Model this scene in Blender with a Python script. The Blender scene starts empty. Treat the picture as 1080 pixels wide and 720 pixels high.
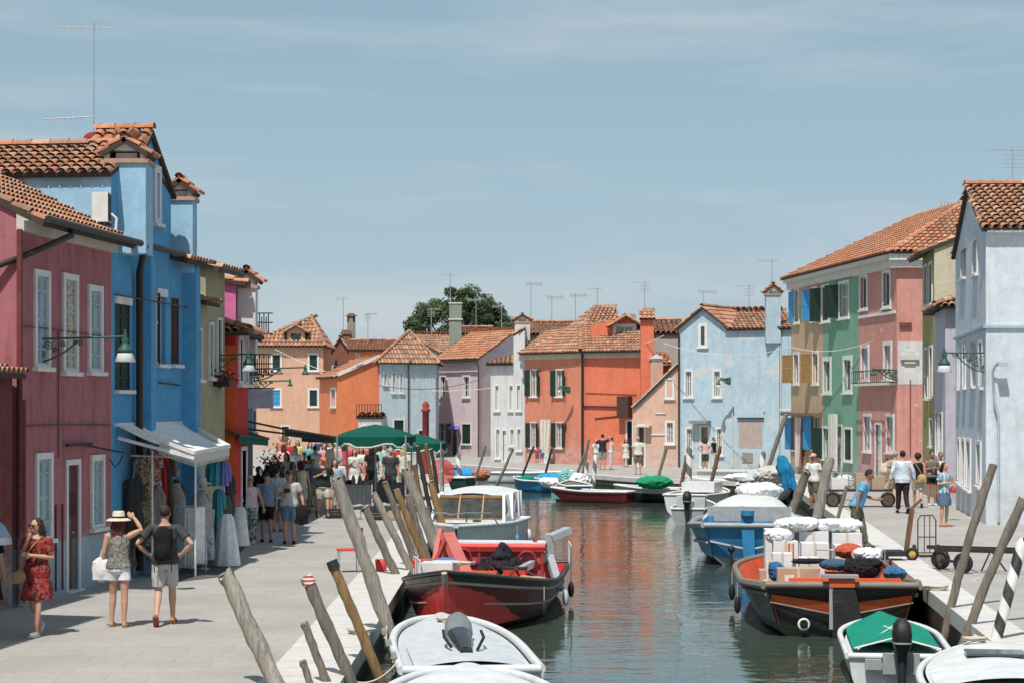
import bpy, math, random
from mathutils import Vector, Matrix, noise
random.seed(7)
R = math.radians
sc = bpy.context.scene
COL = sc.collection
F, CH, HY = 2200.0, 3.3, 428.0          # lens in photo pixels, eye height, horizon row
WZ = -0.55                              # water level
V = Vector
def PX(px, Y): return (px - 540) / F * Y
def PZ(py, Y): return CH + (HY - py) / F * Y
def at(px, py, Y): return V((PX(px, Y), Y, PZ(py, Y)))
def gy(py, z=0.0): return (CH - z) * F / (py - HY)
def gnd(px, py, z=0.0):
    Y = gy(py, z); return V((PX(px, Y), Y, z))
def zr(Y):                               # the right-hand quay stands a little higher near by
    return 0.25 if Y < 55 else (0.25 * (90 - Y) / 35 if Y < 90 else 0.0)
def gr(px, py):                          # point on the right-hand quay
    z = .2
    for _ in range(6): z = zr(gy(py, z))
    return gnd(px, py, z)

# ------------------------------------------------------------ materials
def nt(m):
    m.use_nodes = True; t = m.node_tree; return t, t.nodes['Principled BSDF']
def N(t, typ, **kw):
    n = t.nodes.new('ShaderNode' + typ)
    for k, v in kw.items():
        if k[0] == 'i' and k[1:].isdigit(): n.inputs[int(k[1:])].default_value = v
        elif k in n.inputs: n.inputs[k].default_value = v
        else: setattr(n, k, v)
    return n
def L(t, a, b): t.links.new(a, b)
def c4(c): return (c[0], c[1], c[2], 1)
def sr(r, g, b):                         # photo 8-bit colour -> linear
    f = lambda v: ((v / 255 + .055) / 1.055) ** 2.4 if v > 10 else v / 255 / 12.92
    return (f(r), f(g), f(b))
def ramp(t, fac, stops):
    r = N(t, 'ValToRGB'); e = r.color_ramp.elements
    while len(e) > 1: e.remove(e[0])
    e[0].position, e[0].color = stops[0][0], c4(stops[0][1])
    for p, c in stops[1:]:
        q = e.new(p); q.color = c4(c)
    L(t, fac, r.inputs[0]); return r.outputs[0]
def mixc(t, fac, a, b, mode='MIX'):
    m = N(t, 'Mix'); m.data_type = 'RGBA'; m.blend_type = mode
    if isinstance(fac, (int, float)): m.inputs[0].default_value = fac
    else: L(t, fac, m.inputs[0])
    for i, v in ((6, a), (7, b)):
        if isinstance(v, tuple): m.inputs[i].default_value = c4(v)
        else: L(t, v, m.inputs[i])
    return m.outputs[2]
def tex(t, scale=(1, 1, 1), kind='Object'):
    c = N(t, 'TexCoord'); m = N(t, 'Mapping'); m.inputs['Scale'].default_value = scale
    L(t, c.outputs[kind], m.inputs[0]); return m.outputs[0]
def noi(t, vec, scale, detail=5, rough=.6):
    n = N(t, 'TexNoise'); n.inputs['Scale'].default_value = scale; n.inputs['Detail'].default_value = detail
    n.inputs['Roughness'].default_value = rough; L(t, vec, n.inputs['Vector']); return n.outputs['Fac']
def bump(t, b, h, st=.3, dist=.02):
    n = N(t, 'Bump'); n.inputs['Strength'].default_value = st; n.inputs['Distance'].default_value = dist
    L(t, h, n.inputs['Height']); L(t, n.outputs[0], b.inputs['Normal'])
def scl(c, k): return tuple(min(1, x * k) for x in c)
_M = {}
def simple(name, col, rough=.7, metal=0, var=.18, scale=6, bmp=.15, spec=.3):
    k = (name,)
    if k in _M: return _M[k]
    m = bpy.data.materials.new(name); t, b = nt(m)
    n = noi(t, tex(t), scale)
    L(t, ramp(t, n, [(.25, scl(col, 1 - var)), (.75, scl(col, 1 + var))]), b.inputs['Base Color'])
    b.inputs['Roughness'].default_value = rough; b.inputs['Metallic'].default_value = metal
    b.inputs['Specular IOR Level'].default_value = spec
    if bmp: bump(t, b, noi(t, tex(t), scale * 8), bmp, .01)
    _M[k] = m; return m
def plaster(name, col, dirt=.35, peel=0, peelcol=None, skirt=None):
    m = bpy.data.materials.new(name); t, b = nt(m)
    o = tex(t); o2 = tex(t, (2.6, 2.6, .35))
    big = noi(t, o, .55, 6, .65); mid = noi(t, o, 3.2, 6, .7); st = noi(t, o2, 1.5, 6, .7)
    c = ramp(t, big, [(.3, scl(col, .86)), (.55, col), (.8, scl(col, 1.13))])
    c = mixc(t, ramp(t, mid, [(.42, (0, 0, 0)), (.7, (.6, .6, .6))]), c, tuple(x * 1.15 + .03 for x in col))
    c = mixc(t, ramp(t, noi(t, tex(t, (1.3, 1.3, 1.0)), 1.7, 9, .75), [(.54, (0, 0, 0)), (.60, (.55, .55, .55)), (.75, (.2, .2, .2))]), c, tuple(x * .72 + .06 for x in col))
    c = mixc(t, ramp(t, st, [(.5, (0, 0, 0)), (.78, (dirt, dirt, dirt))]), c, (col[0] * .45, col[1] * .42, col[2] * .42))
    if peel:
        pn = noi(t, tex(t, (1, 1, 1.4)), .8, 8, .68)
        w = 1 - peel
        c = mixc(t, ramp(t, pn, [(.5 + w * .2, (0, 0, 0)), (.53 + w * .2, (.85, .85, .85))]), c, peelcol or scl(col, 1.5))
    cr = N(t, 'TexVoronoi'); cr.feature = 'DISTANCE_TO_EDGE'; cr.inputs['Scale'].default_value = .9; wv = mixc(t, .12, o, N(t, 'TexNoise').outputs['Color'], 'ADD'); L(t, wv, cr.inputs['Vector'])
    ck = mixc(t, 1, ramp(t, cr.outputs['Distance'], [(.0, (.55, .55, .55)), (.006, (0, 0, 0))]), ramp(t, big, [(.5, (0, 0, 0)), (.62, (1, 1, 1))]), 'MULTIPLY')
    c = mixc(t, ck, c, scl(col, .45))
    # rising damp and grime near the ground
    s = N(t, 'SeparateXYZ'); L(t, o, s.inputs[0])
    ad = N(t, 'Math', operation='ADD'); L(t, s.outputs[2], ad.inputs[0])
    mm = N(t, 'Math', operation='MULTIPLY'); L(t, mid, mm.inputs[0]); mm.inputs[1].default_value = -1.3
    L(t, mm.outputs[0], ad.inputs[1])
    salt = ramp(t, noi(t, tex(t), 2.4, 9, .78), [(.47, (0, 0, 0)), (.50, (1, 1, 1))])
    dk = mixc(t, .5, c, (.30, .29, .27)); dk = mixc(t, salt, dk, tuple(.45 * x + .27 for x in col))
    c = mixc(t, ramp(t, ad.outputs[0], [(.0, (.65, .65, .65)), (.75, (0, 0, 0))]), c, dk)
    if skirt:
        a2 = N(t, 'Math', operation='ADD'); L(t, s.outputs[2], a2.inputs[0])
        m2 = N(t, 'Math', operation='MULTIPLY'); L(t, mid, m2.inputs[0]); m2.inputs[1].default_value = .08; L(t, m2.outputs[0], a2.inputs[1])
        lt = N(t, 'Math', operation='LESS_THAN'); L(t, a2.outputs[0], lt.inputs[0]); lt.inputs[1].default_value = skirt[0]
        sk = mixc(t, ramp(t, mid, [(.4, (0, 0, 0)), (.8, (1, 1, 1))]), skirt[1], scl(skirt[1], .7))
        c = mixc(t, lt.outputs[0], c, sk)
    L(t, c, b.inputs['Base Color']); b.inputs['Roughness'].default_value = .93
    b.inputs['Specular IOR Level'].default_value = .15
    bump(t, b, noi(t, o, 14, 8, .7), .35, .02)
    return m
def tilemat(name, tint=(1, 1, 1)):
    m = bpy.data.materials.new(name); t, b = nt(m)
    a = N(t, 'VertexColor'); a.layer_name = 'Col'
    n = noi(t, tex(t), 9, 6, .7)
    c = mixc(t, 1, a.outputs[0], tint, 'MULTIPLY')
    c = mixc(t, ramp(t, n, [(.45, (0, 0, 0)), (.75, (.6, .6, .6))]), c, (.10, .085, .065))
    c = mixc(t, ramp(t, noi(t, tex(t), 2.2, 5), [(.52, (0, 0, 0)), (.75, (.4, .4, .4))]), c, (.42, .36, .27))
    L(t, c, b.inputs['Base Color']); b.inputs['Roughness'].default_value = .9
    bump(t, b, n, .4, .01); return m
def wood(name, col, k=1.6):
    m = bpy.data.materials.new(name); t, b = nt(m)
    o = tex(t, (14, 14, 1.1)); n = noi(t, o, 1.6, 8, .7); g = noi(t, tex(t), 1.3, 4)
    c = ramp(t, n, [(.3, scl(col, .4)), (.5, col), (.72, scl(col, k))])
    c = mixc(t, ramp(t, g, [(.4, (0, 0, 0)), (.7, (.5, .5, .5))]), c, scl(col, .5))
    # weed-dark at the water line
    gp = N(t, 'NewGeometry'); s = N(t, 'SeparateXYZ'); L(t, gp.outputs[0], s.inputs[0])
    mr = N(t, 'MapRange'); L(t, s.outputs[2], mr.inputs[0]); mr.inputs[1].default_value = -.45; mr.inputs[2].default_value = -.1
    c = mixc(t, mr.outputs[0], (.03, .035, .02), c)
    L(t, c, b.inputs['Base Color']); b.inputs['Roughness'].default_value = .9
    bump(t, b, n, .8, .02); return m
def stripes(name, a, b_, period, turn=0.0, axis=2, ang=0):
    m = bpy.data.materials.new(name); t, b = nt(m)
    gp = N(t, 'TexCoord'); s = N(t, 'SeparateXYZ'); L(t, gp.outputs['Object'], s.inputs[0])
    v = s.outputs[axis]
    if turn:
        at2 = N(t, 'Math', operation='ARCTAN2'); L(t, s.outputs[1], at2.inputs[0]); L(t, s.outputs[0], at2.inputs[1])
        k = N(t, 'Math', operation='MULTIPLY'); L(t, at2.outputs[0], k.inputs[0]); k.inputs[1].default_value = turn
        ad = N(t, 'Math', operation='ADD'); L(t, v, ad.inputs[0]); L(t, k.outputs[0], ad.inputs[1]); v = ad.outputs[0]
    d = N(t, 'Math', operation='DIVIDE'); L(t, v, d.inputs[0]); d.inputs[1].default_value = period
    fr = N(t, 'Math', operation='FRACT'); L(t, d.outputs[0], fr.inputs[0])
    g = N(t, 'Math', operation='GREATER_THAN'); L(t, fr.outputs[0], g.inputs[0]); g.inputs[1].default_value = .5
    n = noi(t, tex(t), 5)
    c = mixc(t, g.outputs[0], a, b_)
    c = mixc(t, ramp(t, n, [(.5, (0, 0, 0)), (.8, (.5, .5, .5))]), c, (.2, .19, .17))
    L(t, c, b.inputs['Base Color']); b.inputs['Roughness'].default_value = .6; return m
def pattern(name, cols, scale=30):
    m = bpy.data.materials.new(name); t, b = nt(m)
    v = N(t, 'TexVoronoi'); v.inputs['Scale'].default_value = scale; L(t, tex(t), v.inputs['Vector'])
    s = N(t, 'SeparateColor'); L(t, v.outputs['Color'], s.inputs[0])
    n = len(cols); r = ramp(t, s.outputs[0], [(i / n, c) for i, c in enumerate(cols)])
    t.nodes[-1].color_ramp.interpolation = 'CONSTANT' if hasattr(t.nodes[-1], 'color_ramp') else 'LINEAR'
    L(t, r, b.inputs['Base Color']); b.inputs['Roughness'].default_value = .85; return m
def cloth(col, name=None):
    k = ('cl',) + tuple(round(x, 3) for x in col)
    if k in _M: return _M[k]
    m = bpy.data.materials.new(name or 'cloth'); t, b = nt(m)
    n = noi(t, tex(t), 9, 5); n2 = noi(t, tex(t), 120, 2)
    c = ramp(t, n, [(.3, scl(col, .8)), (.7, scl(col, 1.15))])
    c = mixc(t, .12, c, n2, 'OVERLAY')
    L(t, c, b.inputs['Base Color']); b.inputs['Roughness'].default_value = .9
    b.inputs['Specular IOR Level'].default_value = .15
    bump(t, b, noi(t, tex(t, (1, 1, .5)), 11, 4), .6, .03)
    _M[k] = m; return m
def paint(name, col, rough=.35, wear=.25):
    k = ('pt', name)
    if k in _M: return _M[k]
    m = bpy.data.materials.new(name); t, b = nt(m)
    n = noi(t, tex(t), 3, 8, .72); n2 = noi(t, tex(t, (1, 1, 5)), 5, 6, .7)
    c = ramp(t, n, [(.3, scl(col, .78)), (.6, col), (.85, scl(col, 1.15))])
    c = mixc(t, ramp(t, n2, [(.52, (0, 0, 0)), (.74, (wear, wear, wear))]), c, tuple(x * .4 + .06 for x in col))
    L(t, c, b.inputs['Base Color'])
    L(t, ramp(t, n2, [(.3, (rough,) * 3), (.8, (min(1, rough + .35),) * 3)]), b.inputs['Roughness'])
    bump(t, b, n, .2, .01); _M[k] = m; return m

# ------------------------------------------------------------ meshes
class MB:
    def __init__(s): s.v, s.f, s.m, s.c, s.sm = [], [], [], [], []
    def add(s, vs, fs, mi=0, col=None, sm=False):
        o = len(s.v); s.v += [V(p) for p in vs]
        for f in fs: s.f.append([i + o for i in f]); s.m.append(mi); s.c.append(col); s.sm.append(sm)
        return s
    def box(s, c, d, rz=0, mi=0, rx=0, ry=0, col=None):
        M = Matrix.Rotation(rz, 3, 'Z') @ Matrix.Rotation(ry, 3, 'Y') @ Matrix.Rotation(rx, 3, 'X'); c = V(c)
        vs = [c + M @ V((x * d[0] / 2, y * d[1] / 2, z * d[2] / 2)) for z in (-1, 1) for y in (-1, 1) for x in (-1, 1)]
        return s.add(vs, [(0, 2, 3, 1), (4, 5, 7, 6), (0, 1, 5, 4), (2, 6, 7, 3), (0, 4, 6, 2), (1, 3, 7, 5)], mi, col)
    def bar(s, a, b, w, h=None, mi=0, up=(0, 0, 1)):
        a, b = V(a), V(b); h = h or w; d = (b - a).normalized(); u = V(up)
        if abs(d.dot(u)) > .95: u = V((0, 1, 0))
        x = d.cross(u).normalized(); y = x.cross(d)
        vs = [p + x * sx * w / 2 + y * sy * h / 2 for p in (a, b) for sx, sy in ((-1, -1), (1, -1), (1, 1), (-1, 1))]
        return s.add(vs, [(3, 2, 1, 0), (4, 5, 6, 7), (0, 1, 5, 4), (1, 2, 6, 5), (2, 3, 7, 6), (3, 0, 4, 7)], mi)
    def tube(s, pts, r, n=8, mi=0, cap=True, sm=True):
        pts = [V(p) for p in pts]; k = len(pts); rs = r if isinstance(r, (list, tuple)) else [r] * k
        rings = []; px = None
        for i, p in enumerate(pts):
            d = (pts[min(i + 1, k - 1)] - pts[max(i - 1, 0)]).normalized()
            u = px if px is not None else (V((0, 0, 1)) if abs(d.z) < .9 else V((1, 0, 0)))
            x = (u - d * u.dot(d))
            x = x.normalized() if x.length > 1e-4 else d.orthogonal().normalized()
            px = x; y = d.cross(x)
            rings.append([p + (x * math.cos(a) + y * math.sin(a)) * rs[i] for a in [2 * math.pi * j / n for j in range(n)]])
        return s.loft(rings, mi, cap, sm)
    def loft(s, rings, mi=0, cap=True, sm=True, closed=True):
        n = len(rings[0]); vs = [p for r in rings for p in r]; fs = []
        for i in range(len(rings) - 1):
            for j in range(n if closed else n - 1):
                a, b = i * n + j, i * n + (j + 1) % n
                fs.append((a, b, b + n, a + n))
        s.add(vs, fs, mi, None, sm)
        if cap and closed:
            s.add(rings[0], [tuple(range(n))[::-1]], mi); s.add(rings[-1], [tuple(range(n))], mi)
        return s
    def lathe(s, c, prof, n=16, mi=0, sm=True):
        c = V(c)
        return s.loft([[c + V((r * math.cos(2 * math.pi * j / n), r * math.sin(2 * math.pi * j / n), z)) for j in range(n)] for r, z in prof], mi, True, sm)
    def ell(s, c, r, n=12, m=8, mi=0, M=None):
        c = V(c); r = r if isinstance(r, (list, tuple)) else (r, r, r); M = M or Matrix.Identity(3)
        rings = []
        for i in range(m + 1):
            th = math.pi * (i / m) ; q = max(math.sin(th), .02)
            rings.append([c + M @ V((r[0] * q * math.cos(a), r[1] * q * math.sin(a), -r[2] * math.cos(th))) for a in [2 * math.pi * j / n for j in range(n)]])
        return s.loft(rings, mi)
    def poly(s, pts, mi=0, col=None): return s.add(pts, [tuple(range(len(pts)))], mi, col)
    def prism(s, pts, off, mi=0):
        pts = [V(p) for p in pts]; o = V(off); n = len(pts)
        s.add(pts + [p + o for p in pts], [tuple(range(n))[::-1], tuple(range(n, 2 * n))] + [(i, (i + 1) % n, (i + 1) % n + n, i + n) for i in range(n)], mi); return s
    def torus(s, c, Rr, r, axis=(0, 1, 0), n=24, k=8, mi=0):
        ax = V(axis).normalized(); x = ax.orthogonal().normalized(); y = ax.cross(x); c = V(c); rings = []
        for i in range(n + 1):
            a = 2 * math.pi * i / n; d = x * math.cos(a) + y * math.sin(a)
            rings.append([c + d * (Rr + r * math.cos(b)) + ax * r * math.sin(b) for b in [2 * math.pi * j / k for j in range(k)]])
        return s.loft(rings, mi, False)
    def build(s, name, mats, parent=None, origin=None, xf=None):
        off = V((0, 0, 0)); p = parent
        if parent is not None and not xf:
            while p is not None: off += p.location; p = p.parent
        if origin is not None: off = V(origin)
        me = bpy.data.meshes.new(name)
        me.from_pydata([tuple(v - off) for v in s.v], [], s.f)
        mats = mats if isinstance(mats, (list, tuple)) else [mats]
        for m in mats: me.materials.append(m)
        me.polygons.foreach_set('material_index', s.m)
        me.polygons.foreach_set('use_smooth', s.sm)
        if any(c is not None for c in s.c):
            a = me.color_attributes.new('Col', 'FLOAT_COLOR', 'CORNER'); buf = []
            for pl in me.polygons:
                c = s.c[pl.index] or (.3, .3, .3); buf += list(c4(c)) * pl.loop_total
            a.data.foreach_set('color', buf)
        me.validate(); me.update()
        ob = bpy.data.objects.new(name, me); COL.objects.link(ob)
        if parent is not None: ob.parent = parent
        elif origin is not None: ob.location = V(origin)
        return ob
def tag(o, label, cat, group=None, kind=None):
    if label: o['label'] = label
    if cat: o['category'] = cat
    if group: o['group'] = group
    if kind: o['kind'] = kind
    return o
def thing(name, label, cat, loc=(0, 0, 0), group=None, rz=0):
    o = bpy.data.objects.new(name, None); COL.objects.link(o); o.location = loc; o.rotation_euler = (0, 0, rz)
    o.empty_display_size = .2
    return tag(o, label, cat, group)
def struct(name, mb, mats):
    o = mb.build(name, mats); o['kind'] = 'structure'; return o
def copy_tree(o, parent=None):
    c = o.copy(); COL.objects.link(c)
    if parent is not None: c.parent = parent
    for ch in list(o.children): copy_tree(ch, c)
    return c
def bez(p0, p1, p2, n=10): return [V(p0).lerp(V(p1), i / n).lerp(V(p1).lerp(V(p2), i / n), i / n) for i in range(n + 1)]
def sag(a, b, s, n=14):
    a, b = V(a), V(b); return [a.lerp(b, i / n) - V((0, 0, s * 4 * (i / n) * (1 - i / n))) for i in range(n + 1)]
_TS = bpy.data.scenes.new('scratch')
def remeshed(mb, voxel, smooth=2):
    """one continuous skin around overlapping closed shapes (evaluated in a scratch scene for speed)"""
    me = bpy.data.meshes.new('t'); me.from_pydata([tuple(v) for v in mb.v], [], mb.f); me.update()
    ob = bpy.data.objects.new('t', me); _TS.collection.objects.link(ob)
    m = ob.modifiers.new('r', 'REMESH'); m.mode = 'VOXEL'; m.voxel_size = voxel; m.use_smooth_shade = True
    if smooth:
        q = ob.modifiers.new('s', 'SMOOTH'); q.factor = .5; q.iterations = smooth
    with bpy.context.temp_override(scene=_TS, view_layer=_TS.view_layers[0]):
        dg = bpy.context.evaluated_depsgraph_get(); ev = ob.evaluated_get(dg)
        out = bpy.data.meshes.new_from_object(ev, depsgraph=dg)
    bpy.data.objects.remove(ob); bpy.data.meshes.remove(me)
    for p in out.polygons: p.use_smooth = True
    return out
def ruffle(me, fn):
    n = len(me.vertices); co = [0.0] * (3 * n); no = [0.0] * (3 * n)
    me.vertices.foreach_get('co', co); me.vertices.foreach_get('normal', no); nz_ = noise.noise
    for i in range(0, 3 * n, 3):
        k = fn(co[i], co[i + 1], co[i + 2], nz_)
        co[i] += no[i] * k; co[i + 1] += no[i + 1] * k; co[i + 2] += no[i + 2] * k
    me.vertices.foreach_set('co', co); me.update()
def mesh_obj(name, me, mat, parent=None):
    me.name = name; me.materials.clear(); me.materials.append(mat)
    o = bpy.data.objects.new(name, me); COL.objects.link(o)
    if parent is not None: o.parent = parent
    return o
# ------------------------------------------------------------ shared materials
M_stone = simple('istrian_stone', (.56, .54, .50), .85, 0, .15, 4, .3)
M_white = simple('white_stone_trim', (.66, .66, .65), .8, 0, .12, 5, .2)
M_glass = simple('window_glass', (.045, .055, .06), .12, 0, .4, 2, 0, .7)
M_curt = simple('curtained_glass', (.22, .23, .23), .25, 0, .35, 3, 0, .6)
M_dark = simple('dark_iron', (.025, .027, .03), .6)
M_black = simple('black_rubber', (.018, .018, .02), .55)
M_gutter = simple('gutter_metal', (.035, .03, .03), .5)
M_pipe = simple('painted_pipe', (.08, .06, .055), .6)
M_green_iron = simple('green_cast_iron', (.03, .10, .075), .5, 0, .3)
M_metal = simple('grey_steel', (.42, .43, .45), .4, .5, .1)
M_whmetal = simple('white_metal', (.68, .69, .70), .4)
M_brickdk = simple('dark_eave_wood', (.06, .045, .035), .9)  # dark brown timber for roof slab undersides and edges
M_tile = tilemat('roof_tiles'); M_tile2 = tilemat('orange_roof_tiles', (1.08, .92, .82)); M_tile3 = tilemat('weathered_roof_tiles', (.92, .98, 1.0))
M_pole = wood('weathered_pole', (.19, .165, .135)); M_pole2 = wood('ochre_pole', (.26, .16, .07)); M_pole3 = wood('brown_pole', (.17, .09, .05)); M_pole4 = wood('pale_grey_pole', (.30, .275, .235))
M_shg = simple('green_shutter_paint', (.018, .04, .032), .6); M_shb = simple('blue_shutter_paint', (.06, .30, .58), .55)
M_shbr = simple('brown_shutter_paint', (.07, .035, .02), .6); M_sha = simple('azure_shutter_paint', (.33, .42, .48), .6); M_shw = simple('white_shutter_paint', (.6, .62, .63), .6)
M_shr = simple('red_shutter_paint', (.45, .09, .04), .6)
M_wood = wood('door_wood', (.16, .09, .055))
M_lampw = simple('white_lamp_shade', (.7, .72, .72), .35)
M_rope = simple('rope', (.5, .45, .36), .9)
PAL = [(.42, .19, .11), (.38, .17, .10), (.46, .235, .14), (.35, .17, .11), (.42, .255, .175), (.48, .28, .18), (.29, .16, .115), (.44, .19, .10)]
def brickmat():
    m = bpy.data.materials.new('canal_wall_brick'); t, b = nt(m)
    c = N(t, 'TexCoord'); s = N(t, 'SeparateXYZ'); L(t, c.outputs['Object'], s.inputs[0])
    cb = N(t, 'CombineXYZ'); L(t, s.outputs[1], cb.inputs[0]); L(t, s.outputs[2], cb.inputs[1])
    br = N(t, 'TexBrick'); L(t, cb.outputs[0], br.inputs['Vector'])
    br.inputs['Scale'].default_value = 4.2; br.inputs['Color1'].default_value = (.34, .15, .09, 1); br.inputs['Color2'].default_value = (.17, .11, .08, 1)
    br.inputs['Mortar'].default_value = (.12, .11, .10, 1); br.inputs['Mortar Size'].default_value = .02
    n = noi(t, tex(t), 1.8, 7)
    cc = mixc(t, ramp(t, n, [(.42, (0, 0, 0)), (.6, (1, 1, 1))]), br.outputs[0], (.10, .09, .07))
    z = N(t, 'MapRange'); L(t, s.outputs[2], z.inputs[0]); z.inputs[1].default_value = -.45; z.inputs[2].default_value = -.2
    cc = mixc(t, z.outputs[0], (.012, .02, .008), cc)
    L(t, cc, b.inputs['Base Color']); b.inputs['Roughness'].default_value = .85; bump(t, b, br.outputs['Fac'], -.4, .02); return m
M_brick = brickmat()
def pavemat():
    m = bpy.data.materials.new('paving_slabs'); t, b = nt(m)
    c = N(t, 'TexCoord')
    br = N(t, 'TexBrick'); L(t, c.outputs['Object'], br.inputs['Vector'])
    br.inputs['Scale'].default_value = 1.0; br.inputs['Brick Width'].default_value = 1.1; br.inputs['Row Height'].default_value = .55
    br.inputs['Mortar Size'].default_value = .007; br.inputs['Bias'].default_value = 0
    br.inputs['Color1'].default_value = (.385, .372, .35, 1); br.inputs['Color2'].default_value = (.35, .34, .322, 1); br.inputs['Mortar'].default_value = (.27, .26, .24, 1)
    n = noi(t, tex(t), .5, 6, .65); n2 = noi(t, tex(t), 9, 6, .7)
    cc = mixc(t, ramp(t, n, [(.42, (0, 0, 0)), (.66, (.6, .6, .6))]), br.outputs[0], (.265, .255, .24))
    cc = mixc(t, ramp(t, n2, [(.5, (0, 0, 0)), (.72, (.5, .5, .5))]), cc, (.21, .20, .19))
    v = N(t, 'TexVoronoi'); v.inputs['Scale'].default_value = 3.1; L(t, tex(t), v.inputs['Vector'])
    cc = mixc(t, ramp(t, v.outputs['Distance'], [(.0, (.5, .5, .5)), (.06, (0, 0, 0))]), cc, (.13, .125, .12))
    L(t, cc, b.inputs['Base Color']); b.inputs['Roughness'].default_value = .82
    h = mixc(t, .5, n2, br.outputs['Fac']); bump(t, b, n2, .2, .01); return m
M_pave = pavemat()
def edgemat():
    m = bpy.data.materials.new('quay_edge_stone'); t, b = nt(m)
    c = N(t, 'TexCoord'); s = N(t, 'SeparateXYZ'); L(t, c.outputs['Object'], s.inputs[0])
    d = N(t, 'Math', operation='DIVIDE'); L(t, s.outputs[1], d.inputs[0]); d.inputs[1].default_value = 1.5
    f = N(t, 'Math', operation='FRACT'); L(t, d.outputs[0], f.inputs[0])
    n = noi(t, tex(t), 3, 7, .7)
    cc = ramp(t, n, [(.3, (.46, .45, .43)), (.7, (.62, .61, .59))])
    cc = mixc(t, ramp(t, f.outputs[0], [(.0, (1, 1, 1)), (.02, (0, 0, 0)), (1, (0, 0, 0))]), cc, (.12, .11, .10))
    L(t, cc, b.inputs['Base Color']); b.inputs['Roughness'].default_value = .75; bump(t, b, n, .3, .01); return m
M_edge = edgemat()
def watermat():
    m = bpy.data.materials.new('canal_water'); t, b = nt(m)
    b.inputs['Base Color'].default_value = (.050, .074, .056, 1); b.inputs['Roughness'].default_value = .035
    b.inputs['IOR'].default_value = 1.45; b.inputs['Specular IOR Level'].default_value = .62
    a = N(t, 'TexNoise'); a.inputs['Scale'].default_value = 1.0; a.inputs['Detail'].default_value = 3; L(t, tex(t, (.8, 1.5, 1)), a.inputs['Vector'])
    a2 = N(t, 'TexNoise'); a2.inputs['Scale'].default_value = 4.2; a2.inputs['Detail'].default_value = 2; L(t, tex(t, (.8, 1.6, 1)), a2.inputs['Vector'])
    ad = N(t, 'Math', operation='MULTIPLY_ADD'); L(t, a2.outputs['Fac'], ad.inputs[0]); ad.inputs[1].default_value = .22; L(t, a.outputs['Fac'], ad.inputs[2])
    bump(t, b, ad.outputs[0], .5, .045); bn = [q for q in t.nodes if q.bl_idname == 'ShaderNodeBump'][0]; L(t, ramp(t, noi(t, tex(t, (.5, .16, 1)), .8, 3), [(.35, (.2, .2, .2)), (.65, (.78, .78, .78))]), bn.inputs['Strength']); return m
M_water = watermat()
# ------------------------------------------------------------ ground, quays, water
def edge_strip(mb, pts, w, z=None, proud=.05, drop=.24, side=1):
    """white quay-edge stones following a polyline; side=+1: land on the left of the walking direction"""
    n = len(pts); P = [V((p[0], p[1], 0)) for p in pts]; nr = []
    for i in range(n):
        d = (P[min(i + 1, n - 1)] - P[max(i - 1, 0)]).normalized(); nr.append(V((-d.y, d.x, 0)) * side)
    zz = [p[2] for p in pts]
    for i in range(n - 1):
        a, b = P[i], P[i + 1]; na, nb = nr[i], nr[i + 1]
        o = [a - na * proud + V((0, 0, zz[i] + .006)), b - nb * proud + V((0, 0, zz[i + 1] + .006)), b + nb * w + V((0, 0, zz[i + 1] + .006)), a + na * w + V((0, 0, zz[i] + .006))]
        mb.poly(o if side < 0 else o)
        d = V((0, 0, -drop)); mb.poly([o[0], o[1], o[1] + d, o[0] + d]); mb.poly([o[0] + d, o[1] + d, o[1] + d + nb * (proud + .02), o[0] + d + na * (proud + .02)])
def wall_strip(mb, pts, z1=-2.2):
    for a, b in zip(pts[:-1], pts[1:]):
        mb.poly([(a[0], a[1], a[2] - .01), (b[0], b[1], b[2] - .01), (b[0], b[1], z1), (a[0], a[1], z1)])
LE = [(-2.1, -30, 0), (-2.1, 10, 0), (-2.1, 40, 0), (-2.1, 75, 0), (-4.2, 121, 0)]
RE = [(5.5, -30, .25), (6.0, 24, .25), (6.27, 27.06, .25), (7.26, 38, .25), (8.8, 55, .25), (10.3, 72, zr(72)), (11.8, 89, 0.007)]
FE = [(11.8, 89, 0), (8.2, 93.8, 0), (6.03, 95, 0), (-4.2, 121, 0)]
g = MB()
g.poly([(-900, -60, 0)] + [V(p) for p in LE] + [(-4.2, 900, 0), (-900, 900, 0)])
struct('left_quay', g, M_pave)
g = MB()
for a, b in zip(RE[:-1], RE[1:]): g.poly([a, (900, a[1], a[2]), (900, b[1], b[2]), b])
struct('right_quay', g, M_pave)
g = MB(); g.poly([(900, 89, 0), (900, 900, 0), (-4.2, 900, 0), (-4.2, 121, 0), (6.03, 95, 0), (8.2, 93.8, 0), (11.8, 89, 0)])
struct('far_quay', g, M_pave)
g = MB(); edge_strip(g, LE, .92); struct('left_quay_edge', g, M_edge)
g = MB(); edge_strip(g, RE, .55, side=-1); struct('right_quay_edge', g, M_edge)
g = MB(); edge_strip(g, FE, .5, side=-1, drop=.2); struct('far_quay_edge', g, M_edge)
g = MB(); wall_strip(g, LE); wall_strip(g, RE); wall_strip(g, FE); struct('canal_wall', g, M_brick)
g = MB(); g.poly([(-2.3, -60, WZ), (14, -60, WZ), (14, 125, WZ), (-6, 125, WZ)]); struct('canal_water', g, M_water)
g = MB(); g.poly([(-3, -60, -2.1), (14, -60, -2.1), (14, 125, -2.1), (-6, 125, -2.1)]); struct('canal_bed', g, simple('mud', (.03, .035, .025)))

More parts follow.
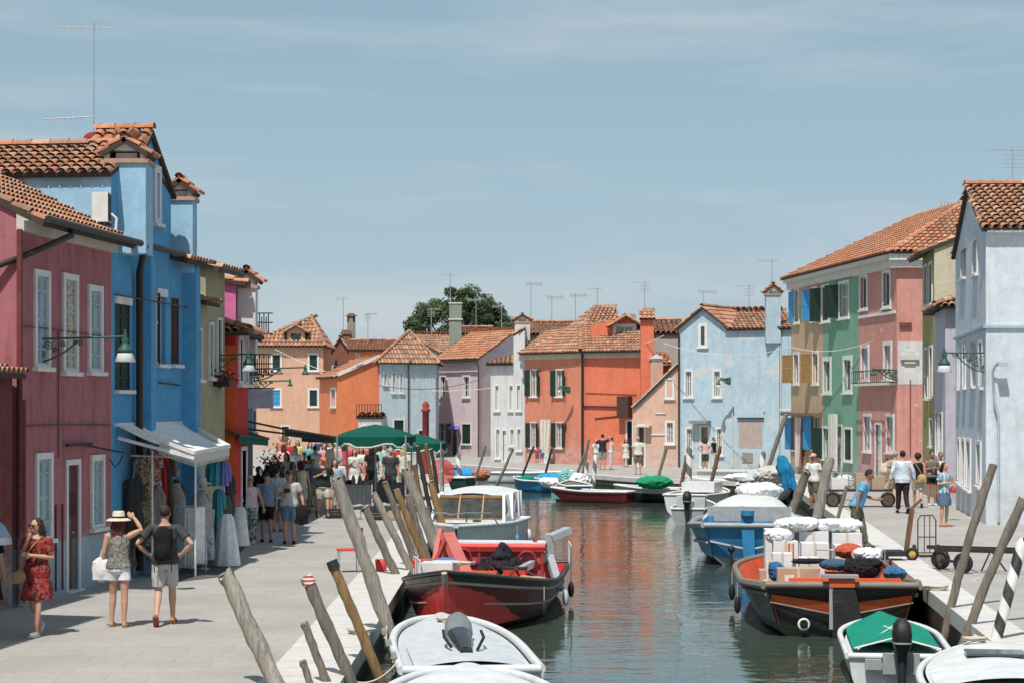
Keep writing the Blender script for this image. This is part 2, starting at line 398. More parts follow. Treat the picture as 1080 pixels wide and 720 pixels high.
# ------------------------------------------------------------ house kit
def v2(a): return V((a[0], a[1]))
def hit(A, B, px):
    k = (px - 540) / F; t = (k * A.y - A.x) / ((B.x - A.x) - k * (B.y - A.y)); return t * (B - A).length
def facade(mb, A, B, z0, prof, ops, mi=0, depth=.16):
    Ln = (B - A).length; d = (B - A) / Ln; n = V((d.y, -d.x))
    zt = min(p[1] for p in prof)
    p3 = lambda u, z, q=0: (A.x + d.x * u - n.x * q, A.y + d.y * u - n.y * q, z)
    us = sorted({0, Ln} | {min(max(o[i], 0), Ln) for o in ops for i in (0, 1)}); zs = sorted({z0, zt} | {min(max(o[i], z0), zt) for o in ops for i in (2, 3)})
    for u0, u1 in zip(us[:-1], us[1:]):
        for a, b in zip(zs[:-1], zs[1:]):
            if u1 - u0 < 1e-5 or b - a < 1e-5: continue
            cu, cz = (u0 + u1) / 2, (a + b) / 2
            if any(o[0] < cu < o[1] and o[2] < cz < o[3] for o in ops): continue
            mb.poly([p3(u0, a), p3(u1, a), p3(u1, b), p3(u0, b)], mi)
    if len(prof) > 2 or abs(prof[0][1] - prof[-1][1]) > 1e-4:
        top = [p for p in prof]
        mb.poly([p3(0, zt), p3(Ln, zt)] + [p3(u, z) for u, z in reversed(top) if z > zt + 1e-4], mi)
    for o in ops:
        u0, u1, a, b = o[:4]; q = depth
        for s in (((u0, a), (u1, a)), ((u1, a), (u1, b)), ((u1, b), (u0, b)), ((u0, b), (u0, a))):
            mb.poly([p3(*s[0]), p3(*s[1]), p3(*s[1], q), p3(*s[0], q)], mi)
def obox(mb, A, d, n, u0, u1, z0, z1, q0, q1, mi=0):
    """box on a facade: u along, z up, q outward from the wall"""
    p = lambda u, z, q: (A.x + d.x * u + n.x * q, A.y + d.y * u + n.y * q, z)
    vs = [p(u, z, q) for z in (z0, z1) for q in (q0, q1) for u in (u0, u1)]
    return mb.add(vs, [(0, 2, 3, 1), (4, 5, 7, 6), (0, 1, 5, 4), (2, 6, 7, 3), (0, 4, 6, 2), (1, 3, 7, 5)], mi)
def shutter(mb, A, d, n, uh, w, z0, z1, ang, hand, q0=.05, slats=True, th=.035):
    """leaf hinged at u=uh; hand +1 leaf extends to +u when closed flat; ang 0 = flat on the wall, 90 = straight out"""
    ca, sa = math.cos(R(ang)), math.sin(R(ang)); D2 = d * hand * ca + n * sa; N2 = n * ca - d * hand * sa
    A2 = A + d * uh + n * q0
    f = .05
    obox(mb, A2, D2, N2, 0, f, z0, z1, 0, th); obox(mb, A2, D2, N2, w - f, w, z0, z1, 0, th)
    obox(mb, A2, D2, N2, f, w - f, z0, z0 + f, 0, th); obox(mb, A2, D2, N2, f, w - f, z1 - f, z1, 0, th)
    zm = (z0 + z1) / 2; obox(mb, A2, D2, N2, f, w - f, zm - .03, zm + .03, 0, th)
    obox(mb, A2, D2, N2, f, w - f, z0 + f, z1 - f, .004, th * .45)
    if slats:
        k = int((z1 - z0) / .09)
        for i in range(1, k):
            z = z0 + (z1 - z0) * i / k
            if abs(z - zm) > .05: obox(mb, A2, D2, N2, f, w - f, z - .018, z + .018, th * .45, th * .85)
def window(par, A, B, px0, px1, py0, py1, frame=True, fw=.11, sh=None, shm=None, pane=None, sill=True, ang=8, box=None, fm=None, bars=True, zref=None, part='window', deep=.13):
    Ln = (B - A).length; d = (B - A) / Ln; n = V((d.y, -d.x))
    if box: u0, u1, z0, z1 = box
    else:
        u0, u1 = hit(A, B, px0), hit(A, B, px1); Y = (A + d * (u0 + u1) / 2).y
        z0, z1 = PZ(py1, Y), PZ(py0, Y)
    if u0 > u1: u0, u1 = u1, u0
    fw = min(fw, (u1 - u0) * .22)
    if not frame: fw = 0
    i0, i1, k0, k1 = u0 + fw, u1 - fw, z0 + (fw * .6 if frame else 0), z1 - fw
    m = MB(); fr = fm or M_white
    if frame:
        obox(m, A, d, n, u0, i0, z0, z1, -.02, .045); obox(m, A, d, n, i1, u1, z0, z1, -.02, .045); obox(m, A, d, n, i0, i1, k1, z1, -.02, .042); obox(m, A, d, n, i0, i1, z0, k0, -.02, .042)
    # sash inside the reveal
    s = .045
    obox(m, A, d, n, i0, i0 + s, k0, k1, -deep, -deep + .04); obox(m, A, d, n, i1 - s, i1, k0, k1, -deep, -deep + .04)
    obox(m, A, d, n, i0 + s, i1 - s, k1 - s, k1, -deep, -deep + .04); obox(m, A, d, n, i0 + s, i1 - s, k0, k0 + s, -deep, -deep + .04)
    if bars and sh != 'closed':
        um = (i0 + i1) / 2; obox(m, A, d, n, um - .025, um + .025, k0 + s, k1 - s, -deep, -deep + .045)
        if k1 - k0 > 1: zm = k0 + (k1 - k0) * .6; obox(m, A, d, n, i0 + s, i1 - s, zm - .015, zm + .015, -deep, -deep + .035)
    w = m.build(part, fr, par)
    p = MB(); obox(p, A, d, n, i0, i1, k0, k1, -deep - .05, -deep); p.build('pane', pane or random.choice([M_glass, M_glass, M_curt]), w)
    if sill: q = MB(); obox(q, A, d, n, u0 - .06, u1 + .06, z0 - .07, z0, -.01, .11); q.build('sill', fr, w)
    if sh == 'closed':
        um = (i0 + i1) / 2
        for a, b, h in ((i0, um, 1), (i1, um, -1)):
            q = MB(); shutter(q, A, d, n, a, abs(b - a) - .006, k0, k1, 0, h, q0=-.04, slats=False); 
            obox(q, A, d, n, min(a, b) + .02, max(a, b) - .01, k0 + .22, k0 + .26, .0, .01); obox(q, A, d, n, min(a, b) + .02, max(a, b) - .01, k1 - .26, k1 - .22, .0, .01)
            q.build('shutter', shm, w)
    elif sh in ('open', 'left', 'right'):
        hw = (u1 - u0) / 2
        for a, h, nm in ((u0 + .02, -1, 'left'), (u1 - .02, 1, 'right')):
            if sh != 'open' and sh != nm: continue
            q = MB(); shutter(q, A, d, n, a, hw, k0, k1, ang, h); q.build('shutter', shm, w)
    return (i0, i1, k0, k1)
def door(par, A, B, px0, px1, py0, z0=0, mat=None, frame=True, fw=.1, label=None, box=None):
    Ln = (B - A).length; d = (B - A) / Ln; n = V((d.y, -d.x))
    if box: u0, u1, z1 = box
    else:
        u0, u1 = hit(A, B, px0), hit(A, B, px1); Y = (A + d * (u0 + u1) / 2).y; z1 = PZ(py0, Y)
    if u0 > u1: u0, u1 = u1, u0
    m = MB(); a, b, t = u0 + fw, u1 - fw, z1 - fw
    obox(m, A, d, n, a, b, z0 + .03, t, -.15, -.10)
    for zz in (.15, .38, .61):
        h = t - z0; obox(m, A, d, n, a + .08, b - .08, z0 + h * zz, z0 + h * (zz + .19), -.10, -.085)
    dr = m.build('door', mat or M_wood, par)
    if label: dr['label'] = label
    f = MB(); obox(f, A, d, n, u0, a, z0, z1, -.15, .03); obox(f, A, d, n, b, u1, z0, z1, -.15, .03); obox(f, A, d, n, a, b, t, z1, -.15, .027); obox(f, A, d, n, u0 - .03, u1 + .03, z0 + .001, z0 + .03, -.14, .1)
    f.build('frame', M_white, dr)
    h = MB(); p = A + d * (b - .1) + n * -.06; h.ell((p.x, p.y, z0 + 1.05), .03, 8, 6); h.build('handle', M_metal, dr)
    return (a, b, z0, t)
def tiles(mb, pts, tw=.21, tl=.36, pal=PAL, lift=.012, soff=-.012):
    """curved clay tiles laid over a planar polygon, first edge = eave; also the slab below"""
    pts = [V(p) for p in pts]; nrm = (pts[1] - pts[0]).cross(pts[-1] - pts[0])
    for i in range(len(pts)):
        pass
    if nrm.z < 0: nrm = -nrm
    nrm.normalize()
    up = (V((0, 0, 1)) - nrm * nrm.z)
    up = up.normalized() if up.length > 1e-3 else V((0, 1, 0))
    u = up.cross(nrm).normalized(); o = pts[0]
    q = [((p - o).dot(u), (p - o).dot(up)) for p in pts]
    def inside(x, y):
        c = False; n = len(q)
        for i in range(n):
            (x0, y0), (x1, y1) = q[i], q[i - 1]
            if (y0 > y) != (y1 > y) and x < (x1 - x0) * (y - y0) / (y1 - y0) + x0: c = not c
        return c
    umin, umax = min(a for a, b in q), max(a for a, b in q); vmin, vmax = min(b for a, b in q), max(b for a, b in q)
    slab = [p + nrm * soff for p in pts]
    mb.add(slab, [tuple(range(len(pts)))], 0, (.27, .135, .085))
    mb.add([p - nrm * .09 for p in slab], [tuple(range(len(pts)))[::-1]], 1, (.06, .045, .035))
    n = len(pts)
    for i in range(n):
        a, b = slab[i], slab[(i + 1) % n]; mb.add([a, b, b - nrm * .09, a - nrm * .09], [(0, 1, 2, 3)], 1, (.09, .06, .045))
    nu = max(1, int((umax - umin) / tw)); tw = (umax - umin) / nu; nv = int((vmax - vmin) / tl) + 2
    S = 5
    for i in range(nu):
        uc = umin + (i + .5) * tw; 
        for j in range(nv):
            v0 = vmin + j * tl - .05
            if not inside(uc, min(max(v0 + tl * .5, vmin + .01), vmax - .01)): continue
            jit = random.uniform(-.008, .008); r0, r1 = tw * .46, tw * .36
            vs = []
            v1 = min(v0 + tl * 1.12, vmax - .005)
            while v1 > v0 + .12 and not inside(uc, v1): v1 -= .05
            for (vv, rr, lf) in ((v0, r0, lift + .035), (v1, r1, lift)):
                for k in range(S + 1):
                    a = math.pi * k / S; vs.append(o + u * (uc + jit + math.cos(a) * rr) + up * vv + nrm * (math.sin(a) * rr * .85 + lf - .03))
            fs = [(k, k + 1, k + S + 2, k + S + 1) for k in range(S)]
            c = random.choice(pal); k = random.uniform(.8, 1.2)
            mb.add(vs, fs, 0, scl(c, k), True)
def ridge_caps(mb, a, b, r=.11, tl=.38, pal=PAL):
    a, b = V(a), V(b); d = (b - a); n = max(1, int(d.length / tl)); d.normalize(); side = d.cross(V((0, 0, 1))).normalized(); up = side.cross(d); st = (b - a).length / n
    for i in range(n):
        vs = []
        for vv, rr in ((i * st - .02, r * 1.1), ((i + 1) * st + .02, r * .9)):
            for k in range(7):
                t = math.pi * k / 6; vs.append(a + d * vv + side * math.cos(t) * rr + up * (math.sin(t) * rr * .9 + .01))
        mb.add(vs, [(k, k + 1, k + 8, k + 7) for k in range(6)], 0, scl(random.choice(pal), random.uniform(.85, 1.2)), True)
def volume(walls, A, B, dep, z0, zt, kind='eave', rise=1.2, ops=(), opsL=(), opsR=(), over=.35, roof=None, tw=.21, tl=.36, zb=None, side_over=.12, fwall=True):
    """walls of one parallelogram volume plus its roof planes; returns corners"""
    C_ = B + dep; D_ = A + dep; Ln = (B - A).length; d = (B - A) / Ln; n = V((d.y, -d.x)); Ld = dep.length; dd = dep / Ld
    zb = zt if zb is None else zb
    g = lambda p, z: V((p.x, p.y, z))
    if kind == 'gable':
        facade(walls, A, B, z0, [(0, zt), (Ln / 2, zt + rise), (Ln, zt)], ops); facade(walls, C_, D_, z0, [(0, zt), (Ln / 2, zt + rise), (Ln, zt)], ())
        facade(walls, B, C_, z0, [(0, zt), (Ld, zt)], opsR); facade(walls, D_, A, z0, [(0, zt), (Ld, zt)], opsL)
        if roof is not None:
            k = rise / (Ln / 2)
            a, b = A - d * over, B + d * over; fo = -dd * side_over; mid = (A + B) / 2
            for e0, e1, fl in ((a, D_ - d * over, 0), (b, C_ + d * over, 1)):
                P0, P1 = g(e0 + fo, zt - k * over + .08), g(e1, zt - k * over + .08); T0, T1 = g(mid + fo, zt + rise + .08), g(mid + dep, zt + rise + .08)
                tiles(roof, [P0, P1, T1, T0] if not fl else [P1, P0, T0, T1], tw, tl)
            ridge_caps(roof, g(mid + fo, zt + rise + .13), g(mid + dep, zt + rise + .13))
    elif kind == 'eave':
        prof = [(0, zt), (Ld / 2, zt + rise), (Ld, zt)]
        facade(walls, A, B, z0, [(0, zt), (Ln, zt)], ops); facade(walls, C_, D_, z0, [(0, zt), (Ln, zt)], ())
        facade(walls, B, C_, z0, prof, opsR); facade(walls, D_, A, z0, prof, opsL)
        if roof is not None:
            k = rise / (Ld / 2); a, b = A - d * side_over, B + d * side_over
            e = g(a - dd * over, zt - k * over + .08), g(b - dd * over, zt - k * over + .08); t = g(b + dep / 2, zt + rise + .08), g(a + dep / 2, zt + rise + .08)
            tiles(roof, [e[0], e[1], t[0], t[1]], tw, tl)
            e2 = g(b + dep + dd * over, zt - k * over + .08), g(a + dep + dd * over, zt - k * over + .08)
            tiles(roof, [e2[0], e2[1], t[1], t[0]], tw * 1.4, tl * 1.4)
            ridge_caps(roof, t[1] + V((0, 0, .05)), t[0] + V((0, 0, .05)))
    elif kind == 'hip':
        facade(walls, A, B, z0, [(0, zt), (Ln, zt)], ops); facade(walls, C_, D_, z0, [(0, zt), (Ln, zt)], ())
        facade(walls, B, C_, z0, [(0, zt), (Ld, zt)], opsR); facade(walls, D_, A, z0, [(0, zt), (Ld, zt)], opsL)
        if roof is not None:
            o = over; a, b, c, e = A - d * o - dd * o, B + d * o - dd * o, C_ + d * o + dd * o, D_ - d * o + dd * o
            ins = min(Ld, Ln) / 2; zz = zt + .05 - rise / ins * 0
            if Ln >= Ld: r0, r1 = A + dep / 2 + d * ins, B + dep / 2 - d * ins
            else: r0, r1 = (A + B) / 2 + dd * ins, (A + B) / 2 + dep - dd * ins
            zr_ = zt + rise
            G0, G1, G2, G3 = g(a, zz), g(b, zz), g(c, zz), g(e, zz); T0, T1 = g(r0, zr_), g(r1, zr_)
            if Ln >= Ld:
                tiles(roof, [G0, G1, T1, T0], tw, tl); tiles(roof, [G1, G2, T1], tw, tl); tiles(roof, [G2, G3, T0, T1], tw * 1.4, tl * 1.4); tiles(roof, [G3, G0, T0], tw, tl)
                for s, t in ((G0, T0), (G1, T1), (T0, T1)): ridge_caps(roof, s + V((0, 0, .05)), t + V((0, 0, .05)))
            else:
                tiles(roof, [G0, G1, T0], tw, tl); tiles(roof, [G1, G2, T1, T0], tw, tl); tiles(roof, [G2, G3, T1], tw * 1.4, tl * 1.4); tiles(roof, [G3, G0, T0, T1], tw, tl)
                for s, t in ((G0, T0), (G1, T0), (T0, T1)): ridge_caps(roof, s + V((0, 0, .05)), t + V((0, 0, .05)))
    elif kind == 'shed':            # low at A, high at B
        facade(walls, A, B, z0, [(0, zt), (Ln, zt + rise)], ops); facade(walls, C_, D_, z0, [(0, zt + rise), (Ln, zt)], ())
        facade(walls, B, C_, z0, [(0, zt + rise), (Ld, zt + rise)], opsR); facade(walls, D_, A, z0, [(0, zt), (Ld, zt)], opsL)
        if roof is not None:
            a, b = A - d * over, B
            tiles(roof, [g(a - dd * side_over, zt - rise / Ln * over + .05), g(a + dep, zt - rise / Ln * over + .05), g(b + dep, zt + rise + .05), g(b - dd * side_over, zt + rise + .05)][::-1][2:] + [g(a - dd * side_over, zt - rise / Ln * over + .05), g(a + dep, zt - rise / Ln * over + .05), g(b + dep, zt + rise + .05), g(b - dd * side_over, zt + rise + .05)][::-1][:2], tw, tl)
    return C_, D_
class House:
    def __init__(s, name, label, A, B, depth, mat, z0=0, cat='house', group=None, tm=None, dv=None):
        s.A, s.B = v2(A), v2(B); s.L = (s.B - s.A).length; s.d = (s.B - s.A) / s.L; s.n = V((s.d.y, -s.d.x))
        s.dep = -s.n * depth if dv is None else v2(dv).normalized() * depth
        s.root = thing(name, label, cat, (s.A.x, s.A.y, z0), group); s.walls = MB(); s.roof = MB(); s.mat = mat; s.z0 = z0; s.tm = tm or M_tile
        s.ops = []; s.opsR = []; s.opsL = []
    def win(s, x0, x1, y0, y1, face='F', **k):
        A, B = s.face(face); o = window(s.root, A, B, x0, x1, y0, y1, **k); s._lst(face).append(o); return o
    def face(s, f): return {'F': (s.A, s.B), 'R': (s.B, s.B + s.dep), 'L': (s.A + s.dep, s.A)}[f]
    def _lst(s, f): return {'F': s.ops, 'R': s.opsR, 'L': s.opsL}[f]
    def door(s, x0, x1, y0, face='F', **k):
        A, B = s.face(face); o = door(s.root, A, B, x0, x1, y0, z0=s.z0, **k); s._lst(face).append(o); return o
    def vol(s, zt, kind='eave', rise=1.2, A=None, B=None, dep=None, use=True, **k):
        volume(s.walls, A or s.A, B or s.B, dep or s.dep, s.z0 - .3 if not k.get('z00') else k.pop('z00'), zt, kind, rise, s.ops if use else (), s.opsL if use else (), s.opsR if use else (), roof=s.roof, **k); s.zt = zt
    def done(s):
        s.wo = s.walls.build('wall', s.mat, s.root)
        s.ro = s.roof.build('roof', [s.tm, M_brickdk], s.root) if s.roof.v else None
        return s
    def cornice(s, z0, z1, out=.16, face='F', mat=None, name='cornice', ext=.05):
        A, B = s.face(face); d = (B - A).normalized(); n = V((d.y, -d.x)); m = MB(); Lf = (B - A).length
        obox(m, A, d, n, -ext, Lf + ext, z0, z0 + (z1 - z0) * .55, -.01, out * .6); obox(m, A, d, n, -ext, Lf + ext, z0 + (z1 - z0) * .55, z1, -.01, out)
        return m.build(name, mat or M_stone, s.root)
    def gutter(s, z, out=.42, face='F', ext=.1):
        A, B = s.face(face); d = (B - A).normalized(); n = V((d.y, -d.x)); a, b = A - d * ext + n * out, B + d * ext + n * out
        m = MB(); m.tube([(a.x, a.y, z), (b.x, b.y, z)], .065, 8); return m.build('gutter', M_gutter, s.root)
    def pipe(s, px, z1, z0=None, face='F', r=.045, mat=None, out=.1, top=.4):
        A, B = s.face(face); d = (B - A).normalized(); n = V((d.y, -d.x)); u = hit(A, B, px); p = A + d * u + n * out; q = A + d * u + n * top
        m = MB(); m.tube([(q.x, q.y, z1), (q.x, q.y, z1 - .08), (p.x, p.y, z1 - .35), (p.x, p.y, (s.z0 if z0 is None else z0))], r, 7)
        return m.build('downpipe', mat or M_pipe, s.root)
def chimney(par, x0, x1, y0, y1, z0, z1, mat, cap='gable', capw=.12, zc=.35, ax='x'):
    m = MB(); cx, cy = (x0 + x1) / 2, (y0 + y1) / 2; w, d = x1 - x0, y1 - y0
    m.box((cx, cy, (z0 + z1) / 2), (w, d, z1 - z0)); ch = m.build('chimney', mat, par)
    b = MB(); b.box((cx, cy, z1 + .04), (w + .1, d + .1, .08)); b.build('ledge', simple('chimney_ledge', (.42, .27, .2)), ch)
    t = MB()
    for sx in (-1, 1):
        for sy in (-1, 1): t.box((cx + sx * (w / 2 - .06), cy + sy * (d / 2 - .06), z1 + .16), (.1, .1, .16))
    t.box((cx, cy, z1 + .15), (w * .5, d * .5, .12))
    h = zc; gz = z1 + .24; hw = w / 2 + .03
    t.prism([(cx - hw, cy - d / 2, gz), (cx + hw, cy - d / 2, gz), (cx, cy - d / 2, gz + h)], (0, d, 0)); t.build('cap', M_white, ch)
    rf = MB(); ov = capw
    for s in (-1, 1):
        e0 = V((cx + s * (hw + ov), cy - d / 2 - .08, gz - .05)); e1 = V((cx + s * (hw + ov), cy + d / 2 + .08, gz - .05)); r0 = V((cx, cy - d / 2 - .08, gz + h + .06)); r1 = V((cx, cy + d / 2 + .08, gz + h + .06))
        tiles(rf, [e0, e1, r1, r0] if s < 0 else [e1, e0, r0, r1], .17, .28)
    ridge_caps(rf, (cx, cy - d / 2 - .08, gz + h + .07), (cx, cy + d / 2 + .08, gz + h + .07), .08, .3)
    rf.build('roof', [M_tile2, M_brickdk], ch); return ch
def aerial(base, h, label, kind=0, ang=0, group=None, lean=0):
    o = V(base); m = MB(); top = o + V((lean, 0, h)); r = max(.010, o.y * .00015)
    root = thing('television_aerial', label, 'aerial', o, group)
    m.tube([o, top], r * 1.1, 6); m.build('mast', M_metal, root)
    b = MB(); c, s = math.cos(ang), math.sin(ang); D = V((c, s, 0)); Q = V((-s, c, .0))
    z = h - .1
    b.tube([o + V((lean, 0, z)) - D * .75, o + V((lean, 0, z)) + D * .35], r * .8, 5)
    for i in range(9):
        t = -.7 + i * .12; w = .11 + .025 * abs(i - 4) if kind == 0 else .18
        p = o + V((lean, 0, z)) + D * t; e = (Q + V((0, 0, .9 if kind == 0 else .3))).normalized() * w
        b.tube([p - e, p + e], r * .55, 4)
    if kind == 1:
        for i in range(4):
            p = o + V((lean, 0, z - .5)) + V((0, 0, i * .12)); b.tube([p - D * .3, p + D * .3], r * .6, 4)
    b.build('antenna', M_metal, root); return root
# ------------------------------------------------------------ left row (facade line seen at a grazing angle)
LD = V((.121, 1)).normalized()
def LP(px, out=0):
    A = V((-8.16, 34.25)); B = A + LD * 10; u = hit(A, B, px); return A + LD * u + V((LD.y, -LD.x)) * out
def LY(Y, out=0): A = V((-8.16, 34.25)); return A + LD * ((Y - 34.25) / LD.y) + V((LD.y, -LD.x)) * out
P_rose = plaster('dusty_rose_plaster', (.38, .145, .165), .8, skirt=(.98, (.36, .45, .52)))
P_rose_dk = plaster('shaded_dark_red_plaster', (.16, .045, .045), .4)  # dark tone carries the shade of the canal-facing annex wall
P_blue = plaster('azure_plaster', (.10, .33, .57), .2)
P_blue_lit = plaster('sunlit_azure_plaster', (.30, .50, .66), .15)  # same azure paled to stand for sun on the side wall and chimneys
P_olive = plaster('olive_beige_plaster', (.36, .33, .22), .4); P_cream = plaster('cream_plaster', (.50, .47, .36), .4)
P_scar = plaster('scarlet_plaster', (.50, .035, .03), .2); P_mag = plaster('magenta_plaster', (.55, .15, .32), .2)
P_wht = plaster('white_plaster', (.58, .58, .60), .35)

h = House('terraced_house', 'tall house just beyond the left edge, seen only by its shadow on the paving', LY(12, .85), LY(29.6, .85), 7, P_cream)
for Y in (16, 20, 24, 28):
    a = (LY(Y, .85) - h.A).length; h.ops.append(window(h.root, h.A, h.B, 0, 0, 0, 0, box=(a, a + .9, 3.8, 5.2), sh='open', shm=M_shg))
h.door(0, 0, 0, box=(10, 11, 2.2)); h.vol(6.1, 'eave', 1.1, tw=.24, tl=.42); h.done()

h = House('low_annex', 'low annex in shaded dark red at the left edge, beside the dusty rose house', LY(29.75), LP(13), 6, P_rose_dk, cat='annex')
h.door(0, 0, 0, box=(.8, 1.7, 2.1)); h.vol(3.8, 'eave', .5, over=.2); h.done()

# dusty rose house
h = House('terraced_house', 'dusty rose house with pale blue skirting and three tall upper windows at the left', LP(19), LP(117), 7, P_rose)
h.win(35, 51.5, 285, 387, sh='closed', shm=M_sha); h.win(65, 81, 289, 392, sh='closed', shm=simple('lace_patterned_shutter', (.45, .42, .36), .8, 0, .75, 14)); h.win(92, 107, 301, 392, sh='closed', shm=M_sha)
h.win(36.5, 54, 477, 569, sh='closed', shm=M_sha, sill=True); h.win(95, 109, 479, 556, sh='closed', shm=M_sha)
h.door(69, 84, 484, mat=M_wood, label='brown wooden door with a dark letter box'); h.vol(6.5, 'eave', 1.75, over=.48, side_over=.06); h.done()
h.cornice(6.18, 6.48, .2); h.gutter(6.36, .55)
m = MB()
for sx in (0, 1): 
    p = LP(17 + sx * 3.5, .06); m.tube([(p.x, p.y, 0.05), (p.x, p.y, 3.4 if sx else 6.2)], .05, 8)
m.build('downpipe', P_rose_dk, h.root)
m = MB(); p = LY(35.6, .5); q = LY(34.4, .06); m.tube([(p.x, p.y, 6.33), (p.x, p.y, 6.2), (q.x, q.y, 5.75), (q.x - .5, q.y - .15, 5.55), (q.x - .9, q.y - .2, 5.5)], .055, 8); m.build('downpipe', M_gutter, h.root)
m = MB(); a, b = LP(62, .04), LP(86, .04); o_ = MB()
obox(m, h.A, h.d, h.n, hit(h.A, h.B, 72), hit(h.A, h.B, 79), 1.35, 1.75, -.08, .02); m.build('letter_box', simple('dark_red_box', (.05, .015, .015)), h.root)
m = MB()
for z in (4.62, 2.98): m.tube([(*LP(20, .03), z), (*LP(60, .03), z + .0), (*LP(115, .03), z - .03)], .012, 5)
m.tube([(*LP(60, .03), 4.6), (*LP(60, .03), 2.4)], .012, 5); m.build('cable', M_pipe, h.root)
m = MB()
for x in (56, 63):
    m.tube([(*LP(x, .05), 1.6), (*LP(x, .05), .1)], .02, 6)
m.build('service_pipe', simple('rust', (.12, .04, .04)), h.root)
# door hood with wrought iron sign
m = MB(); a, b = LP(66, 0), LP(113, 0); 
m.bar((*LP(66, .08), 2.62), (*LP(92, .08), 2.62), .06, .05); m.bar((*LP(86, .05), 2.6), (*LP(100, .55), 2.45), .03); m.tube([(*LP(90, .45), 2.35), (*LP(93, .5), 2.2), (*LP(97, .5), 2.25), (*LP(99, .55), 2.4)], .012, 5); m.build('door_hood', M_dark, h.root)

# azure house
h = House('terraced_house', 'bright azure house with two chimney breasts and a white-capped chimney above the awning stall', LP(117.2), LP(180), 8, P_blue)
h.win(121, 137, 320, 411, frame=False, sh='closed', shm=M_shg); h.win(164.5, 174.5, 311, 384, frame=False, sh='left', shm=M_shg, ang=15, pane=M_black); h.vol(7.66, 'gable', .70, over=.12, side_over=.02, tl=.33)
A2, B2 = LP(180), LP(205)
o = window(h.root, A2, B2, 0, 0, 0, 0, box=(.01, .62, PZ(384, 43.4), PZ(314, 43.4)), frame=False, sh='closed', shm=M_shbr); 
volume(h.walls, A2, B2, h.dep, -.3, 6.35, 'eave', .9, (o,), roof=h.roof, over=.4)
m = MB(); n9 = V((-h.n.y * 0 - 0, -.006)); facade(m, h.A + h.dep + V((0, -.006)), h.A + V((0, -.006)), 0, [(0, 7.74), (8, 7.74)], ()); m.build('side_wall', P_blue_lit, h.root)  # pale overlay puts the sunlight on this side into the colour
m = MB(); c0 = h.A + h.d * .9; c1 = h.A + h.d * (h.L - .02); cm_ = (c0 + c1) / 2; nin = -h.n * 1.1; lm = MB()
for u0_, u1_, zz_ in ((hit(h.A, h.B, 120.5), hit(h.A, h.B, 137.5), PZ(316, 39.9)), (hit(h.A, h.B, 164), hit(h.A, h.B, 175), PZ(308, 42.4))):
    lm = MB(); obox(lm, h.A, h.d, h.n, u0_, u1_, zz_ - .09, zz_ + .07, -.01, .05); lm.build('lintel', M_white, h.root)
facade(m, c0 + h.n * .01, c1 + h.n * .01, 6.3, [(0, 7.7), ((c1 - c0).length / 2, 8.72), ((c1 - c0).length, 7.7)], ()); m.build('gable_wall', P_blue, h.root)
m = MB(); fo = h.n * .10
for sgn, cc in ((-1, c0), (1, c1)):
    e = cc + h.d * sgn * .14; P_, Q_ = V((*(e + fo), 7.66)), V((*(e + nin), 7.66)); T_, U_ = V((*(cm_ + fo), 8.82)), V((*(cm_ + nin), 8.82)); tiles(m, [P_, Q_, U_, T_] if sgn < 0 else [Q_, P_, T_, U_])
ridge_caps(m, V((*(cm_ + fo), 8.84)), V((*(cm_ + nin), 8.84))); m.build('gable_roof', [M_tile2, M_brickdk], h.root)
# attic window in the gable
window(h.root, h.A, h.B, 161.5, 168.5, 175, 236, pane=M_curt, bars=False, deep=-.01)
h.done(); h.gutter(6.42, .3)
f = LY(41.0)
m = MB(); m.box((f.x + .11, 41.35, 3.1), (.26, .55, 6.5)); m.build('chimney_breast', P_blue, h.root)
f = LY(44.2); m = MB(); m.box((f.x + .13, 44.4, 3.1), (.30, .6, 6.5)); m.build('chimney_breast', P_blue, h.root)
chimney(h.root, -7.78, -6.97, 39.7, 40.5, 6.2, 7.92, P_blue_lit, zc=.20, capw=.04)
chimney(h.root, -7.28, -6.72, 43.9, 44.5, 6.1, 7.62, P_blue_lit, zc=.18, capw=.05)
m = MB(); p = LP(141, .12); m.tube([(p.x + .25, p.y - .8, 6.35), (p.x + .1, p.y - .3, 6.1), (p.x, p.y, 5.9), (p.x, p.y, .1)], .07, 8); m.build('downpipe', M_gutter, h.root)
m = MB(); m.bar((*LP(165, .06), PZ(403, 42.3)), (*LP(187, .06), PZ(406, 44)), .03); m.build('rail', M_dark, h.root)
m = MB(); m.tube([(*LP(118, .05), PZ(311, 39.4)), (*LP(150, .30), PZ(318, 41)), (*LP(204, .05), PZ(326, 45))], .015, 5); m.build('cable', M_pipe, h.root)
# air-conditioner standing on the rose roof edge
ac = thing('air_conditioner', 'white air conditioner on the wall above the dusty rose roof, left of the first chimney', 'air conditioner', (*LY(39.0, -.35), 6.6))
m = MB(); c = at(108, 219, 39.0); m.box((c.x - .02, c.y, c.z), (.30, .28, .55)); m.build('casing', M_white, ac)
m = MB(); m.box((c.x + .135, c.y, c.z), (.012, .24, .5)); [m.box((c.x + .144, c.y, c.z + k * .05), (.006, .2, .02)) for k in range(-4, 5)]; m.build('grille', M_black, ac)
m = MB(); m.tube([(c.x + .16, c.y, c.z - .12), (c.x + .26, c.y, c.z - .2), (c.x + .24, c.y + .02, c.z - .55)], .03, 6); m.build('hose', M_white, ac)
m = MB(); m.bar((c.x - .15, c.y, c.z - .3), (c.x - .15, c.y + .3, c.z - .3), .03); m.bar((c.x + .1, c.y, c.z - .3), (c.x + .1, c.y + .3, c.z - .3), .03); m.build('bracket', M_dark, ac)
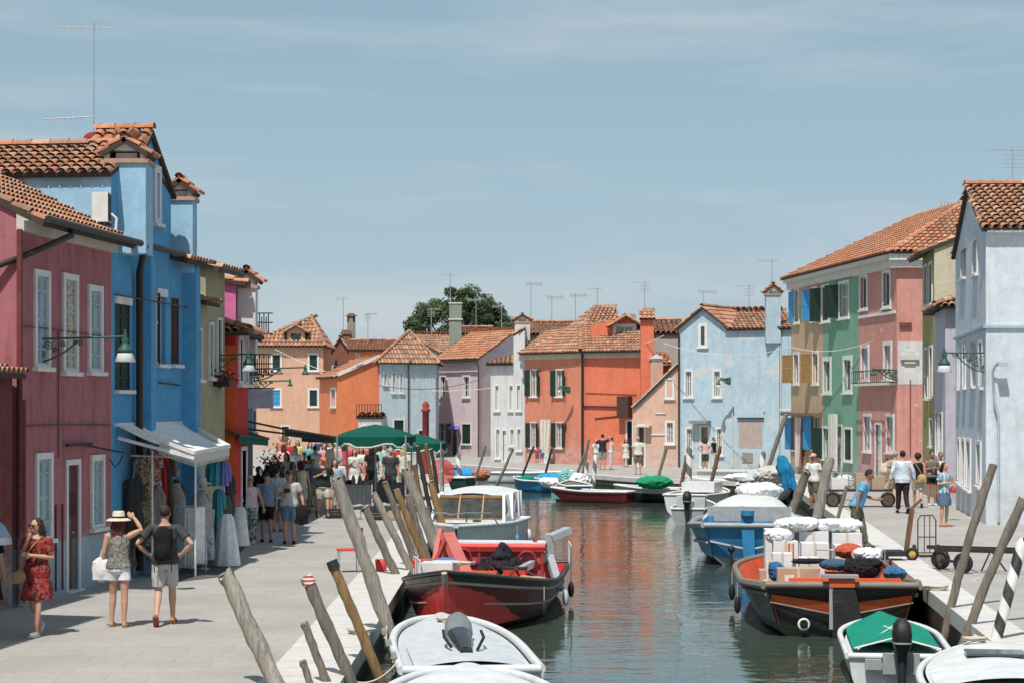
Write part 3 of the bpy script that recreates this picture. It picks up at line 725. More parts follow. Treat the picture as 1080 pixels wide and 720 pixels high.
# red satellite dish on the ridge + tall aerial
sd = thing('satellite_dish', 'dark red satellite dish peeping over the azure house ridge', 'satellite dish', at(97, 150, 42.3))
m = MB(); m.ell(at(97, 149, 42.5), (.19, .07, .19), 16, 8); m.build('dish', simple('red_dish', (.25, .03, .02)), sd)
m = MB(); m.bar(at(97, 160, 42.5), at(97, 150, 42.5), .03); m.build('arm', M_dark, sd)

# olive & cream houses further along
h = House('terraced_house', 'narrow low cream house with a small tiled roof between the azure and olive houses', LP(205.5), LP(217), 6, P_olive)
h.win(207.5, 212, 346, 400, fw=.05, sh='closed', shm=M_shg, bars=False); h.vol(5.55, 'eave', .7, over=.3); h.done()
h = House('terraced_house', 'olive beige house with dark shuttered windows left of the scarlet house', LP(217), LP(237), 7, P_olive)
h.win(219.5, 224, 340, 398, fw=.06, sh='closed', shm=M_shbr, bars=False); h.win(228, 233, 335, 392, fw=.06, sh='closed', shm=M_shbr, bars=False); h.vol(6.35, 'eave', .9, over=.35); h.done(); h.gutter(6.3, .38)
h = House('terraced_house', 'narrow scarlet house, side coloured orange for sunlight, with a tiled roof and flower box on the left', (-6.37, 48), (-6.37, 50.35), 5, P_scar)
h.win(251, 256, 352, 405, fw=.14, pane=M_curt); h.win(257.5, 261, 353, 405, fw=.1, pane=M_curt); h.door(254, 260, 470, mat=M_shw)
h.vol(4.95, 'hip', .5, over=.35, tw=.2); h.done()
m = MB(); facade(m, V((-6.66, 47.985)), V((-6.37, 47.985)), -.1, [(0, 4.7), (.29, 4.7)], ()); m.build('side_wall', plaster('sunlit_scarlet_plaster', (.75, .13, .03), .15), h.root)  # orange stands for sunlight on the scarlet side wall
fb = thing('flower_box', 'dark red flowers in a window box on the olive house', 'flower box', at(234, 402, 46.9))
m = MB(); c = at(234, 404, 46.9); m.box(c, (.42, .7, .14)); m.build('planter', M_dark, fb)
m = MB(); random.seed(3)
for i in range(260):
    p = c + V((random.gauss(0, .13), random.gauss(0, .25), .12 + random.gauss(0, .09))); a = random.random() * 3; s = .035
    m.add([p + V((math.cos(a), math.sin(a), 0)) * s, p + V((0, 0, s)), p - V((math.cos(a), math.sin(a), 0)) * s, p - V((0, 0, s))], [(0, 1, 2, 3)])
m.build('flowers', pattern('red_flowers', [(.16, .01, .03), (.05, .01, .015), (.03, .05, .02), (.25, .02, .05)], 60), fb)
h = House('terraced_house', 'magenta house rising behind the scarlet one with a white chimney', (-6.68, 50.45), (-6.95, 54), 6, P_mag)
h.vol(6.25, 'eave', .5, over=.25); h.done(); chimney(h.root, -6.68, -6.24, 50.75, 51.2, 4.6, 6.15, P_wht, zc=.18)
h = House('terraced_house', 'pale narrow house with iron balconies receding behind the scarlet house', (-6.98, 54.1), (-8.2, 66), 6, plaster('teal_grey_plaster', (.16, .26, .32), .5))
for y in (370, 430): h.win(266, 269, y, y + 26, fw=.1, sh='closed', shm=M_shg)
h.vol(5.4, 'eave', .8, over=.3); h.done()
for i, (y, z) in enumerate(((395, 0), (352, 0))):
    m = MB(); c = at(276, y, 56); w = .9
    for k in range(9): m.tube([(c.x - .3 + .06 * k, c.y, c.z), (c.x - .3 + .06 * k, c.y, c.z + .55 - .1 * (k % 2))], .015, 4)
    for q in (0, .3, .55): m.bar((c.x - .45, c.y, c.z + q), (c.x + .3, c.y, c.z + q), .03)
    m.build('balcony_rail', M_dark, h.root)

# ------------------------------------------------------------ middle distance, left of the canal
P_peach = plaster('peach_plaster', (.60, .37, .26), .3)
def fh(name, label, pa, Ya, pb, Yb, depth, mat, **k): return House(name, label, (PX(pa, Ya), Ya), (PX(pb, Yb), Yb), depth, mat, **k)
h = fh('house', 'peach house with a dormer in its pointed tiled roof at the end of the street', 258, 160, 341, 160, 7, P_peach)
for x in (286, 325):
    h.win(x - .5, x + 11.5, 372, 391, sh='closed', shm=M_shg, fw=.15); h.win(x - .5, x + 11.5, 409, 429, sh='closed', shm=M_shg if x > 300 else M_shb, fw=.15)
h.win(262, 272, 372, 391, sh='closed', shm=M_shg, fw=.15); h.door(296, 306, 448)
z = PZ(365, 160)
facade(h.walls, h.A, h.B, -.3, [(0, z), (h.L, z)], h.ops); facade(h.walls, h.B, h.B + h.dep, -.3, [(0, z), (7, z)], ()); facade(h.walls, h.A + h.dep, h.A, -.3, [(0, z), (7, z)], ())
ap = V((PX(327, 162), 163, 10.2)); E0, E1 = V((PX(255, 160), 159.6, z)), V((PX(344, 160), 159.6, z)); E2, E3 = E1 + V((0, 8, 0)), E0 + V((0, 8, 0)); ap2 = V((ap.x, 165, ap.z)); ap3 = V((PX(290, 160), 163.5, 9.4))
tiles(h.roof, [E0, E1, ap], .3, .5); tiles(h.roof, [E1, E2, ap2, ap], .3, .5); tiles(h.roof, [E3, E0, ap, ap2], .3, .5); ridge_caps(h.roof, E1, ap, .15, .5); ridge_caps(h.roof, E0, ap, .15, .5)
h.done()
dm = MB(); a, b = V((PX(302.5, 160), 160.2)), V((PX(321, 160), 160.2)); zz = PZ(363, 160); facade(dm, a, b, zz, [(0, zz + .95), ((b - a).length / 2, zz + 1.35), ((b - a).length, zz + .95)], ()); dm.box(((a.x + b.x) / 2, 161.2, zz + .47), (b.x - a.x, 1.9, .94)); do = dm.build('dormer', P_peach, h.root)
window(do, a, b, 306, 317, 353, 360, frame=False, sh='closed', shm=M_shg, deep=.0, sill=False, part='window') if False else None
m = MB(); obox(m, a, V((1, 0)), V((0, -1)), .3, 1.05, zz + .25, zz + .8, 0, .04); m.build('window', M_shg, do)
m = MB(); cx = (a.x + b.x) / 2
for s in (-1, 1):
    e0, e1, r0, r1 = V((cx + s * .95, 159.9, zz + .9)), V((cx + s * .95, 162.5, zz + .9)), V((cx, 159.9, zz + 1.45)), V((cx, 162.5, zz + 1.45)); tiles(m, [e0, e1, r1, r0] if s < 0 else [e1, e0, r0, r1], .3, .5)
m.build('roof', [M_tile, M_brickdk], do)

P_or = plaster('orange_plaster', (.68, .22, .10), .2); P_salm = plaster('salmon_plaster', (.50, .22, .15), .3)
h = fh('house', 'orange house with a white verge and a windowless lit gable behind the street awning', 337, 139, 356, 133, 5.6, P_or, dv=(1, .35), tm=M_tile2)
h.win(349, 354.5, 408, 429, fw=.12, pane=M_curt); volume(h.walls, h.A, h.B, h.dep, -.3, 5.2, 'eave', 1.2, h.ops, roof=h.roof, tw=.24, tl=.42, over=.25); h.done()
m = MB(); m.bar((h.B.x, h.B.y - .12, 5.3), (h.B.x + h.dep.x / 2, h.B.y + h.dep.y / 2 - .12, 6.5), .1, .22); m.build('verge_board', M_white, h.root)
h = fh('house', 'tall orange house with a flat tiled ridge behind the lit orange gable', 368, 158, 420, 158, 6, P_or, tm=M_tile2)
h.win(375, 379, 372, 388, fw=.1); h.vol(PZ(369, 158), 'eave', .7, tw=.24, tl=.42); h.done()
h = fh('house', 'small brown house with a dark shaded eave between peach and orange houses', 343, 168, 374, 168, 6, plaster('brown_plaster', (.22, .10, .07)))
h.win(350, 356, 385, 395); h.vol(PZ(379, 168), 'gable', 1.7, tw=.24, tl=.42, over=.7); h.done()
x0, x1 = PX(366.5, 170), PX(374.5, 170); m = MB(); m.box(((x0 + x1) / 2, 170, 8.5), (x1 - x0, .6, 4.2)); ch = m.build('chimney', plaster('grey_render', (.26, .24, .20)), h.root)
m = MB(); zc = PZ(337, 170)
for a in (-.3, .3): m.box(((x0 + x1) / 2 + a * .8, 170, zc - .0), (.12, .6, .5))
m.box(((x0 + x1) / 2, 170, zc + .3), (.85, .8, .1)); m.box(((x0 + x1) / 2 + .0, 170, zc + .42), (.5, .5, .14)); m.box((x0 - .1, 169.8, PZ(361, 170)), (.7, .5, 2.0)); m.box((x0 - .1, 169.8, PZ(352, 170)), (.9, .7, .12)); m.build('cap', simple('chimney_brick', (.22, .12, .09)), ch)

P_pblue = plaster('pale_blue_plaster', (.46, .56, .62), .3); P_lil = plaster('lilac_plaster', (.68, .55, .60), .3, peel=.5, peelcol=(.60, .52, .53))
h = fh('house', 'pale blue house with three narrow upper windows and a broad brown roof beyond the stalls', 400, 131, 459.5, 133, 6, P_pblue, dv=(0, 1), tm=M_tile3)
h.win(404, 408.5, 392, 406, fw=.08); h.win(413, 418, 391.5, 414, fw=.1); h.win(421, 425.5, 391.5, 414, fw=.1); h.win(414, 427, 441, 457, fw=.1, sh='closed', shm=M_shg); h.door(440, 448, 452)
h.vol(PZ(384.5, 135), 'hip', 2.1, tw=.24, tl=.42, over=.3); h.done(); h.pipe(430, 6.2, out=.12)
h = fh('low_building', 'low white building with a railed terrace below the orange gable', 378, 128, 402, 128, 5, P_wht, cat='building')
h.door(381, 386, 447, box=None); h.vol(PZ(441, 128), 'eave', .15, tw=.24, tl=.42, over=.1); h.done()
m = MB()
for k in range(10): m.tube([(PX(376 + k * 2.9, 127.8), 127.8, 2.6), (PX(376 + k * 2.9, 127.8), 127.8, 3.4)], .02, 4)
m.bar((PX(376, 127.8), 127.8, 3.4), (PX(403, 127.8), 127.8, 3.4), .04); m.build('terrace_rail', M_dark, h.root)
h = fh('house', 'lilac house with peeling plaster and an orange roof rising to the right', 459.8, 141, 505, 136, 10, P_lil, dv=(.55, 1), tm=M_tile2)
h.win(464, 471, 395, 419, fw=.13, pane=M_shg); h.win(488, 496, 395, 419, fw=.13, pane=M_shg); h.win(463, 472, 445, 468, fw=.06, sh='open', shm=M_shg, ang=5); h.win(487, 497, 446, 468, fw=.06, sh='closed', shm=M_shg); h.door(476, 483, 448, mat=M_wood)
h.vol(PZ(378.5, 139), 'eave', 1.9, tw=.24, tl=.42, over=.3); h.done(); h.pipe(506, 6.3, face='F'); h.gutter(6.25, .35)
m = MB(); m.add([at(473, 449, 138.5), at(484, 448, 138.3), at(485, 452, 137.6), at(472, 453, 137.8)], [(0, 1, 2, 3)]); m.build('awning', cloth((.15, .12, .4)), h.root)
h = fh('house', 'narrow white house with a small brown roof between lilac and tall white houses', 517.5, 124, 541.5, 123, 6, P_wht, tm=M_tile3)
for x in (521.5, 536.5): h.win(x, x + 6, 405, 433, fw=.1, pane=M_shw); h.win(x + 1, x + 7, 451, 483 if x < 530 else 470, fw=.1, pane=M_curt)
h.door(529, 535.5, 452, mat=M_shw); h.vol(PZ(384, 123.5), 'eave', .6, tw=.28, tl=.45, over=.25); h.done(); h.gutter(PZ(383, 123.5), .3)
h = fh('house', 'tall narrow white house with a chimney squeezed against the big orange house', 541.6, 122.8, 553.5, 122.5, 8, P_wht, dv=(0.03, 1))
h.win(544.5, 550, 405, 433, fw=.1, pane=M_shw); h.win(545, 550.5, 451, 475, fw=.1, pane=M_curt); h.vol(PZ(353, 122.6), 'shed', .35, tw=.28, tl=.45, over=.05, side_over=.05); h.done()
chimney(h.root, PX(543, 125), PX(559, 125), 124.6, 125.4, 7.2, PZ(341, 125), P_wht, zc=.22)
h = fh('house', 'grey house with a red tiled roof seen above the white houses behind', 555, 131, 612, 131, 6, P_cream); h.vol(PZ(352, 131), 'eave', .75, tw=.24, tl=.42); h.done()
h = fh('house', 'low roofed house far behind the pale blue one, under the tree', 404, 178, 462, 172, 9, P_cream, tm=M_tile3); h.win(452, 455, 362, 366, frame=False); h.vol(PZ(372, 175), 'gable', 1.5, tw=.28, tl=.45); h.done()
h = fh('house', 'white house with a red roof far behind the lilac one, right of the green chimney', 478, 165, 518, 165, 6, P_wht, tm=M_tile2); h.win(505, 509, 356, 362, frame=False); h.win(514, 517, 356, 362, frame=False); h.vol(PZ(353, 165), 'eave', .6, tw=.35, tl=.5); h.done()
h = fh('house', 'red-roofed house end far behind, right of the tree', 520, 165, 540, 165, 6, P_cream, tm=M_tile2); h.vol(PZ(356, 165), 'eave', .6, tw=.35, tl=.5); h.done()
gc = thing('chimney_stack', 'tall green-grey square chimney stack in front of the tree', 'chimney', (PX(480, 150), 150, 5))
m = MB(); x0, x1 = PX(474, 150), PX(487, 150); m.box(((x0 + x1) / 2, 150, (5 + PZ(320, 150)) / 2), (x1 - x0, .9, PZ(320, 150) - 5)); m.build('shaft', plaster('green_grey_render', (.24, .27, .22)), gc)
m = MB(); m.box(((x0 + x1) / 2, 150, PZ(337, 150)), (x1 - x0 + .15, 1.05, .1)); m.box(((x0 + x1) / 2, 150, PZ(320, 150)), (x1 - x0 + .1, 1, .1)); m.build('band', M_stone, gc)

# ------------------------------------------------------------ big orange house and neighbours on the far quay
P_bor = plaster('coral_orange_plaster', (.62, .23, .15), .35); P_red2 = plaster('vermilion_plaster', (.66, .18, .10), .3)
C0 = (PX(553.6, 122), 122); C1 = (PX(613, 118), 118); C2 = (PX(690, 115.5), 115.5)
h = House('house', 'big orange corner house with green shutters and hipped roof on the far quay', C0, C1, 8, P_bor)
for x in (557, 584): h.win(x + 2.5, x + 10.5, 389, 418, fw=.06, pane=M_curt, sh='open', shm=M_shg, ang=25)
h.win(559.5, 566.5, 444.5, 472, fw=.06, pane=M_curt, sh='open', shm=M_shg, ang=20); h.win(586.5, 594, 444.5, 472, fw=.06, pane=M_curt, sh='open', shm=M_shg, ang=20)
h.door(570.5, 579, 444, mat=M_shw)
A3, B3 = v2(C1), v2(C2)
o1 = door(h.root, A3, B3, 660, 668.5, 442, mat=M_black, label='dark open doorway of the vermilion wall')
zt = PZ(372, 120); dep = V((.2, 8))
facade(h.walls, h.A, h.B, -.3, [(0, zt), (h.L, zt)], h.ops); 
w2 = MB(); facade(w2, A3, B3, -.3, [(0, zt), ((B3 - A3).length, zt)], [o1]); facade(w2, B3, B3 + V((.5, 8)), -.3, [(0, zt), (8, zt)], ()); w2.build('side_wall', P_red2, h.root)
g3 = lambda p, z: V((p.x, p.y, z))
e0 = g3(h.A + V((-.35, -.35)), zt + .02); e1 = g3(h.B + V((-.05, -.45)), zt + .02); e2 = g3(B3 + V((-.3, -.4)), zt + .02)
ap = at(612, 343, 122.5); apr = at(672, 343, 122.5); apl = at(575, 350, 127)
tiles(h.roof, [e0, e1, ap], .23, .40); tiles(h.roof, [e0, ap, apl], .23, .40); tiles(h.roof, [e1, e2, apr, ap], .23, .40); ridge_caps(h.roof, e1 + V((0, 0, .06)), ap, .14, .45)
tiles(h.roof, [at(560, 372, 130), e0, apl], .23, .40)
e = at(615, 345, 123.5), at(652, 341, 123.5), at(650, 325, 126.5), at(628, 322, 126.5); tiles(h.roof, e, .23, .40); tiles(h.roof, [at(594, 349, 127), e[0], e[3]], .23, .40)
h.done(); h.cornice(zt - .35, zt - .02, .15, mat=P_cream)
m = MB(); d_ = (B3 - A3).normalized(); n_ = V((d_.y, -d_.x)); obox(m, A3, d_, n_, 0, (B3 - A3).length - .2, zt - .35, zt - .02, 0, .14); m.build('cornice', P_cream, h.root)
m = MB(); p = h.B; m.tube([(p.x + .05, p.y - .25, zt - .1), (p.x + .05, p.y - .2, 0)], .07, 7); m.bar((*(A3 + d_ * .1 + n_ * .06), PZ(428, 118)), (*(A3 + d_ * 2.6 + n_ * .06), PZ(429, 117)), .07); m.build('downpipe', M_dark, h.root)
dm = MB(); a, b = V((PX(623, 119.5), 119.5)), V((PX(672, 119.0), 119.0)); zz = PZ(362, 119); ww = window(h.root, a, b, 646.5, 671, 341.5, 358.5, fw=.14, sill=False, pane=M_curt, deep=-.012); facade(dm, a, b, zz - .3, [(0, PZ(343, 119)), (1.2, PZ(343, 119)), (2.05, PZ(335, 119)), (2.64, PZ(343, 119))], ()); dm.box(((a.x + b.x) / 2, 121, (zz - .3 + PZ(343, 119)) / 2), (b.x - a.x, 2.6, PZ(343, 119) - zz + .3)); dd_ = dm.build('dormer', P_red2, h.root)
m = MB(); cx = PX(660, 119)
for s in (-1, 1):
    q0, q1, r0, r1 = V((cx + s * 1.0, 118.7, PZ(344, 119))), V((cx + s * 1.0, 122, PZ(344, 119))), V((cx, 118.7, PZ(333, 119))), V((cx, 122, PZ(333, 119))); tiles(m, [q0, q1, r1, r0] if s < 0 else [q1, q0, r0, r1], .25, .45)
m.build('roof', [M_tile2, M_brickdk], dd_)
x0, x1 = PX(676, 115), PX(689.5, 115)
m = MB(); m.box(((x0 + x1) / 2, 115.4, (3 + PZ(335, 115)) / 2), (x1 - x0, .7, PZ(335, 115) - 3)); ch = m.build('chimney', P_red2, h.root)
m = MB(); tiles(m, [(x0 - .1, 114.9, PZ(336, 115)), (x1 + .1, 114.9, PZ(336, 115)), (x1, 115.4, PZ(328, 115)), (x0, 115.4, PZ(328, 115))], .2, .3); m.build('roof', [M_tile2, M_brickdk], ch)
m = MB(); obox(m, A3, d_, n_, hit(A3, B3, 655), hit(A3, B3, 667), PZ(440, 116), PZ(417.5, 116), .0, .5); m.build('canopy', simple('brown_boarding', (.07, .04, .03)), h.root)
m = MB(); m.tube([(*(A3 + d_ * .3 + n_ * .03), PZ(414, 117.5)), (*(A3 + d_ * 3.6 + n_ * .03), PZ(416, 116))], .015, 4); m.tube([(*(A3 + d_ * .9 + n_ * .03), PZ(441, 117.5)), (*(A3 + d_ * 2.8 + n_ * .03), PZ(438, 116))], .03, 4); m.build('cable', M_dark, h.root)
m = MB(); random.seed(5)
cu = MB(); a = at(575, 443, 119.6); rows = []
for j in range(9):
    z = 1.9 * (8 - j) / 8 + .35; w = .25 + (.38 if j < 3 else .38 * (1 - (j - 3) / 9)); rows.append([V((a.x - w / 2 + w * i / 14, 118.9 + .07 * math.sin(i * 1.4 + j * .2), z + .3)) for i in range(15)])
cu.loft(rows, 0, False, True, False); cu.build('door_curtain', cloth((.62, .60, .54)), h.root)

h = fh('house', 'small peach lean-to house with a sloping white verge between orange and blue houses', 667.5, 113.6, 715, 112.6, 6, plaster('pale_peach_plaster', (.62, .40, .32), .35, peel=.3, peelcol=(.62, .58, .54)))
h.win(701.5, 711.5, 398, 420, fw=.12, pane=M_curt); h.win(701.5, 712, 443, 468, fw=.12, pane=M_curt); h.door(672, 681, 447, mat=M_wood)
z0_, z1_ = PZ(430, 113), PZ(384, 112.6); h.vol(z0_, 'shed', z1_ - z0_, over=.0, side_over=.15, tw=.26, tl=.42); h.done()
m = MB(); m.bar((h.A.x, h.A.y - .1, z0_ + .03), (h.B.x, h.B.y - .1, z1_ + .03), .1, .12); m.build('verge', M_white, h.root)
m = MB(); obox(m, h.A, h.d, h.n, .25, 1.1, PZ(450, 113), PZ(448, 113), 0, .5); m.build('door_hood', M_stone, h.root)
m = MB(); obox(m, h.A, h.d, h.n, 1.0, 2.0, PZ(458.5, 113), PZ(457, 113), 0, .05); m.build('ledge', M_white, h.root); m = MB(); obox(m, h.A, h.d, h.n, 1.3, 1.9, PZ(436, 113), PZ(435, 113), 0, .05); m.build('ledge', M_white, h.root)
x0, x1 = PX(686, 114.5), PX(699, 114.5); m = MB(); m.box(((x0 + x1) / 2, 114.6, 4.0), (x1 - x0, .6, 3.4)); ch = m.build('chimney', plaster('peach_render', (.58, .36, .28)), h.root)
m = MB(); m.box(((x0 + x1) / 2, 114.6, 5.75), (.5, .5, .3)); m.prism([(x0 - .05, 114.2, 5.9), (x1 + .05, 114.2, 5.9), ((x0 + x1) / 2, 114.2, 6.15)], (0, .8, 0)); m.build('cap', M_white, ch)
h = fh('house', 'grey-walled house with tiled roofs behind the lean-to', 688, 119, 722, 119, 7, plaster('warm_grey_plaster', (.40, .38, .35))); h.vol(PZ(352, 119), 'eave', .8, over=.15, tw=.28, tl=.45); h.done()
m = MB(); tiles(m, [at(688, 386, 116.5), at(708, 384, 116.5), at(704, 372, 118.5), at(692, 371, 118.5)], .25, .4); m.build('lower_roof', [M_tile2, M_brickdk], h.root)
m = MB(); m.box((PX(698, 118), 118.2, PZ(393, 118)), (1.1, 1.2, 1.6)); m.build('bay', P_red2, h.root)
# light blue house with gable
P_lblue = plaster('light_blue_plaster', (.41, .54, .63), .4, peel=.72, peelcol=(.55, .56, .57))
h = fh('house', 'worn light blue gabled house with a tall chimney at the canal bend', 715.6, 112.5, 768, 111, 9, P_lblue)
h.win(736.5, 746.5, 341, 366, fw=.14, bars=False, deep=-.012); h.ops.pop()
h.win(721.5, 731.5, 389, 419, fw=.13, pane=M_curt); h.win(751.5, 761.5, 389, 419, fw=.13, pane=M_curt); h.win(723, 731.5, 450, 478, fw=.1); h.win(755, 763, 450, 480, fw=.1); h.door(738, 748.5, 448, mat=simple('weathered_door', (.28, .2, .15)))
zt = PZ(346, 111.7); h.vol(zt, 'gable', PZ(325, 111.7) - zt, over=.15, side_over=.2, tw=.25, tl=.42)
A4, B4 = h.B, V((PX(836, 109), 109)); volume(h.walls, A4, B4, V((.2, 9)), -.3, PZ(347, 110), 'eave', 1.05, (), roof=h.roof, over=.25, tw=.25, tl=.42); h.done(); h.pipe(717, zt, out=.1, r=.05)
d_ = (B4 - A4).normalized(); n_ = V((d_.y, -d_.x))
m = MB(); obox(m, A4, d_, n_, hit(A4, B4, 808), hit(A4, B4, 823), 0, PZ(347, 110), 0, .14); m.build('chimney_breast', P_lblue, h.root)
chimney(h.root, PX(807, 109.6), PX(822.5, 109.6), 109.2, 109.8, 6.6, PZ(312, 109.6), P_lblue, zc=.3)
m = MB(); obox(m, h.A, h.d, h.n, hit(h.A, h.B, 731), hit(h.A, h.B, 750), PZ(446, 112), PZ(443, 112), 0, .55); m.build('door_hood', simple('grey_slate', (.25, .24, .22)), h.root)
m = MB(); obox(m, A4, d_, n_, hit(A4, B4, 783), hit(A4, B4, 794), PZ(487, 110), PZ(477, 110), 0, .05); m.build('meter_box', simple('meter_box', (.25, .25, .22)), h.root)
m = MB(); u = hit(A4, B4, 773); m.tube([(*(A4 + d_ * u + n_ * .08), PZ(434, 110.8)), (*(A4 + d_ * u + n_ * .08), .1)], .03, 5); u = hit(A4, B4, 824); m.tube([(*(A4 + d_ * u + n_ * .08), PZ(350, 110)), (*(A4 + d_ * u + n_ * .08), 2)], .025, 5); m.tube([(*(A4 + d_ * (u - 1) + n_ * .08), PZ(432, 110)), (*(B4 + n_ * .08), PZ(432, 110))], .03, 5); m.build('pipe', M_white, h.root)
m = MB()
for (x0, x1, y0, y1) in ((778, 806, 440, 441.5),): obox(m, A4, d_, n_, hit(A4, B4, x0), hit(A4, B4, x1), PZ(y1, 110), PZ(y0, 110), 0, .1)
m.build('shelf_bracket', M_dark, h.root)
m = MB(); bm = MB(); obox(bm, A4, d_, n_, hit(A4, B4, 779), hit(A4, B4, 804), PZ(472, 110), PZ(443, 110), 0, .012); bm.build('exposed_brick_patch', plaster('worn_brick_patch', (.42, .34, .31), .4, peel=.6, peelcol=(.35, .48, .60)), h.root)

# ------------------------------------------------------------ right row
A0, B0 = V((25.38 - .11 * 104.1, 104.1)), V((15.9, 86.2)); rd = (B0 - A0).normalized(); rn = V((rd.y, -rd.x)); inn = -rn
def RPx(px): return A0 + rd * hit(A0, B0, px)
zt = 9.35; ze = 9.75
P_bg = plaster('beige_plaster', (.50, .36, .24), .35); P_gr = plaster('green_plaster', (.19, .37, .26), .35); P_pk = plaster('salmon_pink_plaster', (.56, .27, .23), .5, peel=.35, peelcol=(.62, .55, .52)); P_ypk = plaster('ochre_plaster', (.45, .25, .08), .3)
def P3(t, w, z): p = A0 + rd * t + inn * w; return V((p.x, p.y, z))
t1, t2, t3 = (RPx(868) - A0).length, (RPx(905.5) - A0).length, (B0 - A0).length
rz = 12.2; ov = .45
h = House('terraced_house', 'beige house with bright blue shutters and an ochre ground floor, first of the right-hand row', A0, RPx(868), 9, P_bg, tm=M_tile2)
h.win(838, 843.5, 304, 341, fw=.12, sh='left', shm=M_shb, ang=12); h.win(856, 863, 302, 339, fw=.12, sh='left', shm=M_shb, ang=25)
h.win(837, 843, 371, 405, fw=.12, sh='left', shm=simple('ochre_shutter', (.3, .19, .08)), pane=M_wood, ang=50); h.win(857, 863.5, 370, 405, fw=.12, sh='left', shm=simple('ochre_shutter', (.3, .19, .08)), pane=M_wood, ang=50)
h.win(836, 842, 440, 474, frame=False, sh='left', shm=M_shb, ang=20); h.win(857, 864, 439, 474, frame=False, sh='left', shm=M_shb, ang=25); h.door(846, 853, 445)
facade(h.walls, h.A, h.B, -.3, [(0, zt), (h.L, zt)], h.ops); q = A0 + inn * 9; facade(h.walls, q, A0, -.3, [(0, zt), (9, zt)], ())
tiles(h.roof, [P3(-ov, -ov, ze - .1), P3(t1, -ov, ze - .1), P3(t1, 4.5, rz), P3(4.5, 4.5, rz)], .25, .42); tiles(h.roof, [P3(-ov, 9, ze - .1), P3(-ov, -ov, ze - .1), P3(4.5, 4.5, rz)], .25, .42); h.done(); h.cornice(zt - .3, ze - .1, .4, ext=.0)
m = MB(); obox(m, h.A, h.d, h.n, .1, h.L - .15, 0, PZ(474, 101), .004, .05); m.build('ochre_dado', P_ypk, h.root)
m = MB(); obox(m, h.A, h.d, h.n, -.2, h.L - .1, PZ(438, 102), PZ(435, 102), 0, .5); m.build('ledge', simple('old_board', (.16, .12, .08)), h.root)
cu = MB(); rows = []
for j in range(9):
    z = .35 + 2.4 * (8 - j) / 8; p0 = h.A + h.d * (hit(h.A, h.B, 845)) + h.n * .25; w = 1.35 - .06 * j
    rows.append([V((*(p0 + h.d * (w * i / 12) + h.n * .09 * math.sin(i * 1.7)), z)) for i in range(13)])
cu.loft(rows, 0, False, True, False); cu.build('door_curtain', stripes('pink_striped_cloth', (.62, .42, .42), (.66, .60, .56), .3, 0, 1), h.root)
h = House('terraced_house', 'green house with dark green shutters and tall white-framed windows in the right-hand row', RPx(868), RPx(905.5), 9, P_gr, z0=.02, tm=M_tile2)
for (a, b, c, d_) in ((866.5, 875, 300, 340), (885, 896, 296, 336)): h.win(a, b, c, d_, fw=.13, sh='left', shm=M_shg, ang=28)
h.win(868, 877, 376, 415, fw=.2, bars=False); h.win(889.5, 899, 374.5, 414, fw=.2, bars=False); h.win(868, 875, 449, 484, fw=.1, sh='left', shm=M_shg, ang=30); h.win(890.5, 899, 450, 486, fw=.1, sh='closed', shm=M_shg); h.door(880, 888.5, 447, mat=M_shw)
facade(h.walls, h.A, h.B, -.3, [(0, zt), (h.L, zt)], h.ops)
tiles(h.roof, [P3(t1, -ov, ze - .1), P3(t2, -ov, ze - .1), P3(t2, 4.5, rz), P3(t1, 4.5, rz)], .25, .42); h.done(); h.cornice(zt - .3, ze - .1, .4, ext=.0)
cu = MB(); rows = []
for j in range(9):
    z = .35 + 2.6 * (8 - j) / 8; p0 = h.A + h.d * (hit(h.A, h.B, 880)) + h.n * .25; w = 1.25
    rows.append([V((*(p0 + h.d * (w * i / 12) + h.n * .08 * math.sin(i * 1.9)), z)) for i in range(13)])
cu.loft(rows, 0, False, True, False); cu.build('door_curtain', cloth((.60, .60, .55)), h.root)
h = House('terraced_house', 'salmon pink house with an iron balcony rail and a white side patch, right-hand row', RPx(905.5), B0, 9, P_pk, z0=.05, tm=M_tile2)
for (a, b, c, d_) in ((907, 915.5, 289, 327), (931, 940, 284, 325)): h.win(a, b, c, d_, fw=.16, bars=False, pane=M_shg)
for (a, b, c, d_) in ((908, 917, 363, 401), (932, 941, 360, 400)): h.win(a, b, c, d_, fw=.16, bars=False, pane=M_sha)
for (a, b, c, d_) in ((911, 919, 436, 476), (935, 943.5, 436, 477)): h.win(a, b, c, d_, fw=.13, bars=False, pane=M_sha)
h.door(923, 930, 445, mat=M_shw); 
facade(h.walls, h.A, h.B, -.3, [(0, zt), (h.L, zt)], h.ops); qv = V((1, -.02)).normalized() * 9; facade(h.walls, h.B, h.B + qv, -.3, [(0, zt), (9, zt)], ())
E3 = P3(t3 + ov, -ov, ze - .1); R3 = P3(t3 - 5, 4.5, rz); E4 = V((E3.x + 10, E3.y - .2, ze - .1))
tiles(h.roof, [P3(t2, -ov, ze - .1), E3, R3, P3(t2, 4.5, rz)], .25, .42); tiles(h.roof, [E3, E4, V((R3.x + 5, R3.y, rz)), R3], .25, .42)
for s, t in ((P3(0, -ov, 9.8), P3(4.5, 4.5, rz + .05)), (P3(4.5, 4.5, rz + .05), R3)): pass
h.done(); h.cornice(zt - .35, ze - .1, .4, ext=.0)
m = MB(); nn = V((qv.y, -qv.x)).normalized(); obox(m, h.B, qv.normalized(), nn, -.3, 9, zt - .35, zt - .05, 0, .25); obox(m, h.B, qv.normalized(), nn, -.35, 9, zt - .05, ze - .1, 0, .4); m.build('cornice', M_white, h.root)
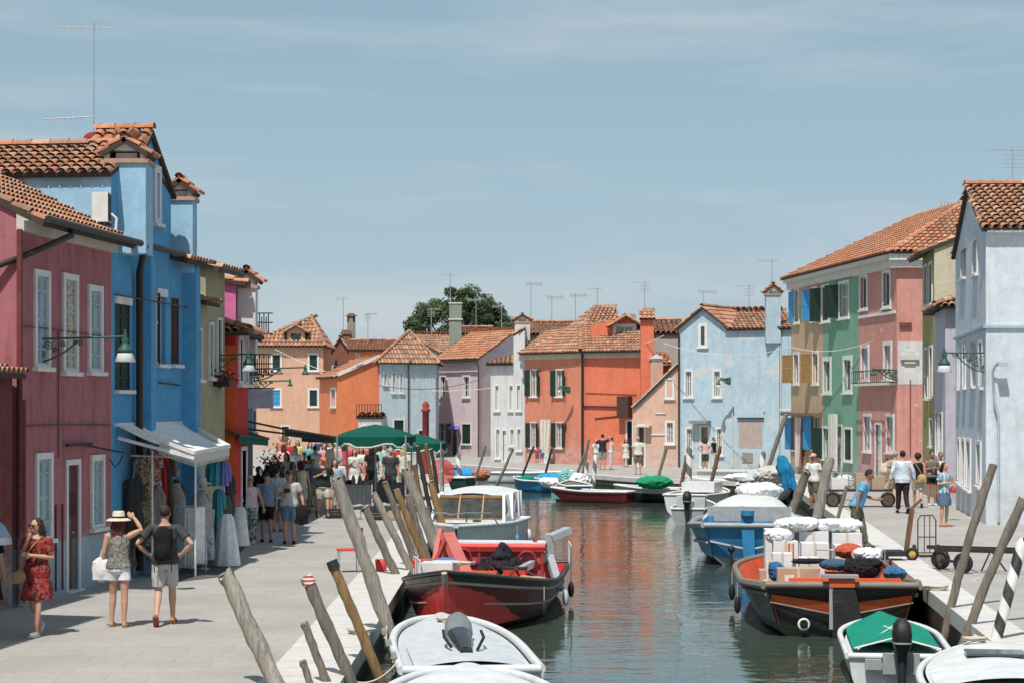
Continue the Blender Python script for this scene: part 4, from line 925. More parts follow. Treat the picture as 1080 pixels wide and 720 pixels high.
m = MB(); obox(m, h.A, h.d, h.n, .2, h.L - .1, PZ(330, 88) - .1, PZ(330, 88) + .02, 0, .08); obox(m, h.A, h.d, h.n, .1, h.L, PZ(403, 88) - .12, PZ(403, 88), 0, .25); m.build('string_course', M_white, h.root)
m = MB(); u0, u1 = hit(h.A, h.B, 910), h.L + .05; n_ = 16; p = lambda u, q, z: (*(h.A + h.d * u + h.n * q), z); zb = PZ(403, 88)
for i in range(n_ + 1): m.tube([p(u0 + (u1 - u0) * i / n_, .5, zb), p(u0 + (u1 - u0) * i / n_, .5, zb + .5)], .012, 4)
for zz in (0, .5): m.bar(p(u0, .5, zb + zz), p(u1, .5, zb + zz), .035); m.bar(p(u0, 0, zb + zz), p(u0, .5, zb + zz), .03); m.bar(p(u1, 0, zb + zz), p(u1, .5, zb + zz), .03)
m.build('balcony_rail', M_dark, h.root)
m = MB(); obox(m, h.B, qv.normalized(), nn, .05, 1.6, PZ(405, 86), PZ(360, 86), 0, .012); m.build('white_patch', P_wht, h.root)
sh_ = MB(); obox(sh_, h.B, qv.normalized(), nn, .15, .9, PZ(379, 86), PZ(374, 86), 0, .15); obox(sh_, h.B, qv.normalized(), nn, .3, .75, PZ(383, 86), PZ(379, 86), 0, .1); obox(sh_, h.B, qv.normalized(), nn, .35, .7, PZ(374, 86), PZ(369.5, 86), 0, .1); sh_.build('stone_emblem', M_stone, h.root)
m = MB(); m.box((*(h.B + qv.normalized() * .35 - V((0, .08))), PZ(342, 86)), (.5, .1, .14)); m.bar((*(h.B + V((.55, -.05))), PZ(400, 86)), (*(h.B + V((.55, -.05))), PZ(480, 86)), .04); m.build('wall_fixture', simple('terracotta', (.2, .06, .04)), h.root)

h = House('terraced_house', 'ochre house with a pale lit side and dark shutters behind the low lilac house', (PX(973, 76.5), 76.5), (PX(985.3, 72), 72), 8, plaster('olive_ochre_plaster', (.33, .30, .13), .3), z0=.15, dv=(1, -.16))
h.win(975.2, 978.2, 279, 322, fw=.08, bars=False, pane=M_shg); h.win(980.2, 983.8, 276, 321, fw=.1, bars=False, pane=M_shg); h.win(976, 979, 366, 420, fw=.08, pane=M_shg, bars=False); h.win(980.8, 984, 364, 420, fw=.08, pane=M_shg, bars=False); h.win(981, 984, 440, 470, fw=.08, bars=False); h.vol(8.75, 'eave', 1.6, over=.5, side_over=.1); h.done()
m = MB(); a, b = h.B, h.B + h.dep; dd2 = (b - a).normalized(); nn2 = V((dd2.y, -dd2.x)); a2 = a + nn2 * .006; facade(m, a2, b + nn2 * .006, 0, [(0, 8.7), (4, 10.3), (8, 8.7)], ()); m.build('side_wall', P_cream, h.root)  # cream overlay paints in the sun on this side of the ochre house
h = House('terraced_house', 'low lilac-white house with a short tiled roof between the ochre and ice-blue houses', (PX(985.5, 70.5), 70.5), (PX(997, 66), 66), 6, plaster('lilac_white_plaster', (.50, .48, .56), .3), z0=.2)
h.win(987.5, 990, 432, 478, fw=.06, bars=False, pane=M_curt); h.win(991.5, 994.5, 434, 482, fw=.06, bars=False, pane=M_curt); h.vol(6.4, 'hip', 1.0, over=.35); h.done()
P_ice = plaster('ice_blue_plaster', (.58, .64, .70), .35, peel=.3, peelcol=(.60, .63, .66))
P_ice2 = plaster('grey_blue_worn_plaster', (.40, .49, .56), .45, peel=.45, peelcol=(.55, .60, .64))
h = House('terraced_house', 'ice blue gabled house with a red shutter, nearest on the right-hand side', (PX(1007.8, 63.6), 63.6), (12.2, 53.7), 9, P_ice, z0=.25, dv=(1, -.02))
for (a, b, c, d_, mt) in ((1013, 1018.6, 258, 294, M_shr), (1026.6, 1031.6, 250, 290, M_shw), (1010.3, 1012.6, 364, 409, M_sha), (1016, 1019, 362, 408, M_shw), (1023.5, 1028.8, 360, 407, M_shr), (1033, 1037.2, 357, 408, M_sha), (1010.5, 1013.2, 461, 508, M_curt), (1015, 1018.4, 461, 512, M_curt), (1020, 1024.5, 462, 516, M_curt), (1030.5, 1035.4, 464, 512, M_sha)):
    h.win(a, b, c, d_, fw=.1, bars=False, pane=mt, frame=(mt is not M_shr))
h.door(1020, 1024.5, 520) if False else None
h.vol(7.85, 'gable', 1.55, over=.22, side_over=.12, tw=.24, tl=.42); h.done()
m = MB(); obox(m, h.A, h.d, h.n, .05, h.L - .02, .0, PZ(352, 58), .002, .012)
for o in h.ops: pass
A5, B5 = h.face('R'); d5 = (B5 - A5).normalized(); n5 = V((d5.y, -d5.x)); m = MB(); obox(m, A5, d5, n5, -.05, 9, PZ(346, 53.7), PZ(343, 53.7), -.01, .07); obox(m, h.A, h.d, h.n, 0, h.L + .04, PZ(346, 53.7), PZ(343, 53.7), -.01, .07); m.build('string_course', P_ice2, h.root)
m = MB(); obox(m, A5, d5, n5, 0, 9, 7.75, 7.86, -.01, .2); m.build('cornice', M_white, h.root)
m = MB(); q = lambda px, py, o=.08: V((PX(px, 53.6), 53.68 - o, PZ(py, 53.6)))
m.tube([q(1058, 384, .3), q(1049, 384, .2), q(1047, 392), q(1049, 425), q(1053, 440), q(1053, 550)], .035, 7); m.box(q(1055, 384, .3), (.25, .2, .1)); m.build('downpipe', P_ice2, h.root)

# ------------------------------------------------------------ tree behind the roofs
random.seed(11)
tr = thing('tree', 'round dark green tree rising behind the far roofs', 'tree', (PX(487, 190), 190, 0))
m = MB(); b = V((PX(487, 190), 190, 0)); m.tube([b, b + V((.2, 0, 3)), b + V((0, 0, 6.5))], [.4, .32, .22], 8)
for i in range(7):
    a = i * 2.4; m.tube([b + V((0, 0, 4 + i * .4)), b + V((math.cos(a) * 1.6, math.sin(a) * 1.6, 7 + i * .5)), b + V((math.cos(a) * 3, math.sin(a) * 2.4, 9 + i * .5))], [.15, .1, .04], 6)
m.build('trunk', simple('bark', (.08, .06, .04)), tr)
m = MB(); cl = []
for i in range(80):
    a = random.random() * 6.28; r = random.random() ** .5; x = math.cos(a) * r * 4.7 - .3; y = math.sin(a) * r * 3.2; zc = 10.5 + random.uniform(-1.9, .8) * (1 - .5 * r) + (1 - r * r) * 2.9; cl.append((b + V((x, y, zc)), random.uniform(.5, 1.05)))
for c, r in cl:
    for k in range(300):
        v = V((random.gauss(0, 1), random.gauss(0, 1), random.gauss(0, 1))).normalized() * r * random.uniform(.55, 1.08); v.z *= .8
        p = c + v; s = random.uniform(.07, .16); e1 = V((random.uniform(-1, 1), random.uniform(-1, 1), random.uniform(-1, 1))).normalized(); e2 = e1.orthogonal().normalized()
        m.add([p - e1 * s, p + e2 * s * .6, p + e1 * s, p - e2 * s * .6], [(0, 1, 2, 3)])
m.build('crown', pattern('tree_leaves', [(.035, .06, .022), (.06, .095, .035), (.022, .045, .018), (.085, .12, .05)], 1.5), tr)
# ------------------------------------------------------------ boats
def hull_rings(Ln, B, zg, bw, zk, nst=26, stem=.0, flare=.75, rake=.0):
    """stations along +x from stern (x=0) to bow (x=Ln); returns list of half sections from gunwale to keel"""
    out = []
    for i in range(nst + 1):
        t = i / nst; x = t * Ln; b = bw(t) * B / 2; g_ = zg(t); k = zk(t); row = []
        for j in range(9):
            h = j / 8; w = b * (1 - (1 - flare) * h) * (1 - max(0, (h - .55) / .45) ** 2.0); z = g_ + (k - g_) * h
            xx = x + stem * t ** 6 * (1 - h) - rake * (1 - t) ** 6 * (1 - h) + (0 if t < .7 else -(t - .7) / .3 * h * Ln * .04)
            row.append((xx, w, z))
        out.append(row)
    return out
def boat(name, label, cat, pos, yaw, Ln, B, zg, bw, zk, mats, rows, group=None, stem=.0, rake=0, flare=.78, floor=-.15, inner=None, deck=None, gun=.05, gmat=None, deck_z=-.03, nst=26, transom=True):
    """rows: material index for each of the 8 strake bands from gunwale down; returns (root, stations, to-world fn)"""
    o = V((pos[0], pos[1], WZ)); root = thing(name, label, cat, o, group)
    c, s = math.cos(yaw), math.sin(yaw)
    W = lambda x, y, z: V((o.x + x * c - y * s, o.y + x * s + y * c, WZ + z))
    st = hull_rings(Ln, B, zg, bw, zk, nst, stem, flare, rake); m = MB()
    for sd in (1, -1):
        for a, b in zip(st[:-1], st[1:]):
            for j in range(8):
                q = [W(a[j][0], sd * a[j][1], a[j][2]), W(b[j][0], sd * b[j][1], b[j][2]), W(b[j + 1][0], sd * b[j + 1][1], b[j + 1][2]), W(a[j + 1][0], sd * a[j + 1][1], a[j + 1][2])]
                m.add(q if sd < 0 else q[::-1], [(0, 1, 2, 3)], rows[j], None, True)
    if transom:
        a = st[0]
        for j in range(8): m.add([W(a[j][0], a[j][1], a[j][2]), W(a[j][0], -a[j][1], a[j][2]), W(a[j + 1][0], -a[j + 1][1], a[j + 1][2]), W(a[j + 1][0], a[j + 1][1], a[j + 1][2])], [(0, 1, 2, 3)], rows[j])
    m.build('hull', mats, root)
    gm = MB()
    for sd in (1, -1): gm.tube([W(a[0][0], sd * (a[0][1] + .01), a[0][2]) for a in st], gun, 7)
    if transom: a = st[0]; gm.tube([W(a[0][0], a[0][1], a[0][2]), W(a[0][0], -a[0][1], a[0][2])], gun, 7)
    gm.build('gunwale', gmat or mats[0], root)
    im = MB(); inner = inner or mats[0]; tk = .06
    a_ = [(r[0][0], max(r[0][1] - tk, .003), r[0][2] - .01) for r in st]
    if deck is None:
        for sd in (1, -1):
            for p, q in zip(a_[:-1], a_[1:]):
                im.poly([W(p[0], sd * p[1], p[2]), W(q[0], sd * q[1], q[2]), W(q[0], sd * q[1] * .85, max(floor, zk(0) + .05) if True else 0), W(p[0], sd * p[1] * .85, floor)])
        xr_ = a_[0][0] + rake + .05; im.poly([W(a_[0][0] + .04, a_[0][1], a_[0][2]), W(a_[0][0] + .04, -a_[0][1], a_[0][2]), W(xr_, -a_[0][1] * .85, floor), W(xr_, a_[0][1] * .85, floor)])
        for p, q in zip(a_[:-1], a_[1:]):
            if p[0] > rake - .3: im.poly([W(p[0], p[1] * .85, floor), W(p[0], -p[1] * .85, floor), W(q[0], -q[1] * .85, floor), W(q[0], q[1] * .85, floor)])
        im.build('interior', inner, root)
    else:
        for p, q in zip(a_[:-1], a_[1:]):
            im.poly([W(p[0], p[1], p[2] + deck_z), W(p[0], -p[1], p[2] + deck_z), W(q[0], -q[1], q[2] + deck_z), W(q[0], q[1], q[2] + deck_z)])
        im.build('deck', deck, root)
    return root, st, W
def outboard(root, W, x, z, k=1.0, tilt=0, cowl=None, leg=None, yo=0, name='outboard_motor', side=-1):
    """motor hung on the transom at boat-x, local z; side -1 hangs to -x"""
    ct, s_ = math.cos(tilt), math.sin(tilt)
    def T(a, b, c): # local motor coords: a aft, b lateral, c up
        a2, c2 = a * ct + (-c) * s_ * 1 , c * ct + a * s_
        return W(x + side * a2 * k, yo + b * k, z + c2 * k)
    m = MB(); rings = []
    for (zz, la, lb, w) in ((.02, -.10, .22, .10), (.10, -.16, .30, .15), (.28, -.17, .34, .17), (.42, -.12, .30, .15), (.50, -.04, .20, .08)):
        q_ = lambda v: math.copysign(abs(v) ** .6, v); rings.append([T((la + lb) / 2 + (lb - la) / 2 * q_(math.cos(a)), w * .82 * q_(math.sin(a)), zz) for a in [6.2832 * j / 24 for j in range(24)]])
    m.loft(rings); o = m.build('motor', cowl or M_black, root)
    m = MB(); m.loft([[T((-.155 + .32) / 2 + .245 * math.copysign(abs(math.cos(a)) ** .6, math.cos(a)), .141 * math.copysign(abs(math.sin(a)) ** .6, math.sin(a)), z_) for a in [6.2832 * j / 24 for j in range(24)]] for z_ in (.16, .185)], 0, False); m.build('stripe', P_gy, o)
    m = MB(); m.bar(T(-.02, -.1, .02), T(-.02, -.1, -.3), .03 * k); m.bar(T(-.02, .1, .02), T(-.02, .1, -.3), .03 * k); m.tube([T(-.02, -.12, -.02), T(-.02, .12, -.02)], .025 * k, 6); m.build('bracket', M_metal, o)
    m = MB()
    r2 = []
    for (zz, la, lb, w) in ((.02, 0, .2, .08), (-.25, .02, .17, .06), (-.75, .04, .18, .045)):
        r2.append([T((la + lb) / 2 + (lb - la) / 2 * math.cos(a), w * math.sin(a), zz) for a in [6.2832 * j / 12 for j in range(12)]])
    m.loft(r2); m.ell(T(.1, 0, -.75), .06 * k, 8, 6); m.tube([T(-.08, 0, -.05), T(-.5, 0, .08)], .02 * k, 6)
    for i in range(3): a = i * 2.1; m.tube([T(.25, 0, -.75), T(.27, math.cos(a) * .13, -.75 + math.sin(a) * .13)], [.015 * k, .045 * k], 6)
    m.box(T(-.04, 0, -.1), (.1 * k, .1 * k, .3 * k)); m.build('leg', leg or M_dark, o); return o
P_wh = paint('white_boat_paint', (.66, .68, .70)); P_bk = paint('black_boat_paint', (.022, .022, .022), .3, .5); P_crim = paint('crimson_boat_paint', (.105, .007, .012), .3, .5); P_redb = paint('bright_red_paint', (.62, .05, .04), .4)
P_orb = paint('orange_red_paint', (.68, .12, .03), .4, .35); P_blb = paint('blue_boat_paint', (.03, .22, .45), .35, .2); P_gy = paint('grey_boat_paint', (.32, .34, .36), .4); P_wood = paint('varnished_rail', (.22, .18, .15), .5, .4)
P_hull = paint('worn_red_hull', (.075, .009, .012), .4, .8); P_dkb = paint('navy_boat_paint', (.02, .04, .09), .4); P_grn = paint('dark_green_boat_paint', (.02, .06, .05), .4); P_teal = paint('teal_boat_paint', (.12, .42, .42), .5)
P_lgy = paint('pale_grey_cover', (.50, .54, .58), .6, .15)
bull = lambda t: (1 - max(0, (t - .45) / .55) ** 2.2) * (.80 + .20 * math.sin(min(t / .45, 1) * 1.57))
pt2 = lambda t: max(.0, 1 - abs((t - .48) / .53) ** 2.6)

# 1 big red work boat, bow towards the bridge
dirv = V((-1.06 - .02, 34.6 - 42.6)); yaw = math.atan2(dirv.y, dirv.x); Lr = dirv.length
r1, st, W = boat('work_boat', 'large crimson and black wooden work boat moored bow-on at the left quay', 'boat', (.02, 42.6), yaw, Lr, 2.7,
    lambda t: .62 + .62 * max(0, t - .45) ** 1.6 * 2.1 + .06 * (1 - t), lambda t: (1 - max(0, (t - .5) / .5) ** 2.3) * (.86 + .14 * min(t / .4, 1)), lambda t: -.35 + .1 * t ** 4, [P_bk, P_crim, P_hull], [0, 1, 1, 2, 2, 2, 0, 0], stem=.35, flare=.72, floor=.12, inner=P_redb, gun=.045, gmat=P_bk)
m = MB()
for j, rr in ((1, .028), (3, .022)):
    for sd in (1, -1): m.tube([W(a[j][0], sd * (a[j][1] + .012), a[j][2]) for a in st], rr, 6)
m.tube([W(st[-1][j][0] + .03, 0, st[-1][j][2]) for j in range(8)], [.055, .05, .05, .05, .045, .045, .04, .04], 6); m.build('rubbing_strake', paint('worn_cream_line', (.42, .36, .31), .6), r1)
m = MB()      # fore deck
a_ = [(r[0][0], max(r[0][1] - .05, .003), r[0][2] - .02) for r in st if r[0][0] > Lr * .72]
for p, q in zip(a_[:-1], a_[1:]): m.poly([W(p[0], p[1], p[2]), W(p[0], -p[1], p[2]), W(q[0], -q[1], q[2]), W(q[0], q[1], q[2])])
m.build('deck', P_wood, r1)
Wo = W; W = lambda x, y, z: Wo(x, -y, z)
m = MB()      # bulkhead panel (machine housing)
for (x, y, z, dx, dy, dz) in ((1.6, 0, .55, .10, 1.9, .95), ):
    pass
bx = lambda m, x, y, z, dx, dy, dz, mi=0: m.box(W(x, y, z), (dx, dy, dz), yaw, mi)
bx(m, 1.9, 0, .45, .9, 1.9, .65); bx(m, 1.9, 0, .86, .5, 1.75, .30); m.build('engine_housing', P_redb, r1)
m = MB(); bx(m, 2.45, 0, .82, .06, 1.75, .55, 0); m.build('panel', paint('pink_panel', (.36, .08, .11), .5), r1)
m = MB()
for y in (-.9, -.3, .32, .9): m.bar(W(2.52, y, .55), W(2.5, y, 1.12), .05, .05)
for z in (.6, .84, 1.08): m.bar(W(2.52, -.92, z), W(2.52, .92, z), .045, .04)
m.torus(W(2.56, -.62, .9), .17, .025, (math.cos(yaw), math.sin(yaw), 0)); m.torus(W(2.56, .62, .95), .15, .02, (math.cos(yaw), math.sin(yaw), 0))
for k in range(7): y = -.85 + k * .27; m.bar(W(2.7 + .25 * (k % 3), y, .56), W(4.3 + .2 * (k % 2), y + .12 * ((k % 3) - 1), .60 + .06 * (k % 2)), .10, .035)
m.bar(W(2.5, 1.15, .45), W(3.3, .85, 1.32), .07, .09); m.bar(W(4.0, 1.1, .5), W(3.25, .85, 1.32), .07, .09); m.bar(W(2.55, -.95, .5), W(2.1, -.7, 1.3), .06, .08)
m.build('frame', paint('dark_red_frame', (.28, .025, .02), .5, .5), r1)
m = MB(); m.tube([W(2.4, -.95, 1.14), W(2.4, .95, 1.14)], .06, 10); m.tube([W(2.45, -.95, 1.04), W(2.45, .95, 1.04)], .035, 8); m.build('roller', P_redb, r1)
m = MB(); bx(m, 2.0, 0, 1.21, .7, 1.9, .03); m.build('hatch_top', P_wh, r1)
m = MB(); m.ell(W(2.66, -.12, 1.0), (.20, .18, .22), 12, 8); m.ell(W(2.66, -.38, .72), (.16, .15, .22), 10, 6); m.ell(W(2.68, .12, .74), (.18, .15, .2), 10, 6); m.ell(W(2.7, -.12, .78), (.2, .34, .14), 10, 6); me_ = remeshed(m, .018, 1); ruffle(me_, lambda x, y, z, N_: .16 * (.25 - abs(N_((x * 5, y * 5, z * 2.5)))) + .05 * (.2 - abs(N_((x * 13, y * 13, z * 8))))); o = mesh_obj('oilskin', me_, cloth((.025, .022, .03)), None); tag(o, 'black oilskin draped over the red housing of the work boat', 'jacket')
crane = MB()
crane.bar(W(3.2, 1.0, .1), W(3.1, .85, 1.42), .16, .2); crane.bar(W(3.1, .85, 1.42), W(3.6, .35, .55), .26, .14); crane.bar(W(3.6, .35, .55), W(3.7, .3, .25), .2, .2); crane.bar(W(3.5, 1.15, .2), W(2.9, 1.0, 1.5), .09, .1); crane.tube([W(3.3, .75, .3), W(3.15, .8, 1.2)], .045, 8)
crane.build('crane_arm', paint('faded_pink_red', (.58, .17, .15), .5), r1)
m = MB(); bx(m, 3.75, .45, .32, .35, .35, .45); bx(m, 3.6, .9, .25, .3, .3, .35); m.build('crane_base', P_redb, r1)
m = MB(); m.bar(W(2.0, -1.0, .2), W(2.1, -1.0, 1.38), .17, .2); m.bar(W(2.1, -1.0, 1.3), W(1.9, -1.35, 1.45), .3, .12); m.bar(W(2.2, -.95, .95), W(3.6, .1, .42), .13, .12); m.bar(W(2.15, -1.0, .95), W(2.6, -1.25, .35), .14, .12); m.build('davit', paint('grey_davit', (.36, .40, .44), .4), r1)
m = MB()
bx(m, 3.2, -.35, .50, 1.9, 1.5, .05); bx(m, 4.1, -.3, .40, .06, 1.6, .3); m.build('hatch_cover', P_orb, r1)
m = MB()
for i in range(5): y = -.95 + i * .28; m.bar(W(4.16, y, .40), W(4.16, y + .14, .52), .03); m.bar(W(4.16, y + .14, .52), W(4.16, y + .28, .40), .03)
m.build('zigzag_trim', paint('cream_trim', (.6, .45, .25)), r1)
m = MB()
for k in range(6): x = .3 + k * .28; sdy = -1.18 - .04 * k; m.tube([W(x, sdy, .62), W(x + .02 * k, sdy * 1.0, 1.12)], .014, 5)
m.tube([W(.3, -1.18, 1.12), W(.9, -1.25, 1.14), W(1.7, -1.38, 1.12)], .014, 5)
for k in range(4): m.tube([W(5.2 + k * .35, 1.1 - .1 * k, .72), W(5.2 + k * .35, 1.1 - .1 * k, 1.15)], .014, 5)
m.tube([W(5.2, 1.1, 1.15), W(6.25, .8, 1.15)], .014, 5); m.build('handrail', M_whmetal, r1)
m = MB(); random.seed(4)
for k in range(9): m.tube([W(1.1 + random.random() * .6, -.95 + random.random() * .5, .5 + random.random() * .5) for _ in range(5)], .035, 6)
m.build('machine_pipes', M_dark, r1)
m = MB(); m.ell(W(3.8, -.9, .62), (.3, .2, .08), 10, 6); [m.ell(W(3.7 + .15 * k, -.7 - .12 * k, .64), (.12, .1, .07), 8, 5) for k in range(3)]; m.build('stained_rag', cloth((.40, .34, .22)), r1)
bu = thing('bucket', 'red plastic bucket standing on the left quay by the crimson boat bow', 'bucket', gnd(402, 602))
c = gnd(402, 602); m = MB(); m.lathe(c, [(.10, 0), (.13, .24), (.125, .24), (.095, .02)], 14); m.build('pail', P_redb, bu)
m = MB(); m.tube([c + V((-.13, 0, .23)), c + V((-.05, 0, .27)), c + V((.05, 0, .27)), c + V((.13, 0, .23))], .006, 5); m.build('handle', M_metal, bu)
m = MB(); bx(m, 5.7, .55, .98, .8, .6, .22); m.build('seat_box', P_wh, r1)
m = MB(); bx(m, 5.2, .9, 1.02, .5, .35, .14); m.build('red_tarp', P_redb, r1)
m = MB(); m.ell(W(5.0, .55, 1.0), (.28, .22, .12), 12, 6); m.build('blue_cloth', cloth((.10, .20, .42)), r1)

# 2 black and orange cargo boat, stern towards the bridge
sp, bp = V((5.50, 35.0)), V((6.15, 44.6)); dv_ = bp - sp; yaw2 = math.atan2(dv_.y, dv_.x); L2 = dv_.length
shp = lambda t: (.84 + .16 * min(t / .18, 1)) * (1 - max(0, (t - .62) / .38) ** 2.2) if t > .0 else .84
r2, st2, W2 = boat('cargo_boat', 'black and orange cargo boat heaped with boxes and bags at the right quay', 'boat', sp, yaw2, L2, 3.0,
    lambda t: .88 - .22 * min(t / .35, 1) + .45 * max(0, t - .6) ** 1.5, shp, lambda t: -.4, [P_bk, P_orb, P_hull], [0, 0, 0, 0, 0, 0, 2, 2], flare=.70, floor=.2, inner=P_orb, gun=.06, gmat=P_wood, rake=.35)
b2 = lambda m, x, y, z, dx, dy, dz, mi=0, r=0: m.box(W2(x, y, z), (dx, dy, dz), yaw2 + r, mi)
m = MB()
for sd in (1, -1):
    p, q = (st2[0][1][0] - .02, sd * .22, .62), (st2[0][1][0] - .02, sd * st2[0][1][1] * .98, .72)
    m.add([W2(-.365, sd * .14, .58), W2(-.36, sd * 1.16, .72), W2(-.28, sd * 1.16, .60), W2(-.29, sd * .14, .40)], [(0, 1, 2, 3)])
m.build('stern_stripe', P_orb, r2)
m = MB()
for sd in (1, -1):
    m.tube([W2(-.33, sd * .1, .38), W2(-.31, sd * 1.18, .585)], .016, 6)
    m.tube([W2(a[1][0], sd * (a[1][1] + .02), a[1][2]) for a in st2], .04, 6); m.tube([W2(a[0][0], sd * (a[0][1] + .03), a[0][2] - .03) for a in st2], .05, 6)
m.build('rubbing_strake', P_wood, r2)
m = MB(); m.add([W2(-.42, .16, .84), W2(-.42, -.2, .84), W2(-.42, -.48, -.32), W2(-.42, .16, -.32)], [(0, 1, 2, 3)]); m.prism([W2(-.43, .16, .80), W2(-.43, -.22, .80), W2(-.43, -.46, -.3), W2(-.43, .14, -.3)], W2(.12, 0, 0) - W2(0, 0, 0)); m.build('rudder', P_bk, r2)
m = MB(); b2(m, -.36, .0, .93, .16, .42, .16); m.build('rudder_head', P_orb, r2)
m = MB(); b2(m, -.36, .03, 1.03, .26, .60, .05); b2(m, -.40, .18, .55, .05, .06, .8); m.build('rudder_cap', P_gy, r2)
m = MB(); c = W2(-.30, .62, .22); m.torus(c, .085, .022, (0, 1, 0)); m.build('exhaust_ring', M_whmetal, r2); m = MB(); m.lathe(c, [(.07, -.03), (.07, .03)], 12); m.build('exhaust', M_black, r2)
m = MB(); b2(m, 1.0, -.1, .55, 1.5, 2.1, .04); b2(m, .75, -.15, .78, .1, 1.9, .25); b2(m, 1.35, -.35, .82, .5, 1.2, .06); m.build('stern_bench', P_orb, r2)
# cargo, each piece a thing
P_card = simple('cardboard', (.42, .31, .22), .9, 0, .1, 5); P_box = simple('white_carton', (.66, .67, .68), .8, 0, .07, 5); P_tape = simple('parcel_tape', (.55, .48, .38), .4)
def carton(x, y, z, dx, dy, dz, mat, label, r=0, W=None, yw=None, tape=True, cat='box', group='boxes stacked on the cargo boat'):
    W = W or W2; yw = yaw2 if yw is None else yw; c = W(x, y, z); rt = thing('cardboard_box', label, cat, c, group); m = MB(); m.box(c + V((0, 0, dz / 2)), (dx, dy, dz), yw + r); m.build('carton', mat, rt)
    m = MB(); m.box(c + V((0, 0, dz / 2)), (dx + .006, .05, dz + .006), yw + r); m.build('tape', P_tape, rt)
    if dy > .35:
        m = MB(); d = V((math.cos(yw + r), math.sin(yw + r), 0)); q = V((-d.y, d.x, 0)); cc = c - d * (dx / 2 + .003) + q * dy * .22 + V((0, 0, dz * .6)); m.box(cc, (.004, dy * .22, dz * .28), yw + r); m.build('shipping_label', M_white, rt)
    return rt
def sack(c, r, mat, label, name='plastic_sack', cat='sack', group=None, seed=1, lumps=7):
    random.seed(seed); m = MB(); m.ell(c, r, 14, 9)
    for i in range(lumps):
        a = random.random() * 6.28; m.ell(V(c) + V((math.cos(a) * r[0] * .6, math.sin(a) * r[1] * .6, random.uniform(-.1, .5) * r[2])), tuple(q * random.uniform(.35, .6) for q in r), 10, 7)
    me = remeshed(m, max(.016, r[0] * .045), 1); q = 1 / max(r[0], .3); mr = min(r); sd_ = seed * 3.7
    ruffle(me, lambda x, y, z, N_: (1.7 if mat is M_plas else 1.0) * mr * (.30 * (.28 - abs(N_((x * 3.4 * q + sd_, y * 3.4 * q, z * 5 * q)))) + .22 * (.25 - abs(N_((x * 8 * q, y * 8 * q + sd_, z * 10 * q)))) + .10 * (.2 - abs(N_((x * 19 * q, y * 19 * q, z * 19 * q))))))
    o = mesh_obj(name, me, mat); tag(o, label, cat, group); return o
M_plas = simple('white_plastic', (.70, .72, .74), .35, 0, .06, 6, .3, .5)
carton(2.2, .55, .55, .5, .75, .42, P_card, 'largest brown cardboard box with a shipping label in the cargo boat stern')
carton(2.3, -.15, .55, .4, .4, .36, P_orb, 'orange crate beside the largest brown box in the cargo boat')
carton(3.0, 1.0, .25, .45, .4, .62, P_card, 'tall brown box against the left gunwale of the cargo boat')
lb = ['front white carton at the left of the cargo boat', 'second white carton from the left gunwale of the cargo boat', 'white carton in the middle of the cargo boat pile', 'white carton right of the pile middle', 'top left white carton of the rear row', 'top middle white carton of the rear row', 'top right white carton of the rear row', 'low white carton behind the brown box']
for i, (x, y, z, a, b, c_) in enumerate(((2.7, .80, .25, .4, .35, .95), (3.4, .70, .25, .45, .45, 1.12), (3.6, .15, .25, .5, .5, 1.08), (3.5, -.45, .25, .5, .5, 1.05), (4.4, .75, .25, .6, .55, 1.28), (4.4, .12, .25, .6, .55, 1.25), (4.4, -.5, .25, .6, .55, 1.22), (3.0, .3, .25, .4, .35, .85))): carton(x, y, z, a, b, c_, P_box, lb[i])
for i, (x, y, z, w_) in enumerate(((2.75, 1.02, .55, .12), (2.95, .62, .85, .1))): carton(x, y, z, .14, w_, .5, P_redb if i else P_box, ['white drinks carton upright by the left gunwale', 'narrow red and white carton on the cargo pile'][i])
sack(W2(4.3, .45, 1.62), (.42, .36, .13), M_plas, 'large white plastic sack on top of the cargo boat boxes', seed=2)
sack(W2(4.6, -.3, 1.58), (.48, .40, .13), M_plas, 'wide white plastic sack draped beside the larger one on the cargo boat', seed=3)
sack(W2(3.5, .80, 1.45), (.24, .24, .14), M_plas, 'small crumpled white bag on the left side of the cargo boat', seed=8)
sack(W2(1.6, -.55, 1.02), (.30, .26, .20), cloth((.02, .02, .022)), 'black bin bag at the stern of the cargo boat', seed=4)
sack(W2(1.7, -.62, 1.24), (.26, .22, .12), M_plas, 'torn white bag lying on the black bin bag', seed=5)
sack(W2(2.1, -.35, 1.28), (.26, .22, .13), cloth((.42, .09, .05)), 'dark orange life jacket bundle on the cargo boat', name='life_jacket', cat='life jacket', seed=6)
sack(W2(1.9, -.1, 1.05), (.30, .2, .1), cloth((.05, .10, .17)), 'dark blue tarpaulin bundle on the cargo boat', name='tarpaulin', cat='tarpaulin', seed=7)
sack(W2(2.4, .92, .88), (.14, .15, .18), cloth((.03, .12, .28)), 'blue rope bundle beside the brown box', name='rope_bundle', cat='rope', seed=9)
sack(W2(1.2, -1.05, .95), (.2, .22, .12), cloth((.04, .14, .28)), 'blue sheet hanging over the right rail of the cargo boat', name='blue_sheet', cat='sheet', seed=10)
sack(W2(2.6, .3, 1.06), (.5, .12, .05), cloth((.015, .018, .02)), 'black plastic strip laid across the boxes', name='plastic_sheet', cat='sheet', seed=12)
sack(W2(.95, .55, .60), (.13, .11, .08), M_plas, 'crumpled white paper on the stern bench', name='crumpled_bag', cat='bag', seed=13, lumps=3)
sack(W2(1.0, .2, .60), (.11, .11, .07), simple('cream_paper', (.55, .5, .42)), 'cream paper bag on the stern bench', name='crumpled_bag', cat='bag', seed=14, lumps=3)
m = MB()
